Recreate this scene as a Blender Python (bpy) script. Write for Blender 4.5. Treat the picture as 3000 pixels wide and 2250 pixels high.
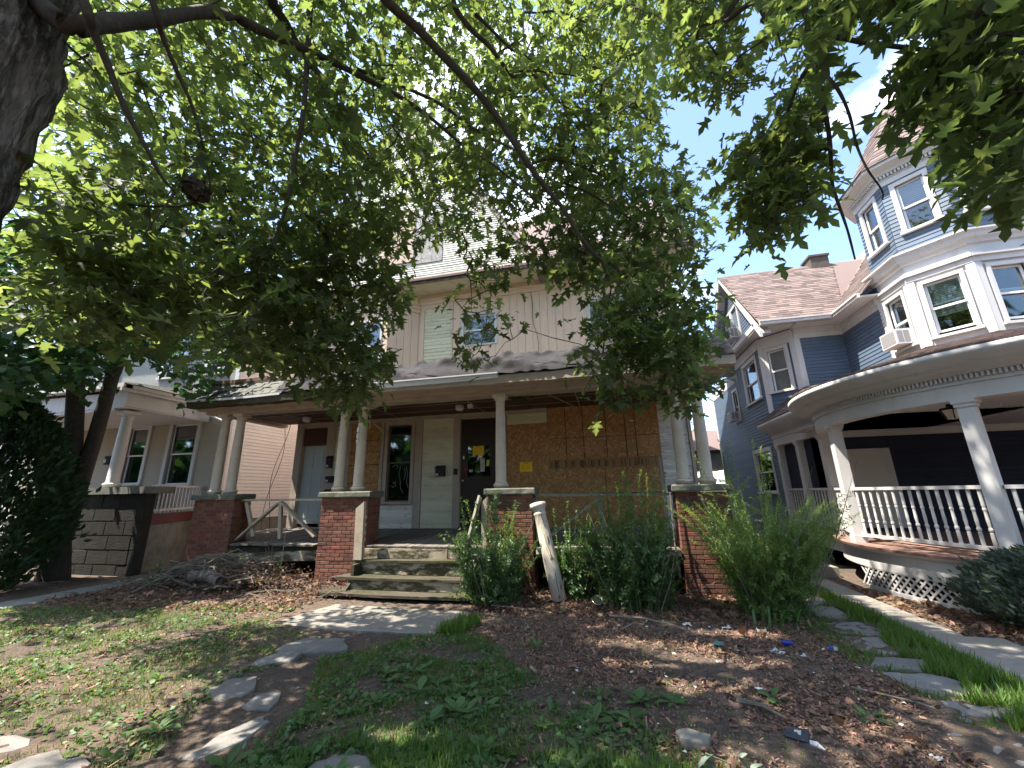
import bpy, math, random
import numpy as np
from mathutils import Vector, Matrix, Euler

for _o in list(bpy.data.objects):
    bpy.data.objects.remove(_o, do_unlink=True)
S = bpy.context.scene
COL = S.collection
rnd = random.Random(7)
rng = np.random.default_rng(11)

# ------------------------------------------------------------------ camera, sky, sun, exposure
EYE = 1.65
RM = Matrix(((0.97270594, 0.0772622, 0.21880062), (0.23137086, -0.25131662, -0.93984439), (-0.01762622, 0.96481631, -0.26233339)))
cam_data = bpy.data.cameras.new('camera')
cam_data.sensor_width = 36.0
cam_data.lens = 1178.0 / 3000.0 * 36.0
cam_data.clip_start = 0.05
cam_data.clip_end = 600.0
cam = bpy.data.objects.new('camera', cam_data)
COL.objects.link(cam)
mw = RM.to_4x4()
mw.translation = (0, 0, EYE)
cam.matrix_world = mw
S.camera = cam

SUN_EL, SUN_AZ = math.radians(63.0), math.radians(202.0)          # azimuth measured from +X, counter-clockwise
SUN = np.array([math.cos(SUN_EL) * math.cos(SUN_AZ), math.cos(SUN_EL) * math.sin(SUN_AZ), math.sin(SUN_EL)])
world = bpy.data.worlds.new('World')
S.world = world
world.use_nodes = True
nt = world.node_tree
nt.nodes.clear()
w_out = nt.nodes.new('ShaderNodeOutputWorld')
w_bg = nt.nodes.new('ShaderNodeBackground')
w_bg.inputs['Strength'].default_value = 0.14
w_sky = nt.nodes.new('ShaderNodeTexSky')
w_sky.sky_type = 'NISHITA'
w_sky.sun_disc = False
w_sky.sun_elevation = SUN_EL
w_sky.sun_rotation = math.pi / 2 - SUN_AZ
w_sky.air_density = 1.0
w_sky.dust_density = 1.0
w_sky.ozone_density = 1.4
w_tc = nt.nodes.new('ShaderNodeTexCoord')
w_map = nt.nodes.new('ShaderNodeMapping')
w_map.inputs['Scale'].default_value = (1.0, 1.0, 2.2)
w_map.inputs['Location'].default_value = (3.1, 0.4, 0.0)
w_noise = nt.nodes.new('ShaderNodeTexNoise')
w_noise.inputs['Scale'].default_value = 1.9
w_noise.inputs['Detail'].default_value = 7.0
w_noise.inputs['Roughness'].default_value = 0.55
w_ramp = nt.nodes.new('ShaderNodeValToRGB')
w_ramp.color_ramp.elements[0].position = 0.55
w_ramp.color_ramp.elements[1].position = 0.72
w_mix = nt.nodes.new('ShaderNodeMixRGB')
w_mix.inputs['Color2'].default_value = (6.6, 6.9, 7.3, 1)
nt.links.new(w_tc.outputs['Generated'], w_map.inputs['Vector'])
nt.links.new(w_map.outputs['Vector'], w_noise.inputs['Vector'])
nt.links.new(w_noise.outputs['Fac'], w_ramp.inputs['Fac'])
nt.links.new(w_ramp.outputs['Color'], w_mix.inputs['Fac'])
nt.links.new(w_sky.outputs['Color'], w_mix.inputs['Color1'])
nt.links.new(w_mix.outputs['Color'], w_bg.inputs['Color'])
nt.links.new(w_bg.outputs['Background'], w_out.inputs['Surface'])

sun_data = bpy.data.lights.new('sun', 'SUN')
sun_data.energy = 4.4
sun_data.angle = math.radians(0.53)
sun_data.color = (1.0, 0.93, 0.82)
sun = bpy.data.objects.new('sun', sun_data)
COL.objects.link(sun)
sun.rotation_euler = Vector(SUN).to_track_quat('Z', 'Y').to_euler()
sun.location = (-20, -8, 40)

S.view_settings.view_transform = 'Standard'
S.view_settings.look = 'None'
S.view_settings.gamma = 1.0
S.view_settings.exposure = 1.9
S.view_settings.use_curve_mapping = False
S.render.engine = 'CYCLES'
S.cycles.use_denoising = True
S.cycles.max_bounces = 10
S.cycles.diffuse_bounces = 5
S.cycles.transparent_max_bounces = 12

# ------------------------------------------------------------------ helpers
WT = {}                                            # world translation of every parent object


def tag(o, label=None, cat=None, group=None, kind=None):
    for k, v in (('label', label), ('category', cat), ('group', group), ('kind', kind)):
        if v:
            o[k] = v
    return o


def thing(name, label, cat, loc=(0, 0, 0), group=None, kind=None):
    o = bpy.data.objects.new(name, None)
    o.empty_display_size = 0.1
    COL.objects.link(o)
    o.location = loc
    WT[o] = Vector(loc)
    return tag(o, label, cat, group, kind)


def place(me, name, parent=None, loc=(0, 0, 0), rot=None, scale=None):
    """Link mesh ME as an object at world position LOC under PARENT (parents are never rotated here)."""
    o = bpy.data.objects.new(name, me)
    COL.objects.link(o)
    loc = Vector(loc)
    if parent is not None:
        o.parent = parent
        o.location = loc - WT[parent]
    else:
        o.location = loc
    WT[o] = loc
    if rot is not None:
        o.rotation_euler = rot
    if scale is not None:
        o.scale = scale
    return o


class MB:
    def __init__(self):
        self.v, self.f, self.m = [], [], []

    def add(self, vs, fs, mi=0):
        b = len(self.v)
        self.v.extend([tuple(p) for p in vs])
        for f in fs:
            self.f.append(tuple(b + i for i in f))
            self.m.append(mi)
        return self

    def box(self, x0, x1, y0, y1, z0, z1, mi=0):
        vs = [(x, y, z) for z in (z0, z1) for y in (y0, y1) for x in (x0, x1)]
        return self.add(vs, [(0, 2, 3, 1), (4, 5, 7, 6), (0, 1, 5, 4), (2, 6, 7, 3), (0, 4, 6, 2), (1, 3, 7, 5)], mi)

    def hexa(self, p, mi=0):
        """Eight corners: four below, four above, same order round."""
        return self.add(p, [(3, 2, 1, 0), (4, 5, 6, 7), (0, 1, 5, 4), (1, 2, 6, 5), (2, 3, 7, 6), (3, 0, 4, 7)], mi)

    def beam(self, p, q, w, h, up=(0, 0, 1), mi=0):
        p, q = Vector(p), Vector(q)
        d = (q - p).normalized()
        s = d.cross(Vector(up))
        if s.length < 1e-4:
            s = d.cross(Vector((0, 1, 0)))
        s.normalize()
        u = s.cross(d)
        c = [(-1, -1), (1, -1), (1, 1), (-1, 1)]
        vs = [e + s * (a * w / 2) + u * (b * h / 2) for e in (p, q) for a, b in c]
        return self.add(vs, [(3, 2, 1, 0), (4, 5, 6, 7), (0, 1, 5, 4), (1, 2, 6, 5), (2, 3, 7, 6), (3, 0, 4, 7)], mi)

    def tube(self, pts, rad, n=6, cap=True, mi=0):
        pts = [Vector(p) for p in pts]
        if not hasattr(rad, '__len__'):
            rad = [rad] * len(pts)
        b = len(self.v)
        ref = Vector((0.31, 0.77, 0.55))
        for i, p in enumerate(pts):
            d = (pts[min(i + 1, len(pts) - 1)] - pts[max(i - 1, 0)])
            d = d.normalized() if d.length > 1e-9 else Vector((0, 0, 1))
            s = d.cross(ref)
            if s.length < 0.05:
                s = d.cross(Vector((1, 0, 0)))
            s.normalize()
            u = s.cross(d)
            for k in range(n):
                a = 2 * math.pi * k / n
                self.v.append(tuple(p + (s * math.cos(a) + u * math.sin(a)) * rad[i]))
        for i in range(len(pts) - 1):
            for k in range(n):
                a, c = b + i * n + k, b + i * n + (k + 1) % n
                self.f.append((a, c, c + n, a + n))
                self.m.append(mi)
        if cap:
            self.f.append(tuple(b + k for k in range(n)))
            self.m.append(mi)
            e = b + (len(pts) - 1) * n
            self.f.append(tuple(e + k for k in reversed(range(n))))
            self.m.append(mi)
        return self

    def lathe(self, c, prof, n=20, mi=0, a0=0.0):
        b = len(self.v)
        for r, z in prof:
            for k in range(n):
                a = a0 + 2 * math.pi * k / n
                self.v.append((c[0] + r * math.cos(a), c[1] + r * math.sin(a), c[2] + z))
        for i in range(len(prof) - 1):
            for k in range(n):
                p, q = b + i * n + k, b + i * n + (k + 1) % n
                self.f.append((p, q, q + n, p + n))
                self.m.append(mi)
        self.f.append(tuple(b + k for k in reversed(range(n))))
        self.f.append(tuple(b + (len(prof) - 1) * n + k for k in range(n)))
        self.m.extend([mi, mi])
        return self

    def prism(self, poly, z0, z1, mi=0):
        n = len(poly)
        vs = [(x, y, z0) for x, y in poly] + [(x, y, z1) for x, y in poly]
        fs = [tuple(reversed(range(n))), tuple(range(n, 2 * n))] + [(i, (i + 1) % n, n + (i + 1) % n, n + i) for i in range(n)]
        return self.add(vs, fs, mi)

    def strip(self, rows, mi=0):
        """Quads between equally long rows of points."""
        b = len(self.v)
        n = len(rows[0])
        for r in rows:
            self.v.extend([tuple(p) for p in r])
        for i in range(len(rows) - 1):
            for k in range(n - 1):
                a = b + i * n + k
                self.f.append((a, a + 1, a + n + 1, a + n))
                self.m.append(mi)
        return self

    def mesh(self, name, mats, smooth=False):
        me = bpy.data.meshes.new(name)
        me.from_pydata(self.v, [], self.f)
        for m in (mats if isinstance(mats, (list, tuple)) else [mats]):
            me.materials.append(m)
        if any(self.m):
            me.polygons.foreach_set('material_index', self.m)
        if smooth:
            me.polygons.foreach_set('use_smooth', [True] * len(self.f))
        me.update()
        return me

    def obj(self, name, mats, parent=None, smooth=False):
        if parent is None and self.v:
            a = np.array(self.v)
            lo, hi = a.min(0), a.max(0)
            c = Vector(((lo[0] + hi[0]) / 2, (lo[1] + hi[1]) / 2, lo[2]))
            self.v = [tuple(Vector(p) - c) for p in self.v]
            return place(self.mesh(name, mats, smooth), name, None, c)
        return place(self.mesh(name, mats, smooth), name, parent, (0, 0, 0))


def mesh_np(name, V, F, mat, smooth=False):
    """Triangle mesh from numpy arrays."""
    me = bpy.data.meshes.new(name)
    V = np.ascontiguousarray(V, dtype=np.float32).reshape(-1, 3)
    F = np.ascontiguousarray(F, dtype=np.int32).reshape(-1, 3)
    me.vertices.add(len(V))
    me.vertices.foreach_set('co', V.ravel())
    me.loops.add(F.size)
    me.loops.foreach_set('vertex_index', F.ravel())
    me.polygons.add(len(F))
    me.polygons.foreach_set('loop_start', np.arange(0, F.size, 3, dtype=np.int32))
    if smooth:
        me.polygons.foreach_set('use_smooth', np.ones(len(F), dtype=bool))
    me.materials.append(mat)
    me.update(calc_edges=True)
    me.validate()
    return me


def norm(a):
    return a / np.maximum(np.linalg.norm(a, axis=-1, keepdims=True), 1e-9)


def scatter(P, T, N, size, tv, tf, width=None):
    """Copies of a flat template (tv: x across, y along, z up; tf: triangles) at P with tip direction T and normal N."""
    T = norm(T)
    X = norm(np.cross(T, N))
    N = np.cross(X, T)
    size = np.asarray(size, float).reshape(-1, 1, 1)
    wd = 1.0 if width is None else np.asarray(width, float).reshape(-1, 1, 1)
    V = P[:, None, :] + size * (tv[None, :, 0:1] * wd * X[:, None, :] + tv[None, :, 1:2] * T[:, None, :] + tv[None, :, 2:3] * N[:, None, :])
    F = tf[None] + (np.arange(len(P)) * len(tv))[:, None, None]
    return V.reshape(-1, 3), F.reshape(-1, 3)


# ------------------------------------------------------------------ materials
MATS = {}


def mat(name, base, rough=0.8, layers=(), rand=0.0, bump=None, spec=0.3, trans=None, metal=0.0, coord='pos', stretch=(1, 1, 1), island=0.0):
    """layers: (scale, colour, lo, hi[, detail]) noise mixes; rand / island: value variation per object / per loose piece;
    bump: (scale, strength, distance)."""
    if name in MATS:
        return MATS[name]
    m = bpy.data.materials.new(name)
    MATS[name] = m
    m.use_nodes = True
    t = m.node_tree
    p = t.nodes['Principled BSDF']
    out = t.nodes['Material Output']
    L = t.links.new
    if coord == 'pos':
        src = t.nodes.new('ShaderNodeNewGeometry').outputs['Position']
    else:
        src = t.nodes.new('ShaderNodeTexCoord').outputs['Object']
    mp = t.nodes.new('ShaderNodeMapping')
    mp.inputs['Scale'].default_value = stretch
    L(src, mp.inputs['Vector'])
    rgb = t.nodes.new('ShaderNodeRGB')
    rgb.outputs[0].default_value = (*base, 1)
    cur = rgb.outputs[0]
    for ly in layers:
        n = t.nodes.new('ShaderNodeTexNoise')
        n.inputs['Scale'].default_value = ly[0]
        n.inputs['Detail'].default_value = ly[4] if len(ly) > 4 else 5.0
        n.inputs['Roughness'].default_value = 0.62
        L(mp.outputs[0], n.inputs['Vector'])
        r = t.nodes.new('ShaderNodeMapRange')
        r.inputs['From Min'].default_value = ly[2]
        r.inputs['From Max'].default_value = ly[3]
        L(n.outputs['Fac'], r.inputs['Value'])
        x = t.nodes.new('ShaderNodeMixRGB')
        x.inputs['Color2'].default_value = (*ly[1], 1)
        L(r.outputs['Result'], x.inputs['Fac'])
        L(cur, x.inputs['Color1'])
        cur = x.outputs[0]
    for amount, kind in ((rand, 'obj'), (island, 'isl')):
        if amount:
            if kind == 'obj':
                ro = t.nodes.new('ShaderNodeObjectInfo').outputs['Random']
            else:
                ro = t.nodes.new('ShaderNodeNewGeometry').outputs['Random Per Island']
            r = t.nodes.new('ShaderNodeMapRange')
            r.inputs['To Min'].default_value = 1 - amount
            r.inputs['To Max'].default_value = 1 + amount
            L(ro, r.inputs['Value'])
            h = t.nodes.new('ShaderNodeHueSaturation')
            L(r.outputs['Result'], h.inputs['Value'])
            r2 = t.nodes.new('ShaderNodeMapRange')
            r2.inputs['To Min'].default_value = 0.5 - amount * 0.05
            r2.inputs['To Max'].default_value = 0.5 + amount * 0.05
            w2 = t.nodes.new('ShaderNodeMath')
            w2.operation = 'FRACT'
            w3 = t.nodes.new('ShaderNodeMath')
            w3.operation = 'MULTIPLY'
            w3.inputs[1].default_value = 7.31
            L(ro, w3.inputs[0])
            L(w3.outputs[0], w2.inputs[0])
            L(w2.outputs[0], r2.inputs['Value'])
            L(r2.outputs['Result'], h.inputs['Hue'])
            L(cur, h.inputs['Color'])
            cur = h.outputs[0]
    L(cur, p.inputs['Base Color'])
    p.inputs['Roughness'].default_value = rough
    p.inputs['Specular IOR Level'].default_value = spec
    p.inputs['Metallic'].default_value = metal
    if bump:
        n = t.nodes.new('ShaderNodeTexNoise')
        n.inputs['Scale'].default_value = bump[0]
        n.inputs['Detail'].default_value = 6
        L(mp.outputs[0], n.inputs['Vector'])
        b = t.nodes.new('ShaderNodeBump')
        b.inputs['Strength'].default_value = bump[1]
        b.inputs['Distance'].default_value = bump[2] if len(bump) > 2 else 0.01
        L(n.outputs['Fac'], b.inputs['Height'])
        L(b.outputs[0], p.inputs['Normal'])
    if trans:
        tr = t.nodes.new('ShaderNodeBsdfTranslucent')
        mul = t.nodes.new('ShaderNodeMixRGB')
        mul.blend_type = 'MULTIPLY'
        mul.inputs['Fac'].default_value = 1.0
        mul.inputs['Color2'].default_value = (*trans[1], 1)
        L(cur, mul.inputs['Color1'])
        L(mul.outputs[0], tr.inputs['Color'])
        mx = t.nodes.new('ShaderNodeMixShader')
        mx.inputs['Fac'].default_value = trans[0]
        L(p.outputs[0], mx.inputs[1])
        L(tr.outputs[0], mx.inputs[2])
        L(mx.outputs[0], out.inputs['Surface'])
    return m


def glass_mat(name, tint=(0.8, 0.85, 0.85), refl=0.1):
    m = bpy.data.materials.new(name)
    MATS[name] = m
    m.use_nodes = True
    t = m.node_tree
    t.nodes.remove(t.nodes['Principled BSDF'])
    out = t.nodes['Material Output']
    a = t.nodes.new('ShaderNodeBsdfTransparent')
    a.inputs['Color'].default_value = (*tint, 1)
    g = t.nodes.new('ShaderNodeBsdfGlossy')
    g.inputs['Roughness'].default_value = 0.03
    g.inputs['Color'].default_value = (0.9, 0.92, 0.95, 1)
    f = t.nodes.new('ShaderNodeLayerWeight')
    f.inputs['Blend'].default_value = 0.25
    r = t.nodes.new('ShaderNodeMapRange')
    r.inputs['To Min'].default_value = refl
    r.inputs['To Max'].default_value = 0.9
    x = t.nodes.new('ShaderNodeMixShader')
    t.links.new(f.outputs['Fresnel'], r.inputs['Value'])
    t.links.new(r.outputs['Result'], x.inputs['Fac'])
    t.links.new(a.outputs[0], x.inputs[1])
    t.links.new(g.outputs[0], x.inputs[2])
    t.links.new(x.outputs[0], out.inputs['Surface'])
    return m


M_PEACH = mat('peach_panel', (0.69, 0.515, 0.395), 0.85, [(1.2, (0.60, 0.455, 0.355), 0.45, 0.75), (30, (0.61, 0.45, 0.35), 0.5, 0.8)], bump=(60, 0.25, 0.004), stretch=(1, 1, 0.25))
M_CREAM = mat('cream_clapboard', (0.62, 0.585, 0.42), 0.7, [(6, (0.44, 0.40, 0.30), 0.5, 0.75), (38, (0.30, 0.28, 0.24), 0.62, 0.72)], rand=0.08, bump=(80, 0.2, 0.003), stretch=(0.3, 0.3, 1))
M_PEEL = mat('peeling_clapboard', (0.66, 0.63, 0.55), 0.8, [(9, (0.52, 0.48, 0.41), 0.5, 0.7), (26, (0.26, 0.23, 0.20), 0.58, 0.68)], rand=0.14, bump=(70, 0.4, 0.004), stretch=(0.25, 0.25, 1))
M_TAUPE = mat('taupe_trim', (0.42, 0.345, 0.28), 0.75, [(3, (0.33, 0.27, 0.21), 0.45, 0.75), (18, (0.20, 0.16, 0.12), 0.66, 0.78)], bump=(50, 0.2, 0.003))
M_COLUMN = mat('chalky_column_paint', (0.56, 0.49, 0.40), 0.75, [(4, (0.46, 0.39, 0.31), 0.45, 0.8), (45, (0.35, 0.29, 0.22), 0.62, 0.74)], bump=(60, 0.25, 0.003))
M_MOSSY = mat('mossy_weathered_wood', (0.064, 0.053, 0.038), 0.9, [(3.5, (0.036, 0.039, 0.013), 0.42, 0.60), (14, (0.125, 0.108, 0.080), 0.57, 0.74)], bump=(40, 0.5, 0.006), stretch=(0.3, 1, 1))
M_RISER = mat('flaking_riser_paint', (0.36, 0.30, 0.22), 0.85, [(4.2, (0.060, 0.056, 0.028), 0.44, 0.55), (16, (0.19, 0.16, 0.12), 0.55, 0.66)], bump=(30, 0.5, 0.006), stretch=(0.6, 1, 1.6))
M_DECK = mat('grey_deck_board', (0.16, 0.14, 0.125), 0.85, [(5, (0.09, 0.08, 0.07), 0.45, 0.7), (20, (0.25, 0.22, 0.19), 0.6, 0.75)], rand=0.2, bump=(40, 0.3, 0.004), stretch=(3, 0.4, 1))
M_BRICK = mat('red_brick', (0.190, 0.078, 0.052), 0.9, [(7, (0.125, 0.060, 0.045), 0.45, 0.75), (1.6, (0.10, 0.055, 0.042), 0.48, 0.66), (60, (0.28, 0.13, 0.085), 0.6, 0.75)], rand=0.26, bump=(90, 0.5, 0.005))
M_BRICKW = mat('red_brick_joined', (0.185, 0.076, 0.050), 0.9, [(7, (0.20, 0.08, 0.055), 0.45, 0.75)], island=0.25, bump=(90, 0.5, 0.005))
M_MORTAR = mat('mortar', (0.15, 0.125, 0.105), 0.95, [(20, (0.14, 0.11, 0.09), 0.45, 0.7)], bump=(80, 0.5, 0.005))
M_CAPSTONE = mat('bluestone_cap', (0.13, 0.135, 0.11), 0.85, [(5, (0.20, 0.19, 0.16), 0.5, 0.7), (8, (0.08, 0.095, 0.045), 0.5, 0.68)], bump=(25, 0.6, 0.01))
M_TARP = mat('grey_roofing_felt', (0.034, 0.032, 0.035), 0.95, [(4, (0.052, 0.048, 0.052), 0.45, 0.7), (120, (0.022, 0.021, 0.023), 0.5, 0.7)], bump=(6, 0.5, 0.03))
M_SLATE = mat('dark_slate', (0.06, 0.06, 0.05), 0.75, [(6, (0.10, 0.105, 0.07), 0.5, 0.7)], rand=0.3, bump=(40, 0.3, 0.005))
M_GUTTER = mat('white_aluminium', (0.60, 0.61, 0.62), 0.35, [(8, (0.60, 0.60, 0.60), 0.6, 0.8)], spec=0.5)
M_CEIL = mat('brown_porch_ceiling', (0.085, 0.045, 0.032), 0.7, [(5, (0.055, 0.03, 0.022), 0.45, 0.7)], rand=0.12)
M_STRIP = mat('ceiling_batten', (0.30, 0.24, 0.19), 0.7)
M_DARKWOOD = mat('dark_stained_door', (0.030, 0.016, 0.011), 0.45, [(4, (0.018, 0.010, 0.008), 0.4, 0.7)], spec=0.4)
M_BLACK = mat('black_paint', (0.012, 0.012, 0.013), 0.45)
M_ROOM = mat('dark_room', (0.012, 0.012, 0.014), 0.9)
M_DOORW = mat('pale_steel_door', (0.42, 0.46, 0.46), 0.5)
M_RAIL = mat('bare_railing_wood', (0.42, 0.35, 0.27), 0.8, [(7, (0.30, 0.25, 0.19), 0.45, 0.7), (30, (0.18, 0.15, 0.11), 0.62, 0.74)], bump=(60, 0.3, 0.004))
M_GREYRAIL = mat('grey_railing_wood', (0.22, 0.215, 0.17), 0.85, [(6, (0.14, 0.15, 0.08), 0.5, 0.68)], bump=(60, 0.4, 0.004))
M_WHITE = mat('white_trim_paint', (0.56, 0.545, 0.535), 0.6, [(3, (0.49, 0.472, 0.46), 0.45, 0.75), (40, (0.38, 0.36, 0.345), 0.66, 0.76), (0.9, (0.50, 0.49, 0.475), 0.45, 0.6), (5, (0.37, 0.355, 0.335), 0.60, 0.80)], bump=(70, 0.12, 0.002), stretch=(1, 1, 0.22))
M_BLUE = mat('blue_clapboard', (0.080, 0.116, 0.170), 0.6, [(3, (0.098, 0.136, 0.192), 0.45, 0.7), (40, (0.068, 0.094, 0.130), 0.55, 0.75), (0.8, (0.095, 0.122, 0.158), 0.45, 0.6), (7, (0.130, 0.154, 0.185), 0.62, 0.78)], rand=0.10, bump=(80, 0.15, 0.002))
M_BLUESHADE = mat('shade_darkened_blue_wall', (0.026, 0.030, 0.052), 0.7, [(2, (0.034, 0.039, 0.063), 0.45, 0.7)], rand=0.1, spec=0.15)  # siding blue darkened: porch shade is put into this wall colour
M_PORCHDECK = mat('red_brown_deck_paint', (0.26, 0.155, 0.12), 0.65, [(5, (0.20, 0.12, 0.095), 0.45, 0.7)], rand=0.1)
M_SHINGLE = mat('pink_brown_shingle', (0.155, 0.118, 0.108), 0.9, [(60, (0.108, 0.080, 0.074), 0.5, 0.75)], rand=0.38, bump=(150, 0.5, 0.004))
M_SHINGLEJ = mat('pink_brown_shingle_joined', (0.155, 0.118, 0.108), 0.9, [(60, (0.108, 0.080, 0.074), 0.5, 0.75)], island=0.36, bump=(150, 0.5, 0.004))
M_VINYL = mat('white_vinyl_siding', (0.74, 0.72, 0.70), 0.5, [(2, (0.68, 0.66, 0.64), 0.45, 0.7)], rand=0.03)
M_STUCCO = mat('tan_stucco', (0.40, 0.36, 0.29), 0.95, [(25, (0.30, 0.26, 0.20), 0.4, 0.7), (3, (0.34, 0.32, 0.28), 0.45, 0.7)], bump=(45, 0.9, 0.02))
M_STUCCOG = mat('grey_stucco', (0.30, 0.30, 0.28), 0.95, [(25, (0.22, 0.22, 0.20), 0.4, 0.7)], bump=(45, 0.9, 0.02))
M_CONC = mat('concrete', (0.225, 0.205, 0.175), 0.9, [(4, (0.18, 0.168, 0.15), 0.45, 0.7), (50, (0.15, 0.14, 0.125), 0.58, 0.75), (1.3, (0.20, 0.19, 0.14), 0.45, 0.7)], bump=(60, 0.4, 0.005))
M_CONCD = mat('stained_concrete', (0.20, 0.20, 0.175), 0.95, [(3, (0.13, 0.135, 0.115), 0.45, 0.65), (20, (0.26, 0.25, 0.23), 0.58, 0.75)], bump=(40, 0.5, 0.006))
M_STONE = mat('dark_cut_stone', (0.028, 0.026, 0.022), 0.95, [(5, (0.045, 0.041, 0.034), 0.5, 0.7)], rand=0.12, bump=(30, 0.8, 0.02))
M_REDBAND = mat('oxblood_paint', (0.12, 0.030, 0.026), 0.7, [(4, (0.09, 0.03, 0.027), 0.45, 0.7)])
M_FLAG = mat('flagstone', (0.20, 0.188, 0.170), 0.95, [(3, (0.135, 0.127, 0.115), 0.42, 0.66), (35, (0.26, 0.245, 0.222), 0.56, 0.74), (80, (0.10, 0.093, 0.083), 0.62, 0.74)], rand=0.12, bump=(28, 0.7, 0.012))
M_GLASS = glass_mat('window_glass', (0.75, 0.8, 0.8), 0.07)
M_GLASSD = glass_mat('old_dark_glass', (0.45, 0.47, 0.47), 0.09)
M_BLIND = mat('pale_window_blind', (0.50, 0.53, 0.46), 0.8)
M_SHADE = mat('grey_roller_shade', (0.36, 0.37, 0.35), 0.85)
M_SASH = mat('white_sash', (0.74, 0.74, 0.74), 0.45)
M_BRONZE = mat('dark_sash', (0.10, 0.085, 0.07), 0.6)
M_YELLOW = mat('yellow_notice_paper', (0.88, 0.56, 0.03), 0.8)
M_PAPER = mat('white_paper', (0.55, 0.55, 0.53), 0.8, rand=0.05)
M_INK = mat('printed_ink', (0.22, 0.12, 0.02), 0.9)
M_GREY_AC = mat('ac_grille_grey', (0.24, 0.23, 0.23), 0.6)
M_METAL = mat('bright_metal', (0.62, 0.60, 0.55), 0.3, metal=1.0)
M_WIRE = mat('black_wire', (0.02, 0.02, 0.02), 0.6)
M_BARK = mat('grey_maple_bark', (0.165, 0.140, 0.120), 0.95, [(9, (0.060, 0.050, 0.043), 0.42, 0.58), (34, (0.27, 0.24, 0.21), 0.50, 0.7)], bump=(14, 1.0, 0.12), stretch=(1, 1, 0.20))
M_TWIG = mat('dark_branch_bark', (0.055, 0.045, 0.036), 0.95, [(20, (0.085, 0.072, 0.058), 0.5, 0.7)], bump=(40, 0.6, 0.01))
M_DEADW = mat('dead_wood', (0.20, 0.165, 0.13), 0.95, [(12, (0.12, 0.095, 0.075), 0.45, 0.7)], rand=0.2, bump=(40, 0.5, 0.006))
M_LEAF = mat('silver_maple_leaf', (0.066, 0.088, 0.046), 0.55, [(1.1, (0.052, 0.075, 0.043), 0.4, 0.7)], island=0.38, trans=(0.54, (3.6, 3.5, 1.45)), spec=0.3)
M_LEAF1 = mat('silver_maple_leaf_single', (0.066, 0.088, 0.046), 0.55, [(1.1, (0.052, 0.075, 0.043), 0.4, 0.7)], rand=0.25, trans=(0.54, (3.6, 3.5, 1.45)), spec=0.3)
M_LEAFN = mat('norway_maple_leaf', (0.030, 0.068, 0.026), 0.5, island=0.25, trans=(0.3, (2.2, 2.4, 0.9)), spec=0.35)
M_LEAFB = mat('background_leaf', (0.075, 0.125, 0.035), 0.6, island=0.3, trans=(0.4, (2.2, 2.2, 0.9)))
M_CEDAR = mat('arborvitae_scale', (0.026, 0.055, 0.022), 0.7, island=0.35, trans=(0.2, (2, 2, 1)))
M_PRIVET = mat('privet_leaf', (0.068, 0.130, 0.042), 0.38, island=0.25, trans=(0.35, (2.4, 2.4, 0.8)), spec=0.5)
M_FINE = mat('fine_bush_leaf', (0.125, 0.200, 0.050), 0.5, island=0.3, trans=(0.42, (2.2, 2.2, 0.7)), spec=0.4)
M_JUNI = mat('juniper_leaf', (0.060, 0.085, 0.060), 0.6, island=0.35, trans=(0.25, (2, 2, 1.2)))
M_STEM = mat('green_stem', (0.19, 0.20, 0.09), 0.7)
M_GRASS = mat('grass_blade', (0.090, 0.155, 0.035), 0.6, island=0.35, trans=(0.4, (2.0, 2.0, 0.7)))
M_WEED = mat('broad_weed_leaf', (0.085, 0.155, 0.050), 0.5, rand=0.25, island=0.2, trans=(0.35, (2.0, 2.1, 0.8)), spec=0.4)
M_PALEWEED = mat('pale_flipped_leaf', (0.20, 0.25, 0.19), 0.6, rand=0.1)
M_SOIL = mat('soil', (0.090, 0.067, 0.050), 1.0, [(1.1, (0.140, 0.098, 0.070), 0.42, 0.62), (14, (0.055, 0.044, 0.036), 0.45, 0.65), (70, (0.22, 0.16, 0.12), 0.60, 0.70)], bump=(28, 1.0, 0.03))
M_CHIP = mat('mulch_chip', (0.235, 0.140, 0.098), 0.95, island=0.6)
M_DRYLEAF = mat('dry_leaf', (0.175, 0.108, 0.072), 0.85, island=0.5, trans=(0.2, (1.6, 1.3, 0.9)))
M_DRYGRASS = mat('dry_grass', (0.30, 0.23, 0.12), 0.9, island=0.4)


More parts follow.
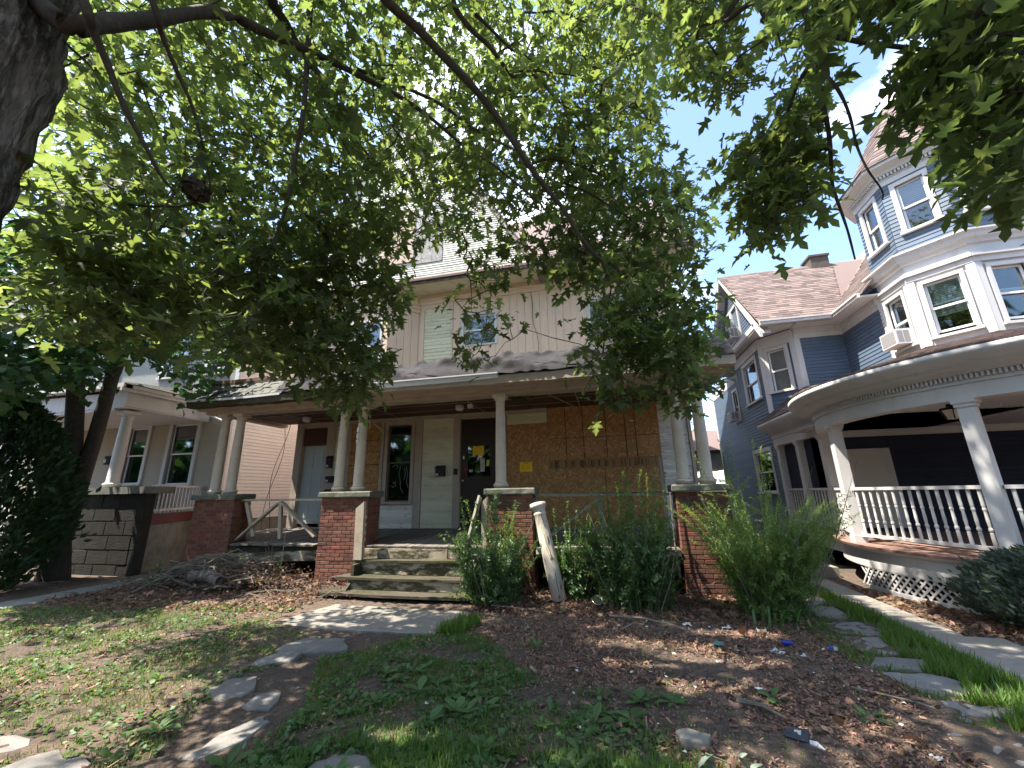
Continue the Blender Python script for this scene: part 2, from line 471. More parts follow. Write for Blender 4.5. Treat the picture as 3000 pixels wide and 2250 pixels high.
def osb_mat(name, c0, c1, c2, rot=0.0):
    m = mat(name, c0, 0.8, [(2.0, c1, 0.45, 0.75)], bump=(60, 0.25, 0.003))
    t = m.node_tree
    p = t.nodes['Principled BSDF']
    src = t.nodes.new('ShaderNodeNewGeometry').outputs['Position']
    cur = p.inputs['Base Color'].links[0].from_socket
    for k, (ang, sc, col, lo, hi) in enumerate(((0.5, (6, 1, 21), c2, 0.52, 0.60), (-0.9, (6.5, 1, 20), c1, 0.52, 0.60), (1.6, (7, 1, 26), (c0[0] * 0.5, c0[1] * 0.46, c0[2] * 0.42), 0.62, 0.70))):
        mp = t.nodes.new('ShaderNodeMapping')
        mp.vector_type = 'TEXTURE'
        mp.inputs['Rotation'].default_value = (0, ang + rot, 0)
        mp.inputs['Location'].default_value = (k * 1.7, 0, k)
        mp.inputs['Scale'].default_value = tuple(1.0 / s for s in sc)
        t.links.new(src, mp.inputs['Vector'])
        n = t.nodes.new('ShaderNodeTexNoise')
        n.inputs['Scale'].default_value = 1.0
        n.inputs['Detail'].default_value = 2
        t.links.new(mp.outputs[0], n.inputs['Vector'])
        r = t.nodes.new('ShaderNodeMapRange')
        r.inputs['From Min'].default_value = lo
        r.inputs['From Max'].default_value = hi
        t.links.new(n.outputs['Fac'], r.inputs['Value'])
        x = t.nodes.new('ShaderNodeMixRGB')
        x.inputs['Color2'].default_value = (*col, 1)
        t.links.new(r.outputs['Result'], x.inputs['Fac'])
        t.links.new(cur, x.inputs['Color1'])
        cur = x.outputs[0]
    t.links.new(cur, p.inputs['Base Color'])
    return m


M_OSB = osb_mat('chipboard_sheet', (0.40, 0.210, 0.085), (0.31, 0.156, 0.060), (0.50, 0.29, 0.130))
M_OSBV = osb_mat('chipboard_sheet_upright', (0.40, 0.210, 0.085), (0.31, 0.156, 0.060), (0.50, 0.29, 0.130), 1.57)
M_OSBP = osb_mat('weathered_chipboard', (0.58, 0.42, 0.34), (0.52, 0.37, 0.30), (0.68, 0.53, 0.45))
M_PLY = osb_mat('weathered_grey_plywood', (0.36, 0.33, 0.31), (0.30, 0.28, 0.27), (0.47, 0.43, 0.40), 1.57)


class Wall:
    """A vertical plane: O is its left end seen from outside, U runs to the right, N points out of the house."""

    def __init__(self, o, u):
        self.o = Vector((o[0], o[1], 0))
        self.u = Vector((u[0], u[1], 0)).normalized()
        self.n = Vector((self.u.y, -self.u.x, 0))

    def pt(self, a, z, d=0.0):
        p = self.o + self.u * a + self.n * d
        return (p.x, p.y, z)

    def box(self, mb, a0, a1, z0, z1, d0, d1, mi=0):
        p = [self.pt(a, z, d) for z in (z0, z1) for a, d in ((a0, d1), (a1, d1), (a1, d0), (a0, d0))]
        return mb.hexa(p, mi)

    def rot(self):
        return (0, 0, math.atan2(self.u.y, self.u.x))


def free(a0, a1, holes):
    segs = [(a0, a1)]
    for h0, h1 in holes:
        nx = []
        for s0, s1 in segs:
            if h1 <= s0 or h0 >= s1:
                nx.append((s0, s1))
            else:
                if h0 > s0:
                    nx.append((s0, h0))
                if h1 < s1:
                    nx.append((h1, s1))
        segs = nx
    return [s for s in segs if s[1] - s[0] > 0.02]


def sheath(w, parent, a0, a1, z0, z1, holes, m, name='wall', d0=-0.14, d1=0.0):
    """Wall body with real openings."""
    za = sorted({z0, z1, *[min(max(h[i], z0), z1) for h in holes for i in (2, 3)]})
    mb = MB()
    for k in range(len(za) - 1):
        zm = (za[k] + za[k + 1]) / 2
        for s0, s1 in free(a0, a1, [(h[0], h[1]) for h in holes if h[2] < zm < h[3]]):
            w.box(mb, s0, s1, za[k], za[k + 1], d0, d1)
    return mb.obj(name, m, parent)


BOARDS = {}
_BM = {}


def board_mesh(e, m, t=0.02):
    k = (round(e, 4), m.name, t)
    if k not in _BM:
        mb = MB()
        pr = [(-0.001, -0.006), (-t, 0.0), (-t * 0.35, e * 1.04), (-0.001, e * 1.04)]
        vs = [(x, y, z) for x in (0, 1) for y, z in pr]
        mb.add(vs, [(0, 1, 2, 3), (7, 6, 5, 4), (0, 4, 5, 1), (1, 5, 6, 2), (2, 6, 7, 3), (3, 7, 4, 0)])
        _BM[k] = mb.mesh('clapboard', m)
    return _BM[k]


def clap(house, w, a0, a1, z0, z1, e, m, holes=(), clip=None, t=0.02, wavy=0.0):
    n = max(1, int(round((z1 - z0) / e)))
    e = (z1 - z0) / n
    for i in range(n):
        z = z0 + i * e
        lo, hi = a0, a1
        if clip:
            lo, hi = clip(z + e)
            lo, hi = max(lo, a0), min(hi, a1)
        if hi - lo < 0.03:
            continue
        for s0, s1 in free(lo, hi, [(h[0], h[1]) for h in holes if h[2] < z + e - 0.004 and h[3] > z + 0.004]):
            BOARDS.setdefault(house, []).append((w, s0, s1, z, e, m, t, wavy))


def flush_boards(house, name='clapboard', limit=300):
    bs = BOARDS.pop(house, [])

    def px(b):
        c = Vector(b[0].pt((b[1] + b[2]) / 2, b[3]))
        return (b[2] - b[1]) * b[4] / ((c - Vector((0, 0, EYE))).length ** 2)
    bs.sort(key=px, reverse=True)
    rest = {}
    for i, (w, s0, s1, z, e, m, t, wavy) in enumerate(bs):
        if i < limit:
            tilt = rnd.uniform(-wavy, wavy)
            r = w.rot()
            o = place(board_mesh(e, m, t), name, house, w.pt(s0, z, 0.002), Euler((0, -tilt, r[2]), 'XYZ'), (s1 - s0, 1, 1))
        else:
            mb = rest.setdefault(m, MB())
            pr = [(0.001, -0.006), (t, 0.0), (t * 0.35, e * 1.04), (0.001, e * 1.04)]
            vs = [w.pt(a, z + dz, dd + 0.002) for a in (s0, s1) for dd, dz in pr]
            mb.add(vs, [(0, 1, 2, 3), (7, 6, 5, 4), (0, 4, 5, 1), (1, 5, 6, 2), (2, 6, 7, 3), (3, 7, 4, 0)])
    for m, mb in rest.items():
        tag(mb.obj('siding', m, house), kind='stuff')


def window(w, house, a0, a1, z0, z1, trim=M_WHITE, tw=0.1, proud=0.035, sashm=M_SASH, glass=M_GLASS, blind=None, blind_frac=0.55, mid=True, sill=True, label=None, split=0.5, lift=0.0, room=True, head=0.0):
    """Casing (part) > sashes, panes, blind, room behind (sub-parts). A0..Z1 are the outer edges of the casing."""
    mb = MB()
    w.box(mb, a0, a0 + tw, z0 + 0.003, z1 - tw - head, -0.02, proud)
    w.box(mb, a1 - tw, a1, z0 + 0.003, z1 - tw - head, -0.02, proud)
    w.box(mb, a0, a1, z1 - tw - head, z1, -0.02, proud + 0.002)
    if head:
        w.box(mb, a0 - 0.03, a1 + 0.03, z1 + 0.001, z1 + 0.04, -0.02, proud + 0.04)
    if sill:
        w.box(mb, a0 - 0.03, a1 + 0.03, z0 - 0.05, z0 + 0.002, -0.02, proud + 0.045)
    else:
        w.box(mb, a0, a1, z0 - tw * 0.6, z0 + 0.002, -0.02, proud)
    win = mb.obj('window', trim, house)
    if label:
        win['label'] = label
    b0, b1, c0, c1 = a0 + tw, a1 - tw, z0, z1 - tw - head
    zm = c0 + (c1 - c0) * split
    st = 0.04
    for k, (q0, q1, dd) in enumerate(((zm - 0.02, c1, -0.03), (c0 + lift, zm + 0.02 + lift, -0.065))):
        s = MB()
        w.box(s, b0, b0 + st, q0, q1, dd - 0.03, dd)
        w.box(s, b1 - st, b1, q0, q1, dd - 0.03, dd)
        w.box(s, b0 + st, b1 - st, q0, q0 + st, dd - 0.03, dd - 0.001)
        w.box(s, b0 + st, b1 - st, q1 - st, q1, dd - 0.03, dd - 0.001)
        s.obj('sash', sashm, win)
        g = MB()
        w.box(g, b0 + st, b1 - st, q0 + st, q1 - st, dd - 0.018, dd - 0.014)
        g.obj('pane', glass, win)
    if blind is not None:
        bl = MB()
        zb = c1 - (c1 - c0) * blind_frac
        n = max(4, int((c1 - zb) / 0.045))
        for i in range(n):
            q0 = zb + (c1 - zb) * i / n
            q1 = zb + (c1 - zb) * (i + 1) / n
            p = [w.pt(a, z, d) for a, z, d in ((b0, q0, -0.135), (b1, q0, -0.135), (b1, q1, -0.15), (b0, q1, -0.15))]
            bl.add(p, [(0, 1, 2, 3)])
        bl.obj('blind', blind, win)
    if room:
        r = MB()
        dz = -0.55
        p = lambda a, z, d: w.pt(a, z, d)
        A, B, Cc, Dd = (b0, c0), (b1, c0), (b1, c1), (b0, c1)
        q = [p(*A, dz), p(*B, dz), p(*Cc, dz), p(*Dd, dz), p(*A, -0.141), p(*B, -0.141), p(*Cc, -0.141), p(*Dd, -0.141)]
        r.add(q, [(0, 1, 2, 3), (0, 4, 5, 1), (1, 5, 6, 2), (2, 6, 7, 3), (3, 7, 4, 0)])
        r.obj('room', M_ROOM, win)
    return win


def hole(a0, a1, z0, z1, tw=0.1, head=0.0):
    return (a0 + tw, a1 - tw, z0, z1 - tw - head)


def text_mesh(body, size, m, extrude=0.003):
    cu = bpy.data.curves.new('lettering', 'FONT')
    cu.body = body
    cu.size = size
    cu.extrude = extrude
    cu.align_x = 'CENTER'
    cu.align_y = 'CENTER'
    cu.resolution_u = 3
    o = bpy.data.objects.new('lettering', cu)
    COL.objects.link(o)
    dg = bpy.context.evaluated_depsgraph_get()
    me = bpy.data.meshes.new_from_object(o.evaluated_get(dg))
    bpy.data.objects.remove(o, do_unlink=True)
    me.materials.clear()
    me.materials.append(m)
    return me


def px(u, v, hd):
    """World point on the photograph's ray (u, v), HD metres away measured on the ground plan."""
    c = Vector(((u - 1500.0) / 1178.0, -(v - 1125.0) / 1178.0, -1.0))
    d = RM @ c
    h = math.hypot(d.x, d.y)
    return Vector((d.x * hd / h, d.y * hd / h, EYE + d.z * hd / h))


def gz(x, y):
    """Height of the yard."""
    return -0.10 * math.exp(-((x + 3.4) / 2.2) ** 2 - ((y - 5.7) / 1.6) ** 2)

# ------------------------------------------------------------------ ground and paths
def build_ground():
    def axis(lo, hi, st, far):
        a = list(np.arange(lo, hi + 1e-6, st))
        g, s = hi, st
        out = []
        while g < far:
            s *= 1.6
            g += s
            out.append(g)
        b, s = lo, st
        pre = []
        while b > -far:
            s *= 1.6
            b -= s
            pre.append(b)
        return np.array(pre[::-1] + a + out)
    xs, ys = axis(-10, 6, 0.07, 260), axis(1.8, 9, 0.07, 260)
    X, Y = np.meshgrid(xs, ys)
    Z = -0.10 * np.exp(-((X + 3.4) / 2.2) ** 2 - ((Y - 5.7) / 1.6) ** 2)
    near = ((X > -10.2) & (X < 6.2) & (Y > 1.6) & (Y < 9.2)).astype(float)
    bump = rng.normal(0, 0.007, X.shape) + 0.012 * np.sin(X * 3.1 + np.sin(Y * 2.3)) * np.cos(Y * 2.7 + X)
    Z = Z + bump * near
    V = np.stack([X, Y, Z], -1).reshape(-1, 3)
    nx, ny = len(xs), len(ys)
    i = np.arange(nx * ny).reshape(ny, nx)
    a, b, c, d = i[:-1, :-1].ravel(), i[:-1, 1:].ravel(), i[1:, 1:].ravel(), i[1:, :-1].ravel()
    F = np.concatenate([np.stack([a, b, c], 1), np.stack([a, c, d], 1)])
    o = place(mesh_np('ground', V, F, M_SOIL, True), 'ground')
    tag(o, 'bare brown yard soil between the houses', None, None, 'structure')


build_ground()


def stone(poly, z0, z1, parent, name='flagstone', jit=0.042, m=None, tilt=0.0):
    """A slab with a ragged outline and a slightly crowned top."""
    pts = []
    n = len(poly)
    for i in range(n):
        a, b = Vector((*poly[i], 0)), Vector((*poly[(i + 1) % n], 0))
        k = max(2, int((b - a).length / 0.12))
        for j in range(k):
            p = a.lerp(b, j / k)
            q = jit * (0.35 if j == 0 else 1.0)
            pts.append((p.x + rnd.uniform(-q, q), p.y + rnd.uniform(-q, q)))
    cx, cy = sum(p[0] for p in pts) / len(pts), sum(p[1] for p in pts) / len(pts)
    n = len(pts)
    zt = lambda x, y: z1 + tilt * (x - cx) + rnd.uniform(-0.003, 0.003)
    mb = MB()
    vs = [(x, y, z0) for x, y in pts] + [(x, y, zt(x, y) - 0.012) for x, y in pts]
    vs += [(cx + (x - cx) * 0.955, cy + (y - cy) * 0.955, zt(x, y)) for x, y in pts] + [(cx, cy, z1 + 0.003)]
    fs = []
    for i in range(n):
        j = (i + 1) % n
        fs += [(i, j, n + j, n + i), (n + i, n + j, 2 * n + j, 2 * n + i), (2 * n + i, 2 * n + j, 3 * n)]
    mb.add(vs, fs)
    return mb.obj(name, m or M_FLAG, parent)


FLAGS = [
    [(-4.86, 5.42), (-4.60, 6.50), (-2.20, 6.42), (-2.14, 5.98), (-2.33, 5.42), (-3.6, 5.36)],
]
front_path = thing('path', 'broken flagstone path leading to the rotten front steps', None, (-3.5, 4, 0), None, 'structure')
stone(FLAGS[0], -0.2, -0.062, front_path, 'concrete_slab', 0.012, M_CONC)
for poly, z in (
        ([(-3.86, 4.44), (-3.83, 4.80), (-3.30, 4.95), (-3.05, 4.62), (-3.47, 4.42)], -0.02),
        ([(-3.80, 4.00), (-3.76, 4.38), (-3.46, 4.40), (-3.42, 4.15), (-3.65, 3.98)], -0.015),
        ([(-3.66, 3.40), (-3.68, 3.66), (-3.45, 3.80), (-3.34, 3.68), (-3.24, 3.41), (-3.41, 3.31)], 0.0),
        ([(-3.10, 3.26), (-3.13, 3.45), (-2.96, 3.54), (-2.83, 3.28)], 0.0),
        ([(-2.92, 2.60), (-2.90, 2.88), (-2.78, 3.18), (-2.66, 3.12), (-2.62, 2.83), (-2.76, 2.60)], 0.005),
        ([(-4.46, 2.52), (-4.20, 2.56), (-4.02, 2.42), (-4.08, 2.28), (-4.5, 2.2)], 0.01),
        ([(-3.96, 2.24), (-3.83, 2.50), (-3.42, 2.44), (-3.26, 2.34), (-3.3, 2.0)], 0.01),
        ([(-1.96, 2.76), (-1.90, 2.83), (-1.66, 2.83), (-1.50, 2.62), (-1.8, 2.4), (-2.0, 2.5)], 0.02)):
    stone(poly, -0.15, z + 0.001, front_path, tilt=rnd.uniform(-0.03, 0.03))

side_path = thing('path', 'sunken grey flagstones running along the alley beside the mulch', None, (2.6, 5, 0), None, 'structure')
for poly in (
        [(2.44, 6.45), (2.92, 6.55), (3.06, 6.25), (2.9, 5.98), (2.42, 6.06)], [(2.40, 5.92), (2.84, 5.98), (2.72, 5.42), (2.38, 5.46)],
        [(2.26, 5.08), (2.45, 5.34), (2.88, 5.32), (2.74, 5.02), (2.40, 4.98)], [(2.26, 4.92), (2.66, 4.98), (2.84, 4.85), (2.69, 4.52), (2.33, 4.54)],
        [(2.20, 4.34), (2.5, 4.44), (2.82, 4.36), (2.80, 4.18), (2.39, 4.06)], [(2.10, 3.92), (2.42, 4.01), (2.66, 3.96), (2.62, 3.5), (2.1, 3.64)],
        [(2.5, 7.3), (3.0, 7.3), (3.0, 6.7), (2.5, 6.68)], [(2.5, 8.1), (3.0, 8.1), (3.0, 7.4), (2.5, 7.42)]):
    stone(poly, -0.15, 0.004, side_path, tilt=rnd.uniform(-0.03, 0.03))

walk = thing('pavement', 'concrete walkway beside the curved blue porch', None, (3.6, 8, 0), None, 'structure')
ye = [2.0, 3.4, 4.7, 6.1, 7.6, 9.3, 11.2, 13.5, 17.0]
for i in range(len(ye) - 1):
    x0, x1 = 3.27, 4.05 if ye[i] < 6 else 3.72
    stone([(x0, ye[i] + 0.012), (x1, ye[i] + 0.012), (4.05 if ye[i + 1] < 6.2 else 3.72, ye[i + 1] - 0.012), (x0 - 0.02, ye[i + 1] - 0.012)], -0.12, 0.03, walk, 'walk_slab', 0.008, M_CONC)
left_walk = thing('pavement', 'narrow concrete walkway under the dark trees', None, (-10, 6, 0), None, 'structure')
for i in range(5):
    y0 = 4.2 + i * 0.95
    xo = -10.25 + 0.02 * i
    stone([(xo, y0), (xo + 0.62, y0), (xo + 0.66, y0 + 0.93), (xo + 0.04, y0 + 0.93)], -0.12, 0.02, left_walk, 'walk_slab', 0.01, M_CONCD)

# ------------------------------------------------------------------ the boarded-up brown house
H = thing('brown_house', 'boarded up two storey house with sagging porch, peach panels and chipboard windows', 'house', (-3.4, 9.9, 0))
WF = Wall((0, 9.9), (1, 0))                         # front wall; a = world x
WX0, WX1 = -8.7, 1.9
WALLZ = 0.70

# lower storey wall
holes = [(-5.78, -5.09, 1.49, 3.55), (-3.70, -2.73, 0.86, 3.55), (-8.47, -7.72, 0.86, 3.07)]
sheath(WF, H, WX0, WX1, 0.0, 4.3, holes, M_TAUPE)
# side and back walls, upper body
mb = MB()
mb.box(WX0 + 0.001, WX0 + 0.14, 10.04, 21.0, 0, 7.3).box(WX1 - 0.14, WX1 - 0.001, 10.04, 21.0, 0, 7.3).box(WX0, WX1, 21.0, 21.14, 0, 7.3)
mb.obj('side_wall', M_PEACH, H)

# cream clapboards under and beside the porch windows
clap(H, WF, -4.76, -3.90, 2.0, 3.60, 0.105, M_CREAM)
clap(H, WF, -4.76, -3.90, 0.85, 2.0, 0.060, M_CREAM)
clap(H, WF, -5.90, -4.97, 0.84, 1.40, 0.058, M_PEEL)
clap(H, WF, -7.42, -7.02, 0.84, 3.55, 0.085, M_CREAM)
clap(H, WF, -2.45, -1.42, 3.34, 3.62, 0.10, M_CREAM)
clap(H, WF, 1.20, 1.82, 0.84, 3.62, 0.075, M_PEEL)
mb = MB()
for a0, a1, z0, z1, dd in ((-4.97, -4.77, 0.84, 3.60, 0.045), (-3.89, -3.71, 0.84, 3.60, 0.05), (-2.72, -2.47, 0.84, 3.60, 0.045), (-6.0, -5.91, 0.84, 3.6, 0.03),
                           (-7.70, -7.43, 0.84, 3.6, 0.03), (-7.01, -6.93, 0.84, 3.6, 0.03), (1.83, 1.9, 0.84, 3.6, 0.05), (-8.70, -8.49, 0.84, 3.6, 0.05)):
    WF.box(mb, a0, a1, z0, z1, 0.0, dd)
for a0, a1, z0, z1, dd in ((-8.7, -1.42, 3.602, 3.75, 0.06), (-5.9, -4.975, 1.402, 1.44, 0.03), (-3.705, -2.725, 3.551, 3.6, 0.03)):
    WF.box(mb, a0, a1, z0, z1, 0.0, dd)
mb.obj('trim', M_TAUPE, H)
# porch window with dark sashes
window(WF, H, -5.88, -4.99, 1.49, 3.60, trim=M_TAUPE, tw=0.10, sashm=M_BRONZE, glass=M_GLASSD, label='narrow porch window with a scratched lower pane')
sw = MB()
for pts in ([(-5.66, 2.38), (-5.58, 2.44), (-5.50, 2.42), (-5.52, 2.34)], [(-5.42, 2.40), (-5.45, 2.2), (-5.40, 2.0), (-5.38, 1.82), (-5.30, 1.70)], [(-5.62, 1.95), (-5.55, 2.0), (-5.53, 1.9), (-5.6, 1.86), (-5.66, 1.9)], [(-5.25, 2.4), (-5.2, 2.2), (-5.22, 2.0), (-5.17, 1.85)], [(-5.3, 2.36), (-5.26, 2.2), (-5.3, 2.05)]):
    for i in range(len(pts) - 1):
        p, q = Vector((pts[i][0], 9.9 + 0.06, pts[i][1])), Vector((pts[i + 1][0], 9.9 + 0.06, pts[i + 1][1]))
        sw.beam(p, q, 0.02, 0.004, up=(0, 1, 0))
sw.obj('pane_smear', mat('soap_smear', (0.16, 0.165, 0.165), 0.9), H)

# front door with glazed upper half
d = MB()
WF.box(d, -3.69, -2.74, 0.87, 1.02, -0.06, -0.02)
WF.box(d, -3.69, -3.52, 1.02, 3.54, -0.06, -0.02)
WF.box(d, -2.91, -2.74, 1.02, 3.54, -0.06, -0.02)
WF.box(d, -3.52, -2.91, 1.02, 1.95, -0.055, -0.03)
WF.box(d, -3.52, -2.91, 1.95, 2.08, -0.06, -0.019)
WF.box(d, -3.52, -2.91, 2.86, 3.02, -0.06, -0.019)
WF.box(d, -3.52, -2.91, 3.02, 3.54, -0.055, -0.03)
door = d.obj('door', M_DARKWOOD, H)
g = MB()
WF.box(g, -3.52, -2.91, 2.08, 2.86, -0.046, -0.04)
g.obj('pane', M_GLASSD, door)
g = MB()
g.lathe((0, 0, 0), [(0.012, 0), (0.012, 0.03), (0.03, 0.045), (0.032, 0.06), (0.02, 0.075), (0.004, 0.078)], 12)
k = place(g.mesh('door_knob', M_METAL, True), 'door_knob', door, (-3.62, 9.92, 1.98), (math.pi / 2, 0, 0))
g = MB()
WF.box(g, -3.635, -3.60, 2.52, 2.60, -0.02, 0.0)
g.obj('lock_plate', M_METAL, door)
r = MB()
r.box(-3.7, -2.73, 10.05, 10.06, 0.86, 3.55)
r.obj('hall', M_ROOM, H)
th = MB()
WF.box(th, -3.75, -2.7, 0.80, 0.86, -0.14, 0.12)
th.obj('threshold', M_DECK, H)

# pale left door with a dark red panel above
d = MB()
WF.box(d, -8.46, -7.73, 0.95, 3.05, -0.09, -0.05)
for a0, a1 in ((-8.38, -8.13), (-8.06, -7.81)):
    for z0, z1 in ((1.1, 1.55), (1.68, 2.3), (2.43, 2.9)):
        WF.box(d, a0, a1, z0, z1, -0.05, -0.04)
door2 = d.obj('door', M_DOORW, H)
door2['label'] = 'pale grey panelled side door at the left end of the porch'
d = MB()
WF.box(d, -8.47, -7.72, 3.072, 3.55, -0.01, 0.02)
d.obj('transom_panel', mat('dull_red_panel', (0.085, 0.033, 0.028), 0.7), H)

# chipboard sheets over the openings
def sheet(a0, a1, z0, z1, m, dd=0.03, name='chipboard_sheet', w=WF, parent=H, d0=0.003):
    mb = MB()
    w.box(mb, a0, a1, z0, z1, d0, dd)
    return mb.obj(name, m, parent)


sheet(-6.92, -6.01, 1.0, 3.59, M_OSB, 0.03)
for z in (3.12, 2.80, 2.46, 1.98, 1.5):
    mb = MB()
    WF.box(mb, -6.915, -6.015, z - 0.008, z + 0.008, 0.0305, 0.034)
    mb.obj('sheet_seam', M_BLACK, H)
sheet(-2.46, -1.405, 0.78, 3.335, M_OSBV, 0.022)
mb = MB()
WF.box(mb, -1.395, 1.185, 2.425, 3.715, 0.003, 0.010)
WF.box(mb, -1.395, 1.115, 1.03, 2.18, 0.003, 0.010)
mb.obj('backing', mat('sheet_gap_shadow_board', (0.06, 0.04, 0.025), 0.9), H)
for a0, a1 in ((-1.40, -0.98), (-0.962, -0.56), (-0.542, -0.02), (-0.002, 0.43), (0.448, 0.66), (0.678, 1.19)):
    sheet(a0, a1, 2.936, 3.72, M_OSB, 0.035 + rnd.uniform(-0.004, 0.004), d0=0.011)
    sheet(a0, a1, 2.42, 2.922, M_OSB, 0.034 + rnd.uniform(-0.004, 0.004), d0=0.011)
for a0, a1 in ((-1.40, -0.1), (-0.086, 1.12)):
    sheet(a0, a1, 1.626, 2.19, M_OSB, 0.026, d0=0.011)
    sheet(a0, a1, 1.02, 1.612, M_OSB, 0.027, d0=0.011)
mb = MB()
WF.box(mb, -1.40, 1.12, 2.19, 2.42, 0.003, 0.012)
WF.box(mb, -1.40, 1.12, 0.86, 1.02, 0.003, 0.012)
for i in range(110):
    a = -1.38 + 2.46 * rnd.random()
    z0, z1 = (2.20, 2.41) if i % 2 else (0.9, 1.0)
    WF.box(mb, a, a + rnd.uniform(0.006, 0.02), z0 + rnd.uniform(0, 0.05), z1 - rnd.uniform(0, 0.05), 0.012, 0.016, 1)
mb.obj('edge_band', [mat('chipboard_edge', (0.30, 0.18, 0.08), 0.9), mat('chipboard_edge_print', (0.12, 0.07, 0.04), 0.9)], H)
mb = MB()
WF.box(mb, -2.45, 1.9, 0.70, 0.85, 0.003, 0.03)
mb.obj('base_board', M_GREYRAIL, H)

# porch floor of narrow boards that falls towards the steps
fm = MB()
fm.box(-0.058, 0.058, 0, 2.44, -0.03, 0)
fme = fm.mesh('deck_board', M_DECK)
for i in range(92):
    x = -9.2 + 0.1205 * i
    y0 = 7.53 + rnd.uniform(-0.015, 0.015) + (0.04 if rnd.random() < 0.15 else 0)
    if any(a - 0.03 < x + 0.06 < b + 0.03 for a, b in ((-9.17, -8.08), (-5.86, -4.78), (-2.27, -1.42), (1.07, 1.90))):
        y0 = 8.06
    place(fme, 'deck_board', H, (x + 0.06, y0, 0.71 + 0.052 * (y0 - 7.5) + rnd.uniform(-0.004, 0.004)), (math.atan(0.052), 0, 0), (1, (9.9 - y0) / 2.44, 1))
mb = MB()
mb.box(-9.0, -8.0, 7.62, 7.70, 0.40, 0.58).box(-5.86, -5.8, 7.6, 7.68, 0.2, 0.66)
mb.hexa([(-8.13, 7.58, 0.33), (-5.86, 7.58, 0.42), (-5.86, 7.62, 0.42), (-8.13, 7.62, 0.33), (-8.13, 7.58, 0.50), (-5.86, 7.58, 0.61), (-5.86, 7.62, 0.61), (-8.13, 7.62, 0.50)])
mb.obj('skirt_board', M_RISER, H)
mb = MB()
mb.hexa([(-1.38, 7.57, 0.60), (1.05, 7.57, 0.60), (1.05, 7.60, 0.60), (-1.38, 7.60, 0.60), (-1.38, 7.57, 0.675), (1.05, 7.57, 0.668), (1.05, 7.60, 0.668), (-1.38, 7.60, 0.675)])
mb.obj('skirt_board', M_PEEL, H)
mb = MB()
mb.box(-9.2, 1.85, 7.66, 7.74, 0.50, 0.675).box(-9.2, 1.85, 8.9, 9.0, 0.5, 0.7)
mb.obj('floor_beam', M_MOSSY, H)
mb = MB()
for x in np.arange(-9.0, 1.9, 0.6):
    mb.box(x, x + 0.05, 7.75, 8.89, 0.55, 0.68)
mb.obj('joist', M_MOSSY, H)

# brick piers
BF = {}
for nm, ln in (('full', 0.203), ('half', 0.0975)):
    mb = MB()
    c = 0.004
    vs = [(0, 0.03, 0), (ln, 0.03, 0), (ln, 0.03, 0.0585), (0, 0.03, 0.0585), (0, c, 0), (ln, c, 0), (ln, c, 0.0585), (0, c, 0.0585), (c, 0, c), (ln - c, 0, c), (ln - c, 0, 0.0585 - c), (c, 0, 0.0585 - c)]
    fs = [(8, 9, 10, 11)]
    for i in range(4):
        j = (i + 1) % 4
        fs += [(4 + i, 4 + j, 8 + j, 8 + i), (i, j, 4 + j, 4 + i)]
    mb.add(vs, fs)
    BF[nm] = (mb.mesh('brick', M_BRICK), ln)


def brick_rows(x0, x1, z0, z1):
    out = []
    n = int((z1 - z0) / 0.0685)
    e = (z1 - z0) / n
    for i in range(n):
        x = x0
        off = i % 2
        first = True
        while x < x1 - 0.03:
            ln = 0.0975 if (first and off) else 0.203
            ln = min(ln, x1 - x)
            out.append((x, z0 + i * e + 0.005, ln))
            x += ln + 0.010
            first = False
    return out


def pier(x0, x1, y0, y1, z0, z1, single=True, label=None):
    core = MB().box(x0 + 0.012, x1 - 0.012, y0 + 0.012, y1 - 0.012, z0, z1 - 0.002).obj('brick_pier', M_MORTAR, H)
    if label:
        core['label'] = label
    j = MB()
    for x, z, ln in brick_rows(x0, x1, z0, z1):
        if single:
            me, l0 = BF['half'] if ln < 0.15 else BF['full']
            place(me, 'brick', core, (x, y0 + rnd.uniform(-0.003, 0.003), z), (0, 0, 0), (ln / l0, 1, 1))
        else:
            j.box(x, x + ln, y0 + rnd.uniform(-0.003, 0.003), y0 + 0.03, z, z + 0.0585)
    for x, z, ln in brick_rows(y0 + 0.035, y1, z0, z1):
        d = rnd.uniform(-0.003, 0.003)
        j.box(x1 - 0.03, x1 + d, x, x + ln, z, z + 0.0585)
        j.box(x0 + d, x0 + 0.03, x, x + ln, z, z + 0.0585)
    tag(j.obj('brickwork', M_BRICKW, core), kind='stuff')


def cap(x0, x1, y0, y1, z0, z1, name='cap_stone'):
    mb = MB()
    n = 9
    rows = []
    for zz, ins in ((z0, 0.012), (z0 + 0.02, 0.0), (z1 - 0.02, 0.002), (z1, 0.018)):
        ring = []
        for k in range(n):
            ring.append((x0 + ins + (x1 - x0 - 2 * ins) * k / (n - 1), y0 + ins + rnd.uniform(-0.006, 0.006), zz))
        for k in range(1, 5):
            ring.append((x1 - ins + rnd.uniform(-0.004, 0.004), y0 + ins + (y1 - y0 - 2 * ins) * k / 4, zz))
        for k in range(1, n):
            ring.append((x1 - ins - (x1 - x0 - 2 * ins) * k / (n - 1), y1 - ins, zz))
        for k in range(1, 4):
            ring.append((x0 + ins, y1 - ins - (y1 - y0 - 2 * ins) * k / 4, zz))
        rows.append(ring + [ring[0]])
    mb.strip(rows)
    mb.add(rows[-1][:-1], [tuple(range(len(rows[-1]) - 1))])
    mb.add(rows[0][:-1], [tuple(reversed(range(len(rows[0]) - 1)))])
    return mb.obj(name, M_CAPSTONE, H)


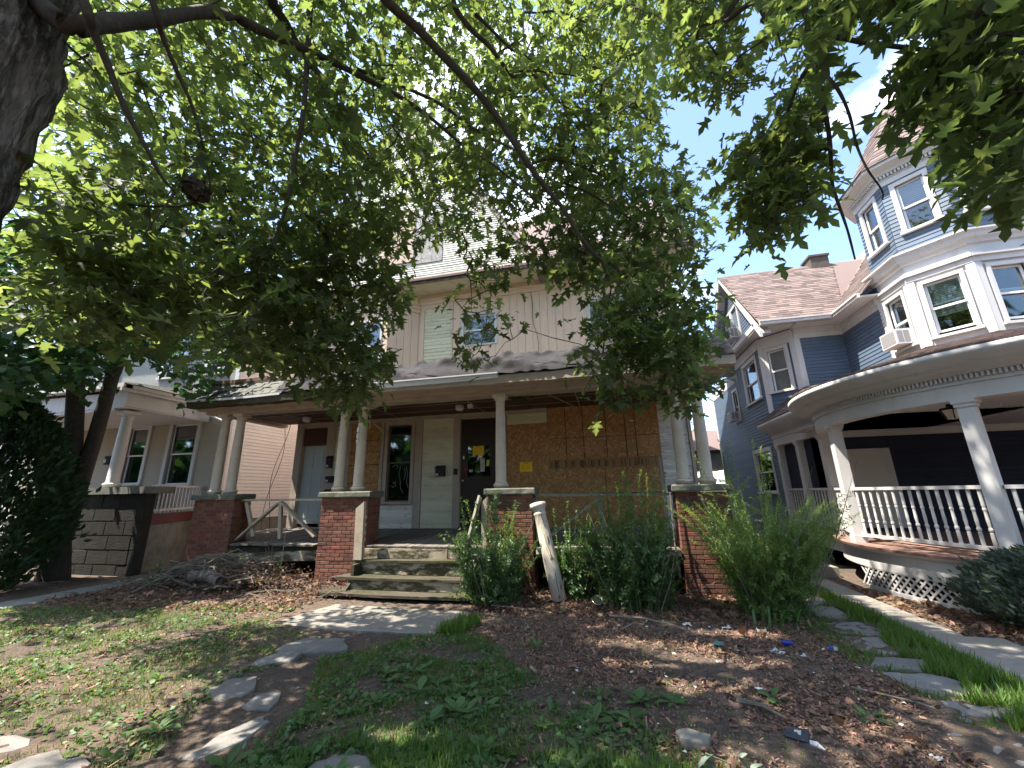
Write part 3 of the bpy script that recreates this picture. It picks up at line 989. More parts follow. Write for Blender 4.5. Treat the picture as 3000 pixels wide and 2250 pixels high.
for x0, x1, y1, single in ((-9.17, -8.08, 8.0, False), (-5.86, -4.78, 8.0, True), (-2.27, -1.42, 8.0, True), (1.07, 1.90, 8.05, True)):
    pier(x0, x1, 7.55, y1, -0.15, 1.625, single)
    cap(x0 - 0.06, x1 + 0.06, 7.49, y1 + 0.05, 1.627, 1.745)

# columns
PROF = [(0.128, 0.0), (0.128, 0.035), (0.140, 0.045), (0.143, 0.07), (0.128, 0.09), (0.112, 0.10), (0.112, 0.118), (0.100, 0.135), (0.099, 0.5), (0.096, 1.0), (0.090, 1.45), (0.084, 1.66), (0.092, 1.675), (0.092, 1.70), (0.086, 1.715), (0.090, 1.745), (0.108, 1.775), (0.125, 1.795)]


def column(x, y, z0, z1, s=1.0, name='porch_column', parent=H, m=M_COLUMN, lean=0.0):
    sc = (z1 - z0 - 0.02) / 1.855
    mb = MB()
    c = (x, y, z0)
    b = len(mb.v)
    mb.lathe(c, [(r * s, z * sc) for r, z in PROF[5:15]], 22)
    col = mb.obj(name, m, parent, True)
    lo = MB().lathe(c, [(r * s, z * sc) for r, z in PROF[:6]], 22)
    lo.obj('base', m, col, True)
    hi = MB().lathe(c, [(r * s, z * sc) for r, z in PROF[14:]], 22)
    hi.box(x - 0.13 * s, x + 0.13 * s, y - 0.13 * s, y + 0.13 * s, z0 + 1.797 * sc, z1)
    hi.obj('capital', m, col)
    return col


for x in (-8.90, -8.46, -5.64, -5.18, -2.06, 1.26, 1.64):
    column(x, 7.76, 1.745, 3.60, 1.05)

# entablature, gutter, mansard lip and flat porch roof
def soft_run(x0, x1, y0, y1, z0, z1, n=26, j=0.006):
    """A long board that sags and wanders a little."""
    mb = MB()
    rows = [[], [], [], []]
    for i in range(n + 1):
        x = x0 + (x1 - x0) * i / n
        s = -0.022 * math.sin(math.pi * i / n) + rnd.uniform(-j, j)
        t = rnd.uniform(-j, j)
        for k, (y, z) in enumerate(((y0 + t, z0 + s), (y1, z0 + s), (y1, z1 + s), (y0 + t, z1 + s))):
            rows[k].append((x, y, z))
    mb.strip([rows[0], rows[1]]).strip([rows[1], rows[2]]).strip([rows[2], rows[3]]).strip([rows[3], rows[0]])
    mb.add([rows[k][0] for k in range(4)], [(0, 1, 2, 3)])
    mb.add([rows[k][-1] for k in range(4)], [(3, 2, 1, 0)])
    return mb


soft_run(-9.36, 2.10, 7.60, 7.93, 3.60, 3.78).obj('beam', M_TAUPE, H)
soft_run(-9.42, 2.16, 7.40, 7.598, 3.665, 3.80, j=0.004).obj('bed_moulding', M_TAUPE, H)
soft_run(-9.50, -5.32, 7.20, 7.398, 3.715, 3.862, j=0.012).obj('fascia_board', M_MOSSY, H)
soft_run(-5.31, 2.24, 7.20, 7.398, 3.715, 3.875, j=0.008).obj('fascia_board', M_TAUPE, H)
g = soft_run(-5.28, -1.95, 7.165, 7.198, 3.80, 3.905, 14, 0.002)
g.box(-5.28, -1.95, 7.14, 7.164, 3.885, 3.91)
g.obj('gutter_flashing', M_GUTTER, H)
soft_run(-9.45, -6.92, 7.165, 7.198, 3.835, 3.885, 12, 0.003).obj('gutter_flashing', M_GUTTER, H)
mb = MB()
mb.box(-9.36, -9.08, 7.935, 9.9, 3.62, 3.80)
mb.obj('side_beam', M_TAUPE, H)
MB().box(1.82, 2.08, 7.935, 9.9, 3.62, 3.80).obj('side_beam', M_TAUPE, H)
mb = MB()
mb.hexa([(-9.5, 7.4, 3.85), (-9.36, 7.4, 3.85), (-9.36, 9.9, 3.85), (-9.5, 9.9, 3.85), (-9.5, 7.22, 3.9), (-9.1, 7.62, 4.33), (-9.1, 9.9, 4.33), (-9.5, 9.9, 3.9)])
mb.hexa([(2.1, 7.4, 3.85), (2.24, 7.4, 3.85), (2.24, 9.9, 3.85), (2.1, 9.9, 3.85), (1.85, 7.62, 4.33), (2.24, 7.22, 3.9), (2.24, 9.9, 3.9), (1.85, 9.9, 4.33)])
mb.box(-9.3, 2.0, 7.55, 9.88, 4.22, 4.30).box(-9.4, 2.1, 7.45, 9.88, 3.86, 3.9)
mb.hexa([(-9.45, 7.23, 3.87), (2.2, 7.23, 3.87), (2.2, 7.33, 3.87), (-9.45, 7.33, 3.87), (-9.2, 7.60, 4.28), (1.95, 7.60, 4.28), (1.95, 7.7, 4.28), (-9.2, 7.7, 4.28)])
mb.obj('porch_roof', M_SLATE, H)
soft_run(-9.3, -7.3, 7.56, 7.72, 4.31, 4.36, 10, 0.008).obj('roof_edge_board', M_MOSSY, H)
soft_run(-9.32, -7.75, 7.60, 7.74, 4.37, 4.45, 8, 0.006).obj('roof_edge_board', mat('brown_board', (0.17, 0.10, 0.07), 0.8), H)
sm = MB().hexa([(0, 0, 0), (0.2, 0, 0), (0.2, 0.012, 0), (0, 0.012, 0), (0, 0, 0.17), (0.2, 0, 0.17), (0.2, 0.008, 0.17), (0, 0.008, 0.17)]).mesh('slate', M_SLATE)
lean = -math.atan2(0.38, 0.42)
for r_ in range(4):
    for i in range(13):
        f = (r_ + rnd.uniform(-0.05, 0.05)) / 4.0
        if rnd.random() < 0.12:
            continue
        x = -9.3 + i * 0.205 + (0.1 if r_ % 2 else 0)
        place(sm, 'slate', H, (x, 7.205 + 0.38 * f, 3.895 + 0.42 * f), (lean + rnd.uniform(-0.1, 0.02), rnd.uniform(-0.08, 0.08), rnd.uniform(-0.03, 0.03)), (rnd.uniform(0.8, 1.0), 1, 1))
# the loose felt
rows = []
nx, nz = 190, 16
xs = np.linspace(-7.05, 2.2, nx)
edge = 0.03 * np.sin(xs * 5.1) * np.sin(xs * 1.7 + 1) + 0.025 * np.sin(xs * 13.0)
wob = np.cumsum(rng.normal(0, 1, nx))
wob = (wob - np.convolve(wob, np.ones(21) / 21, 'same'))
wob = 0.010 * wob / max(1e-6, wob.std())
for k in range(nz + 1):
    f = k / nz
    row = []
    for i, x in enumerate(xs):
        y = 7.205 + 0.40 * f - 0.028 - 0.02 * math.sin(3.1 * f)
        z = 3.905 + (0.50 + 0.028 * math.sin(2.1 * x + 0.7) + wob[i] * 1.6) * f
        fold = 0.060 * math.sin(3.1 * x + 4.5 * f + math.sin(1.3 * x)) * math.sin(math.pi * f) + 0.034 * math.sin(9.7 * x - 7 * f + 1.3 * math.sin(3 * x)) * f + 0.012 * math.sin(19 * x + 13 * f + 2 * math.sin(5 * x))
        y -= abs(fold) * 1.3
        z += fold * 1.1 + edge[i] * f * f
        if x < -6.2:
            z -= 0.05 * f * (-(x + 6.2) / 0.85)
        row.append((x + 0.03 * math.sin(7 * f + x), y, z - (0.02 if k == 0 else 0)))
    rows.append(row)
rows.append([(p[0], p[1] + 0.32, p[2] - 0.07) for p in rows[-1]])
MB().strip(rows).obj('roofing_felt', M_TARP, H, True)

# porch ceiling
for i in range(9):
    for j in range(3):
        x0, y0 = -9.05 + i * 1.21, 7.94 + j * 0.653
        MB().box(x0 + 0.004, x0 + 1.205, y0 + 0.004, y0 + 0.649, 3.70 + rnd.uniform(-0.006, 0.006), 3.74).obj('ceiling_panel', M_CEIL, H)
mb = MB()
for j in (1, 2):
    mb.box(-9.0, 1.8, 7.94 + j * 0.653 - 0.012, 7.94 + j * 0.653 + 0.012, 3.685, 3.693)
for i in range(1, 9, 1):
    if i % 2:
        mb.box(-9.05 + i * 1.21 - 0.012, -9.05 + i * 1.21 + 0.012, 7.95, 9.88, 3.675, 3.684)
mb.obj('batten', M_STRIP, H)
mb = MB()
mb.beam((-0.2 - 1.05, 8.0, 3.68), (-0.62, 9.6, 3.60), 0.03, 0.012)
mb.obj('loose_batten', M_STRIP, H)
MB().beam((1.25, 8.0, 3.69), (0.85, 9.6, 3.64), 0.03, 0.012).obj('loose_batten', M_STRIP, H)
mb = MB()
pts = []
for i in range(10):
    pts.append((-1.85 + 0.05 * i, 7.95 + rnd.uniform(-0.05, 0.05), 3.55 + rnd.uniform(-0.03, 0.04)))
mb.tube(pts, [0.03 + rnd.uniform(0, 0.03) for _ in pts], 6)
mb.obj('torn_soffit', M_MOSSY, H)

# railings
def rail(xa, xb, m, brace, post_x, y=7.78, ztop=1.60, wob=0.01):
    R = MB()
    R.beam((xa, y, ztop + wob), (xb, y, ztop - wob), 0.09, 0.045)
    root = R.obj('railing', m, H)
    for p in post_x:
        MB().beam((p[0], y, p[2]), (p[1], y, p[3]), 0.06, 0.075, up=(1, 0, 0)).obj('post', m, root)
    for b in brace:
        MB().beam((b[0], y - 0.02, b[1]), (b[2], y - 0.02, b[3]), 0.04, 0.10, up=(0, 1, 0)).obj('brace', m, root)


rail(-8.28, -5.9, M_RAIL, [(-8.10, 0.76, -7.12, 1.53), (-7.0, 1.53, -6.1, 0.85)], [(-7.07, -6.98, 1.57, 0.80), (-8.16, -8.22, 1.57, 0.97), (-7.98, -7.66, 1.57, 0.85)])
rail(-1.40, 1.05, M_GREYRAIL, [(-1.12, 0.90, -0.23, 1.53)], [(-0.22, -0.16, 1.57, 0.80), (-1.38, -1.36, 1.57, 0.80)])

# steps: four rotten treads and their risers
def plank(x0, x1, y0, y1, z0, z1, m, name, sag=0.01, j=0.006, n=16, dl=0.0):
    mb = MB()
    rows = [[], [], [], []]
    for i in range(n + 1):
        f = i / n
        x = x0 + (x1 - x0) * f
        s = -sag * math.sin(math.pi * f) + rnd.uniform(-j, j) * 0.4 + dl * f
        t = rnd.uniform(-j, j) * 1.5
        for k, (y, z) in enumerate(((y0 + t, z0 + s), (y1, z0 + s), (y1, z1 + s), (y0 + t * 0.7, z1 + s))):
            rows[k].append((x, y, z))
    mb.strip([rows[0], rows[1]]).strip([rows[1], rows[2]]).strip([rows[2], rows[3]]).strip([rows[3], rows[0]])
    mb.add([rows[k][0] for k in range(4)], [(0, 1, 2, 3)])
    mb.add([rows[k][-1] for k in range(4)], [(3, 2, 1, 0)])
    return mb.obj(name, m, stairs)


stairs = MB().box(-4.655, -2.505, 7.34, 7.40, -0.1, 0.44).obj('front_steps', M_MOSSY, H)
for x in (-4.72, -2.50):
    MB().prism([(6.78, -0.1), (7.5, -0.1), (7.5, 0.44), (7.06, 0.44), (7.06, 0.205), (6.78, 0.0)], x, x + 0.06).obj('stringer', M_MOSSY, stairs)
    ob_ = stairs.children[-1]
    for v_ in ob_.data.vertices:
        v_.co = (v_.co.z, v_.co.x, v_.co.y)
plank(-4.86, -2.38, 7.26, 7.54, 0.455, 0.495, M_MOSSY, 'tread', 0.008, dl=0.02)
plank(-4.95, -2.34, 6.98, 7.30, 0.215, 0.255, M_MOSSY, 'tread', 0.010)
plank(-5.12, -2.32, 6.70, 7.02, 0.010, 0.052, M_MOSSY, 'tread', 0.008)
plank(-4.72, -3.02, 7.455, 7.485, 0.50, 0.675, M_RISER, 'riser', 0.002)
plank(-3.0, -2.42, 7.462, 7.49, 0.52, 0.66, M_RISER, 'riser', 0.002)
plank(-4.78, -2.42, 7.29, 7.315, 0.258, 0.452, M_RISER, 'riser', 0.002)
plank(-4.72, -2.40, 7.01, 7.035, 0.055, 0.205, M_RISER, 'riser', 0.002)
mb = MB()
mb.hexa([(-4.80, 7.22, 0.50), (-4.63, 7.22, 0.50), (-4.63, 7.30, 0.50), (-4.80, 7.30, 0.50), (-4.83, 7.22, 1.42), (-4.66, 7.22, 1.55), (-4.66, 7.30, 1.55), (-4.83, 7.30, 1.42)])
mb.obj('newel_post', M_RAIL, stairs)
mb = MB()
mb.hexa([(-2.30, 7.26, 0.45), (-2.19, 7.26, 0.45), (-2.19, 7.34, 0.45), (-2.30, 7.34, 0.45), (-2.30, 7.26, 1.50), (-2.19, 7.26, 1.60), (-2.19, 7.34, 1.60), (-2.30, 7.34, 1.50)])
mb.obj('newel_post', M_RAIL, stairs)
mb = MB()
mb.beam((-2.34, 7.30, 1.60), (-2.42, 6.86, 0.80), 0.04, 0.12, up=(0, -0.5, 0.8))
mb.beam((-2.42, 6.86, 0.80), (-2.44, 6.86, 0.1), 0.05, 0.09, up=(0, 1, 0))
mb.obj('stair_rail', M_GREYRAIL, stairs)

# upper storey: peach panels, bay, frieze
UZ0, UZ1 = 4.25, 7.06
up_holes = [hole(-3.72, -2.68, 5.62, 6.56, 0.06), hole(-0.27, 1.0, 5.2, 6.60, 0.06)]
sheath(WF, H, WX0, WX1, 4.301, 7.30, up_holes, M_PEACH, 'upper_wall')


def groove_panels(w, a0, a1, z0, z1, step, holes=()):
    n = max(1, int(round((a1 - a0) / step)))
    e = (a1 - a0) / n
    for i in range(n):
        b0, b1 = a0 + i * e, a0 + (i + 1) * e
        hs = [h for h in holes if h[0] < b1 - 0.01 and h[1] > b0 + 0.01]
        segs = [(z0, z1)]
        if hs:
            segs = free(z0, z1, [(h[2], h[3]) for h in hs])
            # fill beside a hole that covers only part of the board
            for h in hs:
                for s0, s1 in ((b0, h[0]), (h[1], b1)):
                    if s1 - s0 > 0.02 and s0 >= b0 - 1e-6 and s1 <= b1 + 1e-6:
                        mb = MB()
                        w.box(mb, s0 + 0.002, s1 - 0.002, h[2], h[3], 0.002, 0.016)
                        mb.obj('siding_panel', M_PEACH, H)
        for q0, q1 in segs:
            mb = MB()
            w.box(mb, b0 + 0.005, b1 - 0.005, q0, q1, 0.002, 0.016)
            mb.obj('siding_panel', M_PEACH, H)


big = [(-3.72, -2.68, 5.58, 6.56), (-0.27, 1.0, 5.14, 6.60)]
groove_panels(WF, -3.98, 1.82, 4.25, 6.98, 0.205, big)
clap(H, WF, -4.85, -4.02, 4.28, 6.86, 0.105, M_CREAM)
clap(H, WF, -8.58, -8.12, 4.28, 6.2, 0.105, M_CREAM)
mb = MB()
for a0, a1, z0, z1, dd in ((-4.98, -4.86, 4.25, 6.98, 0.03), (-4.01, -3.985, 4.25, 6.98, 0.03), (-4.86, -4.01, 6.865, 6.98, 0.03), (1.825, 1.9, 4.25, 6.98, 0.03), (-8.7, -8.6, 4.25, 6.98, 0.03), (-8.10, -7.66, 4.25, 6.98, 0.02)):
    WF.box(mb, a0, a1, z0, z1, 0.0, dd)
WF.box(mb, -5.0, 1.95, 6.985, 7.10, 0.0, 0.055)
WF.box(mb, -5.0, 1.95, 7.10, 7.16, 0.0, 0.09)
WF.box(mb, -5.0, 1.95, 7.16, 7.296, 0.0, 0.05)
mb.obj('frieze', M_PEACH, H)
window(WF, H, -3.72, -2.68, 5.62, 6.56, tw=0.06, blind=M_SHADE, blind_frac=0.4, sill=False)
window(WF, H, -0.27, 1.0, 5.2, 6.60, tw=0.06, blind=M_SHADE, blind_frac=0.5, sill=False)
WB = Wall((-7.05, 9.3), (1, 0))
WBR = Wall((-5.64, 9.3), (1, 1))
WBL = Wall((-7.65, 9.9), (1, -1))
bh = [hole(0.26, 1.22, 4.95, 6.43, 0.06)]
sheath(WB, H, 0, 1.41, 4.25, 7.3, bh, M_PEACH, 'bay_wall')
sheath(WBR, H, 0, 0.85, 4.25, 7.3, [], M_PEACH, 'bay_wall')
sheath(WBL, H, 0, 0.85, 4.25, 7.3, [], M_PEACH, 'bay_wall')
groove_panels(WB, 0.02, 1.39, 4.25, 6.75, 0.2, [(0.26, 1.22, 4.9, 6.43)])
groove_panels(WBR, 0.02, 0.83, 4.25, 6.75, 0.2)
groove_panels(WBL, 0.02, 0.83, 4.25, 6.75, 0.2)
window(WB, H, 0.26, 1.22, 4.95, 6.43, tw=0.06, blind=M_SHADE, blind_frac=0.25, sill=False)
mb = MB()
for w, a1 in ((WB, 1.41), (WBR, 0.85), (WBL, 0.85)):
    w.box(mb, -0.01, a1 + 0.01, 6.755, 6.87, 0.0, 0.045)
    w.box(mb, -0.02, a1 + 0.02, 6.87, 6.93, 0.0, 0.08)
    w.box(mb, -0.01, a1 + 0.01, 6.93, 7.296, 0.0, 0.035)
mb.obj('bay_frieze', M_PEACH, H)

# soffit, eave, roof
mb = MB()
mb.box(-9.2, 2.4, 9.22, 9.9, 7.30, 7.335)
mb.obj('soffit', mat('cream_soffit', (0.56, 0.50, 0.38), 0.8, [(3, (0.45, 0.39, 0.29), 0.45, 0.7)]), H)
mb = MB()
mb.box(-9.22, -2.0, 9.17, 9.218, 7.30, 7.40)
mb.box(-2.0, 2.42, 9.12, 9.218, 7.30, 7.42)
mb.obj('eave_board', mat('dark_weathered_eave', (0.15, 0.12, 0.10), 0.9, [(6, (0.30, 0.26, 0.22), 0.5, 0.7)]), H)
mb = MB()
mb.beam((-5.6, 9.12, 7.36), (-3.9, 9.14, 7.47), 0.012, 0.05, up=(0, 0, 1))
mb.obj('loose_flashing', M_PEEL, H)
RIDGE_Y, RIDGE_Z, EZ = 14.2, 12.6, 7.42
mb = MB()
for s in (0.0,):
    mb.hexa([(-9.2, 9.1, EZ - 0.06), (2.4, 9.1, EZ - 0.06), (2.4, RIDGE_Y, RIDGE_Z - 0.06), (-9.2, RIDGE_Y, RIDGE_Z - 0.06), (-9.2, 9.1, EZ), (2.4, 9.1, EZ), (2.4, RIDGE_Y, RIDGE_Z), (-9.2, RIDGE_Y, RIDGE_Z)])
    mb.hexa([(-9.2, RIDGE_Y, RIDGE_Z - 0.06), (2.4, RIDGE_Y, RIDGE_Z - 0.06), (2.4, 21.3, 7.2), (-9.2, 21.3, 7.2), (-9.2, RIDGE_Y, RIDGE_Z), (2.4, RIDGE_Y, RIDGE_Z), (2.4, 21.3, 7.26), (-9.2, 21.3, 7.26)])
roof = mb.obj('roof', M_SHINGLEJ, H)
mb = MB()
for x0 in (WX0, WX1 - 0.12):
    mb.add([(x, y, z) for x in (x0, x0 + 0.12) for y, z in ((9.9, 7.3), (21.0, 7.3), (RIDGE_Y, RIDGE_Z - 0.2))], [(0, 1, 2), (5, 4, 3), (0, 3, 4, 1), (1, 4, 5, 2), (2, 5, 3, 0)])
mb.obj('end_gable', M_PEACH, H)
# shingle courses on the part of the roof that can be seen
mb = MB()
for i in range(16):
    f0, f1 = i / 32.0, (i + 1.15) / 32.0
    x = -1.6 + rnd.uniform(0, 0.3)
    while x < 2.38:
        w_ = min(rnd.uniform(0.25, 0.36), 2.4 - x)
        y0, y1 = 9.1 + (RIDGE_Y - 9.1) * f0, 9.1 + (RIDGE_Y - 9.1) * f1
        z0, z1 = EZ + (RIDGE_Z - EZ) * f0, EZ + (RIDGE_Z - EZ) * f1
        mb.hexa([(x, y0 - 0.01, z0 + 0.002), (x + w_ - 0.006, y0 - 0.01, z0 + 0.002), (x + w_ - 0.006, y1, z1), (x, y1, z1), (x, y0 - 0.012, z0 + 0.02), (x + w_ - 0.006, y0 - 0.012, z0 + 0.02), (x + w_ - 0.006, y1, z1 + 0.006), (x, y1, z1 + 0.006)])
        x += w_
tag(mb.obj('shingles', M_SHINGLEJ, roof), kind='stuff')

# front gable
WG = Wall((0, 9.2), (1, 0))
AX, AZ, SL = -5.3, 13.95, 1.74
gz0 = 7.41
mb = MB()
hw = (AZ - gz0) / SL
mb.add([(x, y, z) for y in (9.2, 9.32) for x, z in ((AX - hw, gz0), (AX + hw, gz0), (AX, AZ))], [(0, 1, 2), (5, 4, 3), (0, 3, 4, 1), (1, 4, 5, 2), (2, 5, 3, 0)])
mb.obj('gable_wall', M_PEEL, H)
clap(H, WG, AX - hw, AX + hw, gz0, 13.3, 0.068, M_PEEL, [(-7.05, -4.05, 7.93, 9.72)], clip=lambda z: (AX - (AZ - z) / SL, AX + (AZ - z) / SL), wavy=0.002)
for a0, a1, z0, z1, m, dd in ((-7.03, -6.72, 7.95, 9.65, M_PLY, 0.03), (-6.71, -6.40, 7.95, 9.65, M_PLY, 0.03), (-6.39, -6.03, 7.95, 9.65, M_PLY, 0.03), (-6.02, -4.94, 8.02, 9.70, M_OSBP, 0.05),
                              (-5.0, -4.70, 7.93, 9.55, M_PLY, 0.03), (-4.693, -4.38, 7.93, 9.55, M_PLY, 0.03), (-4.373, -4.07, 7.93, 9.55, M_PLY, 0.03)):
    sheet(a0, a1, z0, z1, m, dd, 'plywood_sheet' if m is M_PLY else 'chipboard_sheet', WG)
mb = MB()
for s in (-1, 1):
    x1 = AX + s * (hw + 0.15)
    z1 = gz0 - 0.26
    mb.hexa([(x1, 9.12, z1), (AX, 9.12, AZ), (AX, 15, AZ), (x1, 15, z1), (x1 + s * 0.12, 9.12, z1 + 0.02), (AX, 9.12, AZ + 0.22), (AX, 15, AZ + 0.22), (x1 + s * 0.12, 15, z1 + 0.02)])
mb.obj('gable_roof', M_SHINGLEJ, H)
mb = MB()
for s in (-1, 1):
    mb.beam((AX + s * hw, 9.17, gz0 + 0.05), (AX, 9.17, AZ), 0.05, 0.16, up=(0, 1, 0))
mb.obj('bargeboard', M_TAUPE, H)
# small dormer on the right
WD = Wall((-0.35, 10.2), (1, 0))
mb = MB()
WD.box(mb, 0, 1.2, 8.2, 9.6, -1.6, 0)
dm = mb.obj('dormer', M_WHITE, H)
mb = MB()
mb.add([(-0.5, 10.1, 9.55), (1.0, 10.1, 9.55), (0.25, 10.1, 10.4), (-0.5, 12.4, 9.55), (1.0, 12.4, 9.55), (0.25, 12.4, 10.4)], [(0, 1, 2), (5, 4, 3), (0, 3, 4, 1), (1, 4, 5, 2), (2, 5, 3, 0)])
mb.obj('dormer_roof', M_SHINGLEJ, dm)
flush_boards(H)

# ------------------------------------------------------------------ things fixed to the brown house
def notice(x, y, z, w_, h_, m, name, label, cat, lines=6, tilt=0.0, border=True):
    mb = MB()
    mb.box(-w_ / 2, w_ / 2, -0.002, 0.0, -h_ / 2, h_ / 2)
    me = mb.mesh(name, m)
    o = place(me, name, None, (x, y, z), (0, tilt, 0))
    tag(o, label, cat)
    t = MB()
    if lines:
        t.box(-w_ * 0.22, w_ * 0.25, -0.004, -0.0025, h_ * 0.36, h_ * 0.42)
        for i in range(lines):
            q = h_ * (0.24 - 0.62 * i / lines)
            l = w_ * rnd.uniform(0.25, 0.42)
            t.box(-w_ * 0.40, -w_ * 0.40 + l, -0.004, -0.0025, q - 0.004, q)
            t.box(w_ * 0.03, w_ * 0.03 + l * 0.9, -0.004, -0.0025, q - 0.004, q)
        o2 = place(t.mesh('print_line', M_INK), 'print_line', o, (x, y, z))
    return o


notice(-3.23, 9.945 - 0.012, 2.73, 0.30, 0.225, M_YELLOW, 'notice', 'yellow printed notice on the glass of the dark front door', 'notice')
notice(-1.98, 9.9 - 0.03, 2.27, 0.31, 0.235, M_YELLOW, 'notice', 'yellow printed notice stapled to the upright chipboard beside the front door', 'notice')
notice(-3.12, 9.933, 2.36, 0.12, 0.33, M_PAPER, 'paper_slip', 'tall white paper slip on the front door glass', 'paper', 9)
notice(-2.975, 9.93, 2.40, 0.08, 0.16, mat('lime_paper', (0.55, 0.60, 0.16), 0.8), 'paper_slip', 'small lime green slip curling on the front door', 'paper', 0, 0.1)
notice(-3.43, 9.933, 2.22, 0.09, 0.065, M_PAPER, 'sticker', 'small white sticker low on the front door glass', 'sticker', 2)
notice(-3.55, 9.91, 2.27, 0.10, 0.10, mat('red_sticker', (0.25, 0.03, 0.03), 0.7), 'sticker', 'small dark red sticker on the front door', 'sticker', 0)


def mailbox(x, z, w_, h_, label, kind, num=None, y=9.9, dep=0.10):
    t = thing('mailbox', label, 'mailbox', (x, y, z), 'mailboxes on the porch wall')
    b = MB()
    b.hexa([(x - w_ / 2, y - dep, z), (x + w_ / 2, y - dep, z), (x + w_ / 2, y - 0.022, z), (x - w_ / 2, y - 0.022, z),
            (x - w_ / 2, y - dep, z + h_ * 0.8), (x + w_ / 2, y - dep, z + h_ * 0.8), (x + w_ / 2, y - 0.022, z + h_), (x - w_ / 2, y - 0.022, z + h_)])
    b.obj('body', M_BLACK, t)
    l = MB()
    l.hexa([(x - w_ / 2 - 0.012, y - dep - 0.02, z + h_ * 0.74), (x + w_ / 2 + 0.012, y - dep - 0.02, z + h_ * 0.74), (x + w_ / 2 + 0.012, y - 0.021, z + h_ * 1.0), (x - w_ / 2 - 0.012, y - 0.021, z + h_ * 1.0),
            (x - w_ / 2 - 0.012, y - dep - 0.02, z + h_ * 0.80), (x + w_ / 2 + 0.012, y - dep - 0.02, z + h_ * 0.80), (x + w_ / 2 + 0.012, y - 0.021, z + h_ * 1.06), (x - w_ / 2 - 0.012, y - 0.021, z + h_ * 1.06)])
    l.obj('lid', M_BLACK, t)
    p = MB().box(x - w_ / 2 + 0.01, x - w_ / 2 + 0.085, y - dep - 0.003, y - dep - 0.0005, z + 0.02, z + 0.075)
    p.obj('name_label', M_PAPER if num is None else M_BLACK, t)
    if num:
        place(text_mesh(num, 0.10, M_PAPER), 'number', t, (x - w_ / 2 + 0.05, y - dep - 0.004, z + 0.06), (math.pi / 2, 0, 0))


mailbox(-7.52, 2.42, 0.17, 0.32, 'tall black mailbox, topmost of three beside the pale door', 'v')
mailbox(-7.36, 2.02, 0.42, 0.17, 'wide black mailbox, middle of three beside the pale door', 'h')
mailbox(-7.36, 1.60, 0.42, 0.24, 'wide black mailbox numbered 3, lowest beside the pale door', 'h', '3')
mailbox(-4.22, 2.10, 0.25, 0.26, 'black mailbox with white tag on cream boards left of front door', 'v')
b = MB()
b.box(-3.86, -3.76, 9.83, 9.848, 2.13, 2.28).box(-3.85, -3.77, 9.815, 9.83, 2.15, 2.26)
tag(b.obj('doorbell_box', M_BLACK), 'small black box on the door frame beside the mailbox', 'door buzzer')


def lamp(x, y, z, label):
    t = thing('ceiling_lamp', label, 'lamp', (x, y, z), 'lamps under the porch ceiling')
    MB().lathe((x, y, z), [(0.10, 0), (0.105, -0.02), (0.10, -0.035)][::-1], 20).obj('base', M_WHITE, t, True)
    MB().lathe((x, y, z), [(0.02, -0.125), (0.07, -0.12), (0.092, -0.10), (0.098, -0.075), (0.096, -0.036)], 20).obj('shade', mat('milky_glass', (0.62, 0.60, 0.52), 0.35), t, True)


lamp(-3.35, 8.85, 3.69, 'off white drum lamp under the porch ceiling near the door')
lamp(-7.7, 9.0, 3.69, 'white dome lamp under the porch ceiling near the pale door')
b = MB()
b.box(-3.12, -3.0, 8.75, 8.85, 3.60, 3.69)
tag(b.obj('junction_box', M_WHITE), 'small white junction box beside the ceiling lamp', 'junction box')

for i, ch in enumerate('809'):
    o = place(text_mesh(ch, 0.155, M_METAL, 0.006), 'house_number', None, (-5.215 - 0.003 * i, 7.655, 3.03 - 0.135 * i), (math.pi / 2, 0, 0), (0.85, 1, 1))
    tag(o, 'metal house number %s, %s of three on the round porch column' % (ch, ('top', 'middle', 'bottom')[i]), 'house number', 'house numbers on the column')

for k, (x0, lab) in enumerate(((-7.75, 'thin black cable hanging down the alley past the pale siding'), (-7.68, 'second thin black cable twisting down beside the left porch beam'))):
    pts = []
    for i in range(22):
        f = i / 21
        pts.append((x0 - 0.9 + 0.10 * math.sin(5 * f + k * 2.1) - 0.25 * f, 9.3 + 0.05 * math.sin(7 * f + k), 3.6 - 2.75 * f))
    tag(MB().tube(pts, 0.007, 5).obj('cable', M_WIRE), lab, 'cable')
pts = [(-5.9 + 0.02 * math.sin(i), 9.13 - 0.02 * i / 12 - (0.08 if i > 2 else 0), 7.9 - 0.19 * i + 0.002 * i * i) for i in range(11)]
pts += [(-5.75, 9.0, 6.45), (-5.55, 9.02, 6.40), (-5.4, 9.05, 6.5)]
tag(MB().tube(pts, 0.008, 5).obj('cable', M_WIRE), 'loose black wire dangling from the eave in front of the bay', 'cable')
pts = [(-1.75 + 0.25 * (i / 14.0) + 0.03 * math.sin(i * 0.9), 9.86, 7.0 - 2.3 * i / 14.0) for i in range(15)]
tag(MB().tube(pts, 0.006, 5).obj('cable', M_WIRE), 'thin wire hanging down the peach panels', 'cable')
t = thing('service_mast', 'bent grey electric mast leaning off the left porch roof', 'mast', (-8.9, 8.3, 4.3))
MB().tube([(-9.0, 8.5, 4.28), (-8.8, 8.4, 4.62), (-8.55, 8.3, 4.95), (-8.45, 8.28, 5.15)], 0.035, 8).obj('pipe', mat('galvanised_pipe', (0.33, 0.32, 0.31), 0.5), t, True)
MB().lathe((-8.45, 8.28, 5.15), [(0.05, 0), (0.055, 0.08), (0.02, 0.11)], 10).obj('head', M_BLACK, t)
MB().tube([(-8.47, 8.25, 5.15), (-8.8, 8.2, 4.95), (-8.85, 8.2, 4.75), (-8.6, 8.25, 4.9)], 0.008, 5).obj('loop', M_WIRE, t)

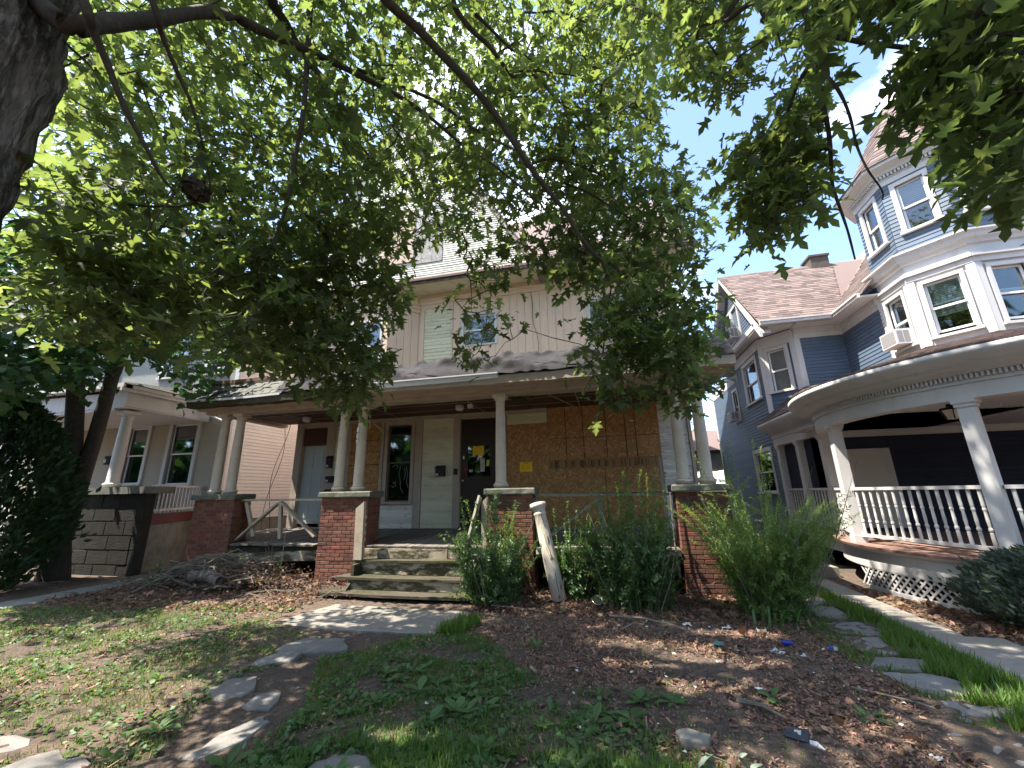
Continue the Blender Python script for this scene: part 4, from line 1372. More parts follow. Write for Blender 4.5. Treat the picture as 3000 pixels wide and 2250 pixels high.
# ------------------------------------------------------------------ the stucco house on the left
LH = thing('stucco_house', 'tan stucco house with white siding and square porch behind the dark trees', 'house', (-13, 10, 0))
WL = Wall((-20.0, 10.0), (1, 0))
WS = Wall((-11.3, 24.0), (0, -1))                  # not used for its origin: side facing the alley looks towards +x
X0 = -20.0
lw = [(-15.40, -14.36, 2.15, 4.05), (-13.62, -12.38, 2.10, 4.08)]
sheath(WL, LH, 0, 8.7, 0, 4.6, [hole(a - X0, b - X0, c, d_, 0.12) for a, b, c, d_ in lw], M_STUCCO)
for i, (a, b, c, d_) in enumerate(lw):
    window(WL, LH, a - X0, b - X0, c, d_, tw=0.12, proud=0.06, blind=M_SHADE if i == 0 else None, blind_frac=0.35, split=0.5)
lu = [(-14.6, -13.5, 5.6, 7.3), (-12.7, -11.75, 5.6, 7.3), (-17.5, -16.4, 5.6, 7.3)]
sheath(WL, LH, 0, 8.7, 4.6, 8.4, [hole(a - X0, b - X0, c, d_, 0.12) for a, b, c, d_ in lu], M_STUCCOG, 'upper_wall')
for a, b, c, d_ in lu:
    window(WL, LH, a - X0, b - X0, c, d_, tw=0.12, proud=0.05)
mb = MB()
mb.box(-20, -11.3, 10.14, 10.3, 0, 0.01).box(-11.44, -11.3, 10.0, 24.0, 0, 1.03)
mb.obj('foundation', M_CONCD, LH)
mb = MB()
mb.box(-11.44, -11.301, 10.002, 24.0, 1.03, 8.4).box(-20, -19.86, 10.14, 24, 0, 8.4).box(-20, -11.3, 23.86, 24, 0, 8.4)
mb.obj('side_wall', M_VINYL, LH)
vb = MB()
pr = [(0.0, -0.004), (0.022, 0.0), (0.016, 0.055), (0.012, 0.06), (0.010, 0.108), (0.0, 0.108)]
vs = [(d_, y, z) for y in (0, 1) for d_, z in pr]
nP = len(pr)
vb.add(vs, [tuple(range(nP)), tuple(reversed(range(nP, 2 * nP)))] + [(i, nP + i, nP + (i + 1) % nP, (i + 1) % nP) for i in range(nP)])
vme = vb.mesh('siding_strip', M_VINYL)
for i in range(68):
    place(vme, 'siding_strip', LH, (-11.30, 10.06, 1.03 + 0.108 * i), None, (1, 13.9, 1))
mb = MB()
mb.box(-11.42, -11.27, 9.985, 10.055, 1.03, 8.4)
mb.obj('corner_board', M_WHITE, LH)
mb = MB()
mb.hexa([(-20.4, 9.5, 8.4), (-10.9, 9.5, 8.4), (-10.9, 24.4, 8.4), (-20.4, 24.4, 8.4), (-20.4, 9.5, 8.55), (-10.9, 9.5, 8.55), (-10.9, 24.4, 8.55), (-20.4, 24.4, 8.55)])
mb.hexa([(-20.4, 9.5, 8.56), (-10.9, 9.5, 8.56), (-10.9, 24.4, 8.56), (-20.4, 24.4, 8.56), (-17, 15, 11), (-14.5, 15, 11), (-14.5, 19, 11), (-17, 19, 11)])
mb.obj('roof', M_SLATE, LH)
# its porch
mb = MB()
mb.hexa([(-12.42, 7.62, 4.02), (-12.10, 7.62, 4.02), (-12.10, 9.95, 4.02), (-12.42, 9.95, 4.02), (-12.42, 7.62, 4.46), (-12.10, 7.62, 4.46), (-12.10, 9.95, 4.46), (-12.42, 9.95, 4.46)])
mb.box(-18.5, -12.43, 7.62, 7.92, 3.92, 4.40)
mb.box(-18.5, -12.1, 7.60, 9.95, 3.98, 4.01)
mb.obj('porch_beam', M_WHITE, LH)
mb = MB()
mb.box(-12.095, -11.95, 7.45, 9.95, 4.47, 4.56).box(-12.05, -11.98, 7.40, 9.95, 4.38, 4.465).box(-18.6, -11.95, 7.40, 7.61, 4.47, 4.58)
mb.obj('cornice', M_WHITE, LH)
mb = MB()
mb.hexa([(-18.6, 7.42, 4.585), (-11.96, 7.42, 4.585), (-11.96, 9.95, 4.585), (-18.6, 9.95, 4.585), (-18.6, 7.5, 4.62), (-12.0, 7.5, 4.62), (-12.4, 9.95, 4.95), (-18.6, 9.95, 4.95)])
mb.obj('porch_roof', M_SLATE, LH)
MB().tube([(-11.98, 9.3, 4.45), (-11.95, 9.5, 4.40), (-11.9, 9.62, 4.2), (-11.6, 9.88, 4.0), (-11.35, 9.95, 3.9), (-11.33, 9.95, 0.3)], 0.045, 8).obj('downspout', M_GUTTER, LH, True)
column(-12.36, 7.92, 1.98, 3.93, 1.35, 'porch_column', LH, M_WHITE)
column(-16.6, 7.92, 1.98, 3.93, 1.35, 'porch_column', LH, M_WHITE)
core = MB().box(-12.80, -10.66, 7.575, 7.80, -0.1, 1.80).obj('stone_pier', M_STONE, LH)
for k in range(6):
    z0 = -0.08 + k * 0.315
    x = -12.82 - (0.25 if k % 2 else 0)
    while x < -10.66:
        w_ = rnd.uniform(0.45, 0.75)
        a0, a1 = max(x, -12.82), min(x + w_, -10.64)
        if a1 - a0 > 0.05:
            mb = MB()
            e = 0.006
            vs = [(a0 + e, 7.60, z0 + e), (a1 - e, 7.60, z0 + e), (a1 - e, 7.60, z0 + 0.305 - e), (a0 + e, 7.60, z0 + 0.305 - e)]
            e2, yf = e * 1.9, 7.566 + rnd.uniform(-0.008, 0.006)
            b_ = [(a0 + e2, yf, z0 + e2), (a1 - e2, yf, z0 + e2), (a1 - e2, yf, z0 + 0.305 - e2), (a0 + e2, yf, z0 + 0.305 - e2)]
            mb.add(vs + b_, [(4, 5, 6, 7)] + [(i, (i + 1) % 4, 4 + (i + 1) % 4, 4 + i) for i in range(4)])
            mb.obj('stone_block', M_STONE, core)
        x += w_
MB().box(-12.9, -10.58, 7.5, 8.16, 1.80, 1.96).obj('pier_cap', M_CONCD, LH)
# slanting run of balusters, red band and concrete base
ra, rb = Vector((-10.78, 7.78, 0)), Vector((-11.92, 10.0, 0))
dr = (rb - ra)
mb = MB()
mb.beam(ra + Vector((0, 0, 1.97)), rb + Vector((0, 0, 2.0)), 0.08, 0.05).beam(ra + Vector((0, 0, 1.40)), rb + Vector((0, 0, 1.42)), 0.06, 0.05)
rl = mb.obj('railing', M_WHITE, LH)
for i in range(14):
    p = ra + dr * ((i + 0.5) / 14)
    MB().beam(p + Vector((0, 0, 1.34)), p + Vector((0, 0, 1.975)), 0.045, 0.045, up=(0.9, 0.45, 0)).obj('baluster', M_WHITE, rl)
mb = MB()
n_ = Vector((dr.y, -dr.x, 0)).normalized()
for z0, z1, off, nm, m in ((1.08, 1.31, 0.03, 'floor_band', M_REDBAND), (-0.1, 1.075, 0.0, 'porch_base', M_CONCD)):
    a, b = ra + n_ * off, rb + n_ * off
    c, d_ = rb - n_ * 0.3, ra - n_ * 0.3
    MB().hexa([(p.x, p.y, z) for z in (z0, z1) for p in (a, b, c, d_)]).obj(nm, m, LH)
MB().box(-18.5, -12.9, 7.9, 9.98, 1.06, 1.2).obj('porch_floor', M_DECK, LH)
lat = MB()
for i in range(16):
    x = -14.6 + i * 0.11
    lat.beam((x, 7.85, 0.1), (x + 0.9, 7.85, 1.0), 0.035, 0.01, up=(0, 1, 0)).beam((x + 0.9, 7.862, 0.1), (x, 7.862, 1.0), 0.035, 0.01, up=(0, 1, 0))
tag(lat.obj('lattice', M_CONC, LH), kind='stuff')
t = thing('mailbox', 'black mailbox with white papers on the stucco wall by the round column', 'mailbox', (-15.9, 9.95, 2.9), 'mailboxes on the porch wall')
MB().box(-15.98, -15.76, 9.86, 9.99, 2.78, 3.06).obj('body', M_BLACK, t)
MB().box(-15.99, -15.9, 9.855, 9.859, 2.84, 2.95).obj('name_label', M_PAPER, t)

# a pale house seen through the leaves far to the left
FH = thing('white_house', 'pale clapboard house glimpsed through the leaves at far left', 'house', (-27, 14, 0))
MB().box(-32, -22.5, 13.5, 22, 0, 9.2).obj('wall', M_VINYL, FH)
MB().hexa([(-32.4, 13.1, 9.2), (-22.1, 13.1, 9.2), (-22.1, 22.4, 9.2), (-32.4, 22.4, 9.2), (-28, 17, 12), (-26, 17, 12), (-26, 18, 12), (-28, 18, 12)]).obj('roof', M_SLATE, FH)
for k in range(3):
    f = MB().box(-31 + k * 3, -29.8 + k * 3, 13.42, 13.49, 5.4, 7.2).obj('window', M_WHITE, FH)
    MB().box(-30.9 + k * 3, -29.9 + k * 3, 13.40, 13.419, 5.5, 7.1).obj('pane', M_ROOM, f)

# ------------------------------------------------------------------ the blue corner house on the right
B = thing('blue_house', 'blue clapboard house with white trim, corner turret and round porch', 'house', (7, 11, 0))
TC = Vector((7.81, 10.17, 0))
AP, TW = 1.159, 0.96


def oct_wall(k, ap=AP):
    """Facet k of the turret: 0 faces -x, 1 the corner, 2 faces -y, 3 right of it, and so on."""
    a = math.pi + k * math.pi / 4
    n = Vector((math.cos(a), math.sin(a), 0))
    u = Vector((-n.y, n.x, 0))
    w = 2 * ap * math.tan(math.pi / 8)
    o = TC + n * ap - u * (w / 2)
    return Wall((o.x, o.y), (u.x, u.y)), w


def ring(r, z):
    return [(TC.x + r * math.cos(math.pi + (k - 0.5) * math.pi / 4), TC.y + r * math.sin(math.pi + (k - 0.5) * math.pi / 4), z) for k in range(9)]


RC = AP / math.cos(math.pi / 8)


def bands(prof, name, m, parent=B):
    mb = MB()
    mb.strip([ring(r, z) for r, z in prof])
    return mb.obj(name, m, parent)


for k in range(0, 5):
    w, wd = oct_wall(k)
    # third floor
    wh = (0.16, 0.80, 7.07, 8.32)
    if k < 4:
        sheath(w, B, 0, wd, 6.5, 8.75, [hole(*wh, 0.09)], M_BLUE, 'turret_wall', -0.1)
        window(w, B, *wh, tw=0.09, proud=0.045, blind=M_SHADE if k in (0, 1) else None, blind_frac=0.5)
        clap(B, w, 0, wd, 6.62, 8.36, 0.098, M_BLUE, [(wh[0], wh[1], wh[2] - 0.06, wh[3])])
        mb = MB()
        # second floor casing
        s0, s1 = 0.14, 0.82
        w2 = (s0, s1, 4.60, 5.84)
        sheath(w, B, -0.02, wd + 0.02, 4.15, 6.2, [hole(*w2, 0.07)], M_WHITE, 'turret_wall', -0.1, 0.012)
        window(w, B, *w2, tw=0.07, proud=0.06, blind=M_BLIND if k != 2 else None, blind_frac=0.62 if k == 1 else 0.5, split=0.52, lift=0.09 if k in (1, 2) else 0.0)
        w.box(mb, -0.03, 0.10, 4.44, 5.9, 0.013, 0.05)
        w.box(mb, wd - 0.10, wd + 0.03, 4.44, 5.9, 0.013, 0.05)
        w.box(mb, -0.02, wd + 0.02, 5.905, 6.02, 0.013, 0.06)
        w.box(mb, -0.03, wd + 0.03, 6.021, 6.07, 0.013, 0.11)
        mb.obj('pilaster', M_WHITE, B)
    else:
        sheath(w, B, 0, wd, 4.15, 8.75, [], M_BLUE, 'turret_wall', -0.1)
bands([(RC + 0.02, 6.08), (RC + 0.02, 6.30), (RC + 0.07, 6.32), (RC + 0.09, 6.38), (RC + 0.15, 6.42), (RC + 0.17, 6.50), (RC + 0.22, 6.54), (RC + 0.22, 6.575), (RC + 0.06, 6.62), (RC - 0.05, 6.62)], 'belt_moulding', M_WHITE)
bands([(RC, 8.365), (RC + 0.035, 8.37), (RC + 0.035, 8.50), (RC + 0.06, 8.51), (RC + 0.06, 8.53)], 'frieze', M_WHITE)
den = MB()
for k in range(0, 5):
    w, wd = oct_wall(k)
    n = 15
    for i in range(n):
        a = wd * (i + 0.5) / n
        w.box(den, a - 0.019, a + 0.019, 8.535, 8.60, 0.0, 0.105)
tag(den.obj('dentils', M_WHITE, B), kind='stuff')
bands([(RC + 0.04, 8.53), (RC + 0.04, 8.60), (RC + 0.13, 8.605), (RC + 0.15, 8.66), (RC + 0.24, 8.70), (RC + 0.34, 8.73), (RC + 0.36, 8.80), (RC + 0.33, 8.84)], 'cornice', M_WHITE)
# turret roof with shingle courses on each face
APEX = 11.75
prof = [(RC + 0.37, 8.80), (RC + 0.10, 9.02), (RC - 0.12, 9.32), (0.30, 10.95)]
tr = bands(prof + [(0.05, 11.3)], 'turret_roof', M_SHINGLEJ)
bands([(0.31, 10.92), (0.26, 11.05), (0.03, APEX), (0.001, APEX + 0.01)], 'finial_cap', M_GUTTER)
mb = MB()
Lp = [0]
for i in range(len(prof) - 1):
    Lp.append(Lp[-1] + math.hypot(prof[i + 1][0] - prof[i][0], prof[i + 1][1] - prof[i][1]))


def at_len(s):
    for i in range(len(prof) - 1):
        if s <= Lp[i + 1] or i == len(prof) - 2:
            f = (s - Lp[i]) / (Lp[i + 1] - Lp[i])
            return (prof[i][0] + (prof[i + 1][0] - prof[i][0]) * f, prof[i][1] + (prof[i + 1][1] - prof[i][1]) * f)


s = -0.02
while s < Lp[-1] - 0.05:
    (r0, z0), (r1, z1) = at_len(max(s, 0)), at_len(min(s + 0.17, Lp[-1]))
    A_, B_, C_ = ring(r0 + 0.02, z0 + 0.012), ring(r1 + 0.004, z1 + 0.006), ring(r0 + 0.005, z0 - 0.01)
    for k in range(0, 6):
        n = max(1, int(r0 * 0.77 / 0.28))
        for j in range(n):
            l = lambda R_, q: tuple(Vector(R_[k]).lerp(Vector(R_[k + 1]), q))
            q0, q1 = j / n, (j + 1) / n - 0.012
            d_ = rnd.uniform(-0.006, 0.006)
            v0, v1, v2, v3, v4, v5 = l(A_, q0), l(A_, q1), l(B_, q1), l(B_, q0), l(C_, q0), l(C_, q1)
            v0 = (v0[0], v0[1], v0[2] + d_)
            v1 = (v1[0], v1[1], v1[2] + d_)
            mb.add([v0, v1, v2, v3, v4, v5], [(0, 1, 2, 3), (4, 5, 1, 0)])
    s += 0.145
tag(mb.obj('shingles', M_SHINGLEJ, tr), kind='stuff')

# body walls
WLIT = Wall((6.62, 12.3), (0, -1))                  # short lit wall left of the turret
W1 = Wall((5.4, 12.3), (1, 0))
W45 = Wall((4.7, 13.0), (1, -1))
WBAY = Wall((4.7, 15.3), (0, -1))
WFAR = Wall((4.98, 20.0), (0, -1))
clap(B, WLIT, 0, 1.66, 3.55, 5.76, 0.098, M_BLUE)
sheath(WLIT, B, 0, 1.7, 3.2, 6.3, [], M_BLUE)
clap(B, W1, 0.14, 1.2, 3.5, 5.74, 0.098, M_BLUE)
sheath(W1, B, 0, 1.22, 3.0, 6.1, [], M_BLUE)
w45 = (0.13, 0.80, 4.36, 5.68)
sheath(W45, B, 0, 0.99, 0.0, 6.1, [hole(*w45, 0.1)], M_BLUE)
window(W45, B, *w45, tw=0.1, blind=M_SHADE, blind_frac=0.95, split=0.5)
clap(B, W45, 0.13, 0.86, 3.3, 4.30, 0.098, M_BLUE)
mb = MB()
W45.box(mb, -0.01, 0.125, 3.2, 5.75, 0.0, 0.04)
W45.box(mb, 0.865, 1.0, 3.2, 5.75, 0.0, 0.04)
W45.box(mb, 0.126, 0.864, 5.69, 5.75, 0.0, 0.03)
W1.box(mb, -0.01, 0.13, 3.3, 5.75, 0.0, 0.03)
mb.obj('corner_board', M_WHITE, B)
wb = [(0.62, 2.02, 4.33, 5.70), (0.35, 1.95, 1.55, 2.86)]
sheath(WBAY, B, 0, 2.3, 0.0, 6.1, [hole(*wb[0], 0.1), hole(*wb[1], 0.1)], M_BLUE)
window(WBAY, B, *wb[0], tw=0.12, blind=M_SHADE, blind_frac=0.55)
window(WBAY, B, *wb[1], tw=0.12, blind=M_SHADE, blind_frac=0.4)
clap(B, WBAY, 0.0, 2.3, 0.5, 5.75, 0.098, M_BLUE, [(a - 0.0, b, c - 0.06, d_) for a, b, c, d_ in wb])
wf = (2.9, 3.6, 4.15, 5.4)
sheath(WFAR, B, 0, 4.7, 0.0, 6.1, [hole(*wf, 0.1)], M_BLUE)
window(WFAR, B, *wf, tw=0.1, blind=M_SHADE, blind_frac=0.5)
clap(B, WFAR, 0.12, 4.7, 0.5, 5.6, 0.098, M_BLUE, [(wf[0], wf[1], wf[2] - 0.06, wf[3])])
mb = MB()
WFAR.box(mb, 0, 0.12, 0.0, 5.6, 0.0, 0.035)
WFAR.box(mb, 0.0, 4.7, 5.605, 5.9, 0.0, 0.03)
W1.box(mb, -0.0, 1.22, 5.751, 5.9, 0.0, 0.03)
W1.box(mb, -0.0, 1.22, 5.9, 6.05, 0.0, 0.06)
WLIT.box(mb, 0.0, 1.66, 5.77, 5.9, 0.0, 0.03)
WLIT.box(mb, 0.06, 1.66, 5.9, 6.05, 0.0, 0.06)
W45.box(mb, 0, 0.99, 5.751, 6.05, 0.0, 0.035)
WBAY.box(mb, 0, 2.3, 5.751, 6.05, 0.0, 0.03)
mb.obj('frieze_board', M_WHITE, B)
MB().tube([(4.93, 15.32, 6.0), (4.93, 15.28, 0.3)], 0.04, 8).obj('downspout', M_GUTTER, B, True)
mb = MB()
mb.box(5.0, 14.0, 20.0, 20.14, 0, 6.1).box(13.9, 14.0, 10.2, 20, 0, 9)
mb.obj('rear_wall', M_BLUE, B)
# inner foundation, first floor walls under the porch
WP1 = Wall((4.78, 11.0), (1, 0))
pd = [(2.5, 3.6, 0.75, 2.9)]
sheath(WP1, B, 0, 9.0, 0.0, 3.2, [], M_BLUESHADE)
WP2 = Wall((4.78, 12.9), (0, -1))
sheath(WP2, B, 0, 1.9, 0.0, 3.3, [], M_BLUESHADE)
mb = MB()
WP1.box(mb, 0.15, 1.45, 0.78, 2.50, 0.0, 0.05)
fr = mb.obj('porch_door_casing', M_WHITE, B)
clap(B, WP1, 1.47, 8.0, 0.72, 2.77, 0.10, M_BLUESHADE)
mb = MB()
WP1.box(mb, 0.30, 1.30, 0.80, 2.38, 0.051, 0.06)
mb.obj('porch_door', mat('cream_door', (0.55, 0.52, 0.46), 0.6), fr)
mb = MB()
WP1.box(mb, 0.05, 8.3, 2.78, 2.93, 0.0, 0.03)
mb.obj('porch_frieze', M_WHITE, B)

# cross gable over the bay, facing the alley
GX = 4.42
GR = (14.6, 9.15)                                   # ridge: y, z
WGB = Wall((GX + 0.28, 17.1), (0, -1))
ga = lambda z: (17.1 - (GR[0] + (GR[1] - z) * 0.86), 17.1 - (GR[0] - (GR[1] - z) * 0.86))
mb = MB()
xg = GX + 0.28
mb.add([(x, y, z) for x in (xg, xg + 0.12) for y, z in ((12.25, 6.3), (16.95, 6.3), (GR[0], GR[1] - 0.1))], [(0, 1, 2), (5, 4, 3), (0, 3, 4, 1), (1, 4, 5, 2), (2, 5, 3, 0)])
mb.obj('gable_wall', M_BLUE, B)
gw = [(1.55, 2.30, 6.62, 7.85), (2.32, 3.07, 6.62, 7.85)]
clap(B, WGB, 0, 5.2, 6.32, 9.0, 0.098, M_BLUE, [(a, b, c - 0.06, d_) for a, b, c, d_ in gw], clip=ga)
for g_ in gw:
    window(WGB, B, *g_, tw=0.09, proud=0.05, blind=M_SHADE, blind_frac=0.5, room=False)
mb = MB()
for s in (-1, 1):
    y1 = GR[0] + s * 2.75
    z1 = GR[1] - 2.75 / 0.86
    mb.hexa([(GX - 0.02, GR[0], GR[1] - 0.2), (GX - 0.02, y1, z1 - 0.2), (GX + 0.05, y1, z1 - 0.2), (GX + 0.05, GR[0], GR[1] - 0.2),
             (GX - 0.02, GR[0], GR[1]), (GX - 0.02, y1, z1), (GX + 0.05, y1, z1), (GX + 0.05, GR[0], GR[1])])
    mb.hexa([(GX + 0.05, GR[0], GR[1] - 0.10), (GX + 0.05, y1, z1 - 0.10), (GX + 0.27, y1, z1 - 0.10), (GX + 0.27, GR[0], GR[1] - 0.10),
             (GX + 0.05, GR[0], GR[1] - 0.06), (GX + 0.05, y1, z1 - 0.06), (GX + 0.27, y1, z1 - 0.06), (GX + 0.27, GR[0], GR[1] - 0.06)])
mb.obj('bargeboard', M_WHITE, B)
mb = MB()
mb.box(GX, 5.6, 11.95, 17.2, 6.09, 6.14).box(GX - 0.02, GX + 0.10, 12.2, 17.1, 6.141, 6.30).box(5.35, 6.7, 11.88, 12.3, 6.055, 6.10)
mb.box(6.22, 6.64, 10.5, 12.3, 6.06, 6.1)
mb.obj('soffit', M_WHITE, B)
# brackets under the overhang
for y in (15.8, 16.1, 16.4, 16.7):
    MB().box(4.5, 4.95, y, y + 0.12, 5.92, 6.088).obj('bracket', M_WHITE, B)
EY, EZB = 11.75, 6.17
slope = (GR[1] - EZB) / (GR[0] - EY)
mb = MB()
mb.hexa([(GX - 0.03, EY, EZB - 0.05), (9.0, EY, EZB - 0.05), (9.0, GR[0], GR[1] - 0.05), (GX - 0.03, GR[0], GR[1] - 0.05), (GX - 0.03, EY, EZB), (9.0, EY, EZB), (9.0, GR[0], GR[1]), (GX - 0.03, GR[0], GR[1])])
mb.hexa([(GX - 0.03, GR[0], GR[1] - 0.05), (9.0, GR[0], GR[1] - 0.05), (9.0, 17.45, EZB - 0.05), (GX - 0.03, 17.45, EZB - 0.05), (GX - 0.03, GR[0], GR[1]), (9.0, GR[0], GR[1]), (9.0, 17.45, EZB), (GX - 0.03, 17.45, EZB)])
# main roof plane rising behind the turret from its own eave
mb.hexa([(6.2, 10.4, 6.12), (6.2, 20, 6.12), (10.2, 20, 10.4), (10.2, 10.9, 10.4), (6.2, 10.4, 6.17), (6.2, 20, 6.17), (10.2, 20, 10.45), (10.2, 10.9, 10.45)])
broof = mb.obj('roof', M_SHINGLEJ, B)
mb = MB()
mb.box(GX - 0.03, 6.3, EY - 0.09, EY - 0.005, EZB - 0.12, EZB + 0.005).box(GX - 0.05, 6.25, EY - 0.12, EY - 0.09, EZB - 0.04, EZB + 0.0)
mb.box(6.13, 6.2, 10.5, EY - 0.12, 6.05, 6.165).box(6.10, 6.128, 10.5, EY - 0.12, 6.12, 6.165)
mb.obj('gutter', M_WHITE, B)
# individual shingles on the slope that faces the street
shb = MB().hexa([(0, -0.004, 0), (1, -0.004, 0), (1, 0.17, 0), (0, 0.17, 0), (0, -0.006, 0.016), (1, -0.006, 0.016), (1, 0.17, 0.004), (0, 0.17, 0.004)]).mesh('shingle', M_SHINGLE)
ang = math.atan(slope)
L_ = math.hypot(GR[0] - EY, GR[1] - EZB)
rows_n = int(L_ / 0.14)
jn = MB()
cnt = 0
for i in range(rows_n):
    s = i * 0.14
    y, z = EY + s * math.cos(ang), EZB + s * math.sin(ang) + 0.002
    xe = 6.25 + s * math.cos(ang) * 0.55 + 0.25
    x = GX - 0.03 + 0.15 * (i % 2) - 0.1
    while x < xe:
        w_ = rnd.choice((0.17, 0.24, 0.30, 0.34))
        x0, x1 = max(x, GX - 0.03), min(x + w_ - 0.004, xe)
        if x1 - x0 > 0.03:
            if cnt < 300:
                place(shb, 'shingle', broof, (x0, y, z + rnd.uniform(0, 0.004)), (ang, 0, 0), (x1 - x0, 1, 1))
                cnt += 1
            else:
                c_, s_ = math.cos(ang), math.sin(ang)
                q = lambda xx, a_, h_: (xx, y + a_ * c_ - h_ * s_, z + a_ * s_ + h_ * c_)
                jn.hexa([q(x0, -0.004, 0), q(x1, -0.004, 0), q(x1, 0.17, 0), q(x0, 0.17, 0), q(x0, -0.006, 0.016), q(x1, -0.006, 0.016), q(x1, 0.17, 0.004), q(x0, 0.17, 0.004)])
        x += w_
# the plane behind, seen edge on past the turret
a2 = math.atan2(10.45 - 6.17, 4.0)
for i in range(30):
    s = i * 0.14
    x, z = 6.2 + s * math.cos(a2), 6.172 + s * math.sin(a2)
    y = 10.5
    while y < 11.75 + s * 0.6:
        w_ = rnd.choice((0.17, 0.24, 0.30))
        c_, s_ = math.cos(a2), math.sin(a2)
        q = lambda yy, a_, h_: (x + a_ * c_ - h_ * s_, yy, z + a_ * s_ + h_ * c_)
        jn.hexa([q(y + w_ - 0.004, -0.004, 0), q(y, -0.004, 0), q(y, 0.17, 0), q(y + w_ - 0.004, 0.17, 0), q(y + w_ - 0.004, -0.006, 0.016), q(y, -0.006, 0.016), q(y, 0.17, 0.004), q(y + w_ - 0.004, 0.17, 0.004)])
        y += w_
tag(jn.obj('shingles', M_SHINGLEJ, broof), kind='stuff')
ch = MB().box(7.3, 7.85, 14.35, 14.9, 8.6, 9.34).box(7.26, 7.89, 14.31, 14.94, 9.341, 9.41)
ch.obj('chimney', mat('sooty_chimney', (0.10, 0.083, 0.072), 0.95, [(6, (0.07, 0.058, 0.05), 0.45, 0.7)]), B)
# roof of the rear part, low at left
mb = MB()
mb.hexa([(3.6, 20.5, 3.3), (5.6, 20.5, 3.3), (5.6, 24, 3.3), (3.6, 24, 3.3), (3.5, 20.2, 3.4), (5.6, 20.2, 3.4), (5.6, 22.5, 4.6), (3.5, 22.5, 4.6)])
mb.obj('rear_roof', M_SHINGLEJ, B)
mb = MB()
mb.box(3.7, 5.6, 20.6, 24, 2.6, 3.29).box(3.8, 3.95, 20.6, 20.75, 0, 2.6)
mb.obj('rear_porch', M_STUCCOG, B)
mb = MB()
for a0 in (0.0,):
    WFAR.box(mb, -0.02, 0.9, 3.1, 5.4, -0.5, -0.35)
mb.obj('rear_bay', M_WHITE, B)

# round porch
PC = Vector((7.2, 8.7, 0))


def arc(r, z, a0=180.0, a1=272.0, n=40, back=None):
    if back:
        a0, n = 147.0, n + 14
    pts = [(PC.x + r * math.cos(math.radians(a0 + (a1 - a0) * i / n)), PC.y + r * math.sin(math.radians(a0 + (a1 - a0) * i / n)), z) for i in range(n + 1)]
    if back:
        pts = [(pts[0][0], y, z) for y in np.linspace(back, pts[0][1] + 0.15, 8)] + pts
    pts += [(x, PC.y - r, z) for x in np.linspace(PC.x + 0.3, 12.0, 8)]
    return pts


BK = 13.0
mb = MB()
mb.strip([arc(3.04, 0.34, back=BK), arc(3.04, 0.60, back=BK), arc(3.07, 0.61, back=BK), arc(3.12, 0.635, back=BK), arc(3.14, 0.66, back=BK)])
mb.obj('porch_skirt', M_WHITE, B)
mb = MB()
mb.strip([arc(3.14, 0.661, back=BK), arc(3.15, 0.70, back=BK), arc(2.5, 0.702, back=BK), arc(1.5, 0.703, back=BK), arc(0.2, 0.704, back=BK)])
mb.add([(4.6, 8.6, 0.7), (12, 8.6, 0.7), (12, 11, 0.7), (4.6, 11, 0.7)], [(0, 1, 2, 3)])
mb.obj('porch_floor', M_PORCHDECK, B)
# lattice slats bent round the curve
for d_ in (0, 1):
    for i in range(64):
        s0 = -0.2 + i * 0.115
        pts = []
        for j in range(5):
            f = j / 4
            s = s0 + (f if d_ else 1 - f) * 0.30
            a = math.pi + s / 3.04
            r = 3.015 + (0.010 if d_ else 0.0)
            pts.append(Vector((PC.x + r * math.cos(a), PC.y + r * math.sin(a), 0.035 + 0.30 * f)))
        if pts[0].x > 6.4:
            continue
        mb = MB()
        rows = []
        for p in pts:
            n = Vector((p.x - PC.x, p.y - PC.y, 0)).normalized()
            t_ = Vector((-n.y, n.x, 0)) * 0.021
            rows.append([p - t_, p + t_, p + t_ + n * 0.008, p - t_ + n * 0.008, p - t_])
        mb.strip(rows)
        mb.obj('lattice_slat', M_WHITE, B)
mb = MB()
mb.strip([arc(3.0, -0.02), arc(3.05, -0.02), arc(3.05, 0.055), arc(3.0, 0.055)])
mb.strip([arc(3.0, 0.325), arc(3.036, 0.325), arc(3.036, 0.339), arc(3.0, 0.339)])
mb.obj('lattice_frame', M_WHITE, B)
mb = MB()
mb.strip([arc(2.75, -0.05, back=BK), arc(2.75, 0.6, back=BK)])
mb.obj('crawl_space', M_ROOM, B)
# posts
post_a = [176.0, 219.5, 250.0]


def post(x, y, rot, z0=0.70, z1=2.80, s=0.085):
    mb = MB()
    c, s_ = math.cos(rot), math.sin(rot)

    def sq(r, a, b):
        v = [(x + c * p - s_ * q, y + s_ * p + c * q, z) for z in (a, b) for p, q in ((-r, -r), (r, -r), (r, r), (-r, r))]
        mb.hexa(v)
    sq(s, z0, z1 - 0.1)
    sq(s + 0.018, z1 - 0.1, z1 - 0.05)
    sq(s + 0.035, z1 - 0.05, z1)
    sq(s + 0.012, z0, z0 + 0.12)
    return mb.obj('porch_post', M_WHITE, B)


for a in post_a:
    r = math.radians(a)
    post(PC.x + 2.95 * math.cos(r), PC.y + 2.95 * math.sin(r), r)
for y in (10.4, 11.6, 12.8):
    post(PC.x - 2.95 * math.cos(math.radians(33)), y, 0.0)
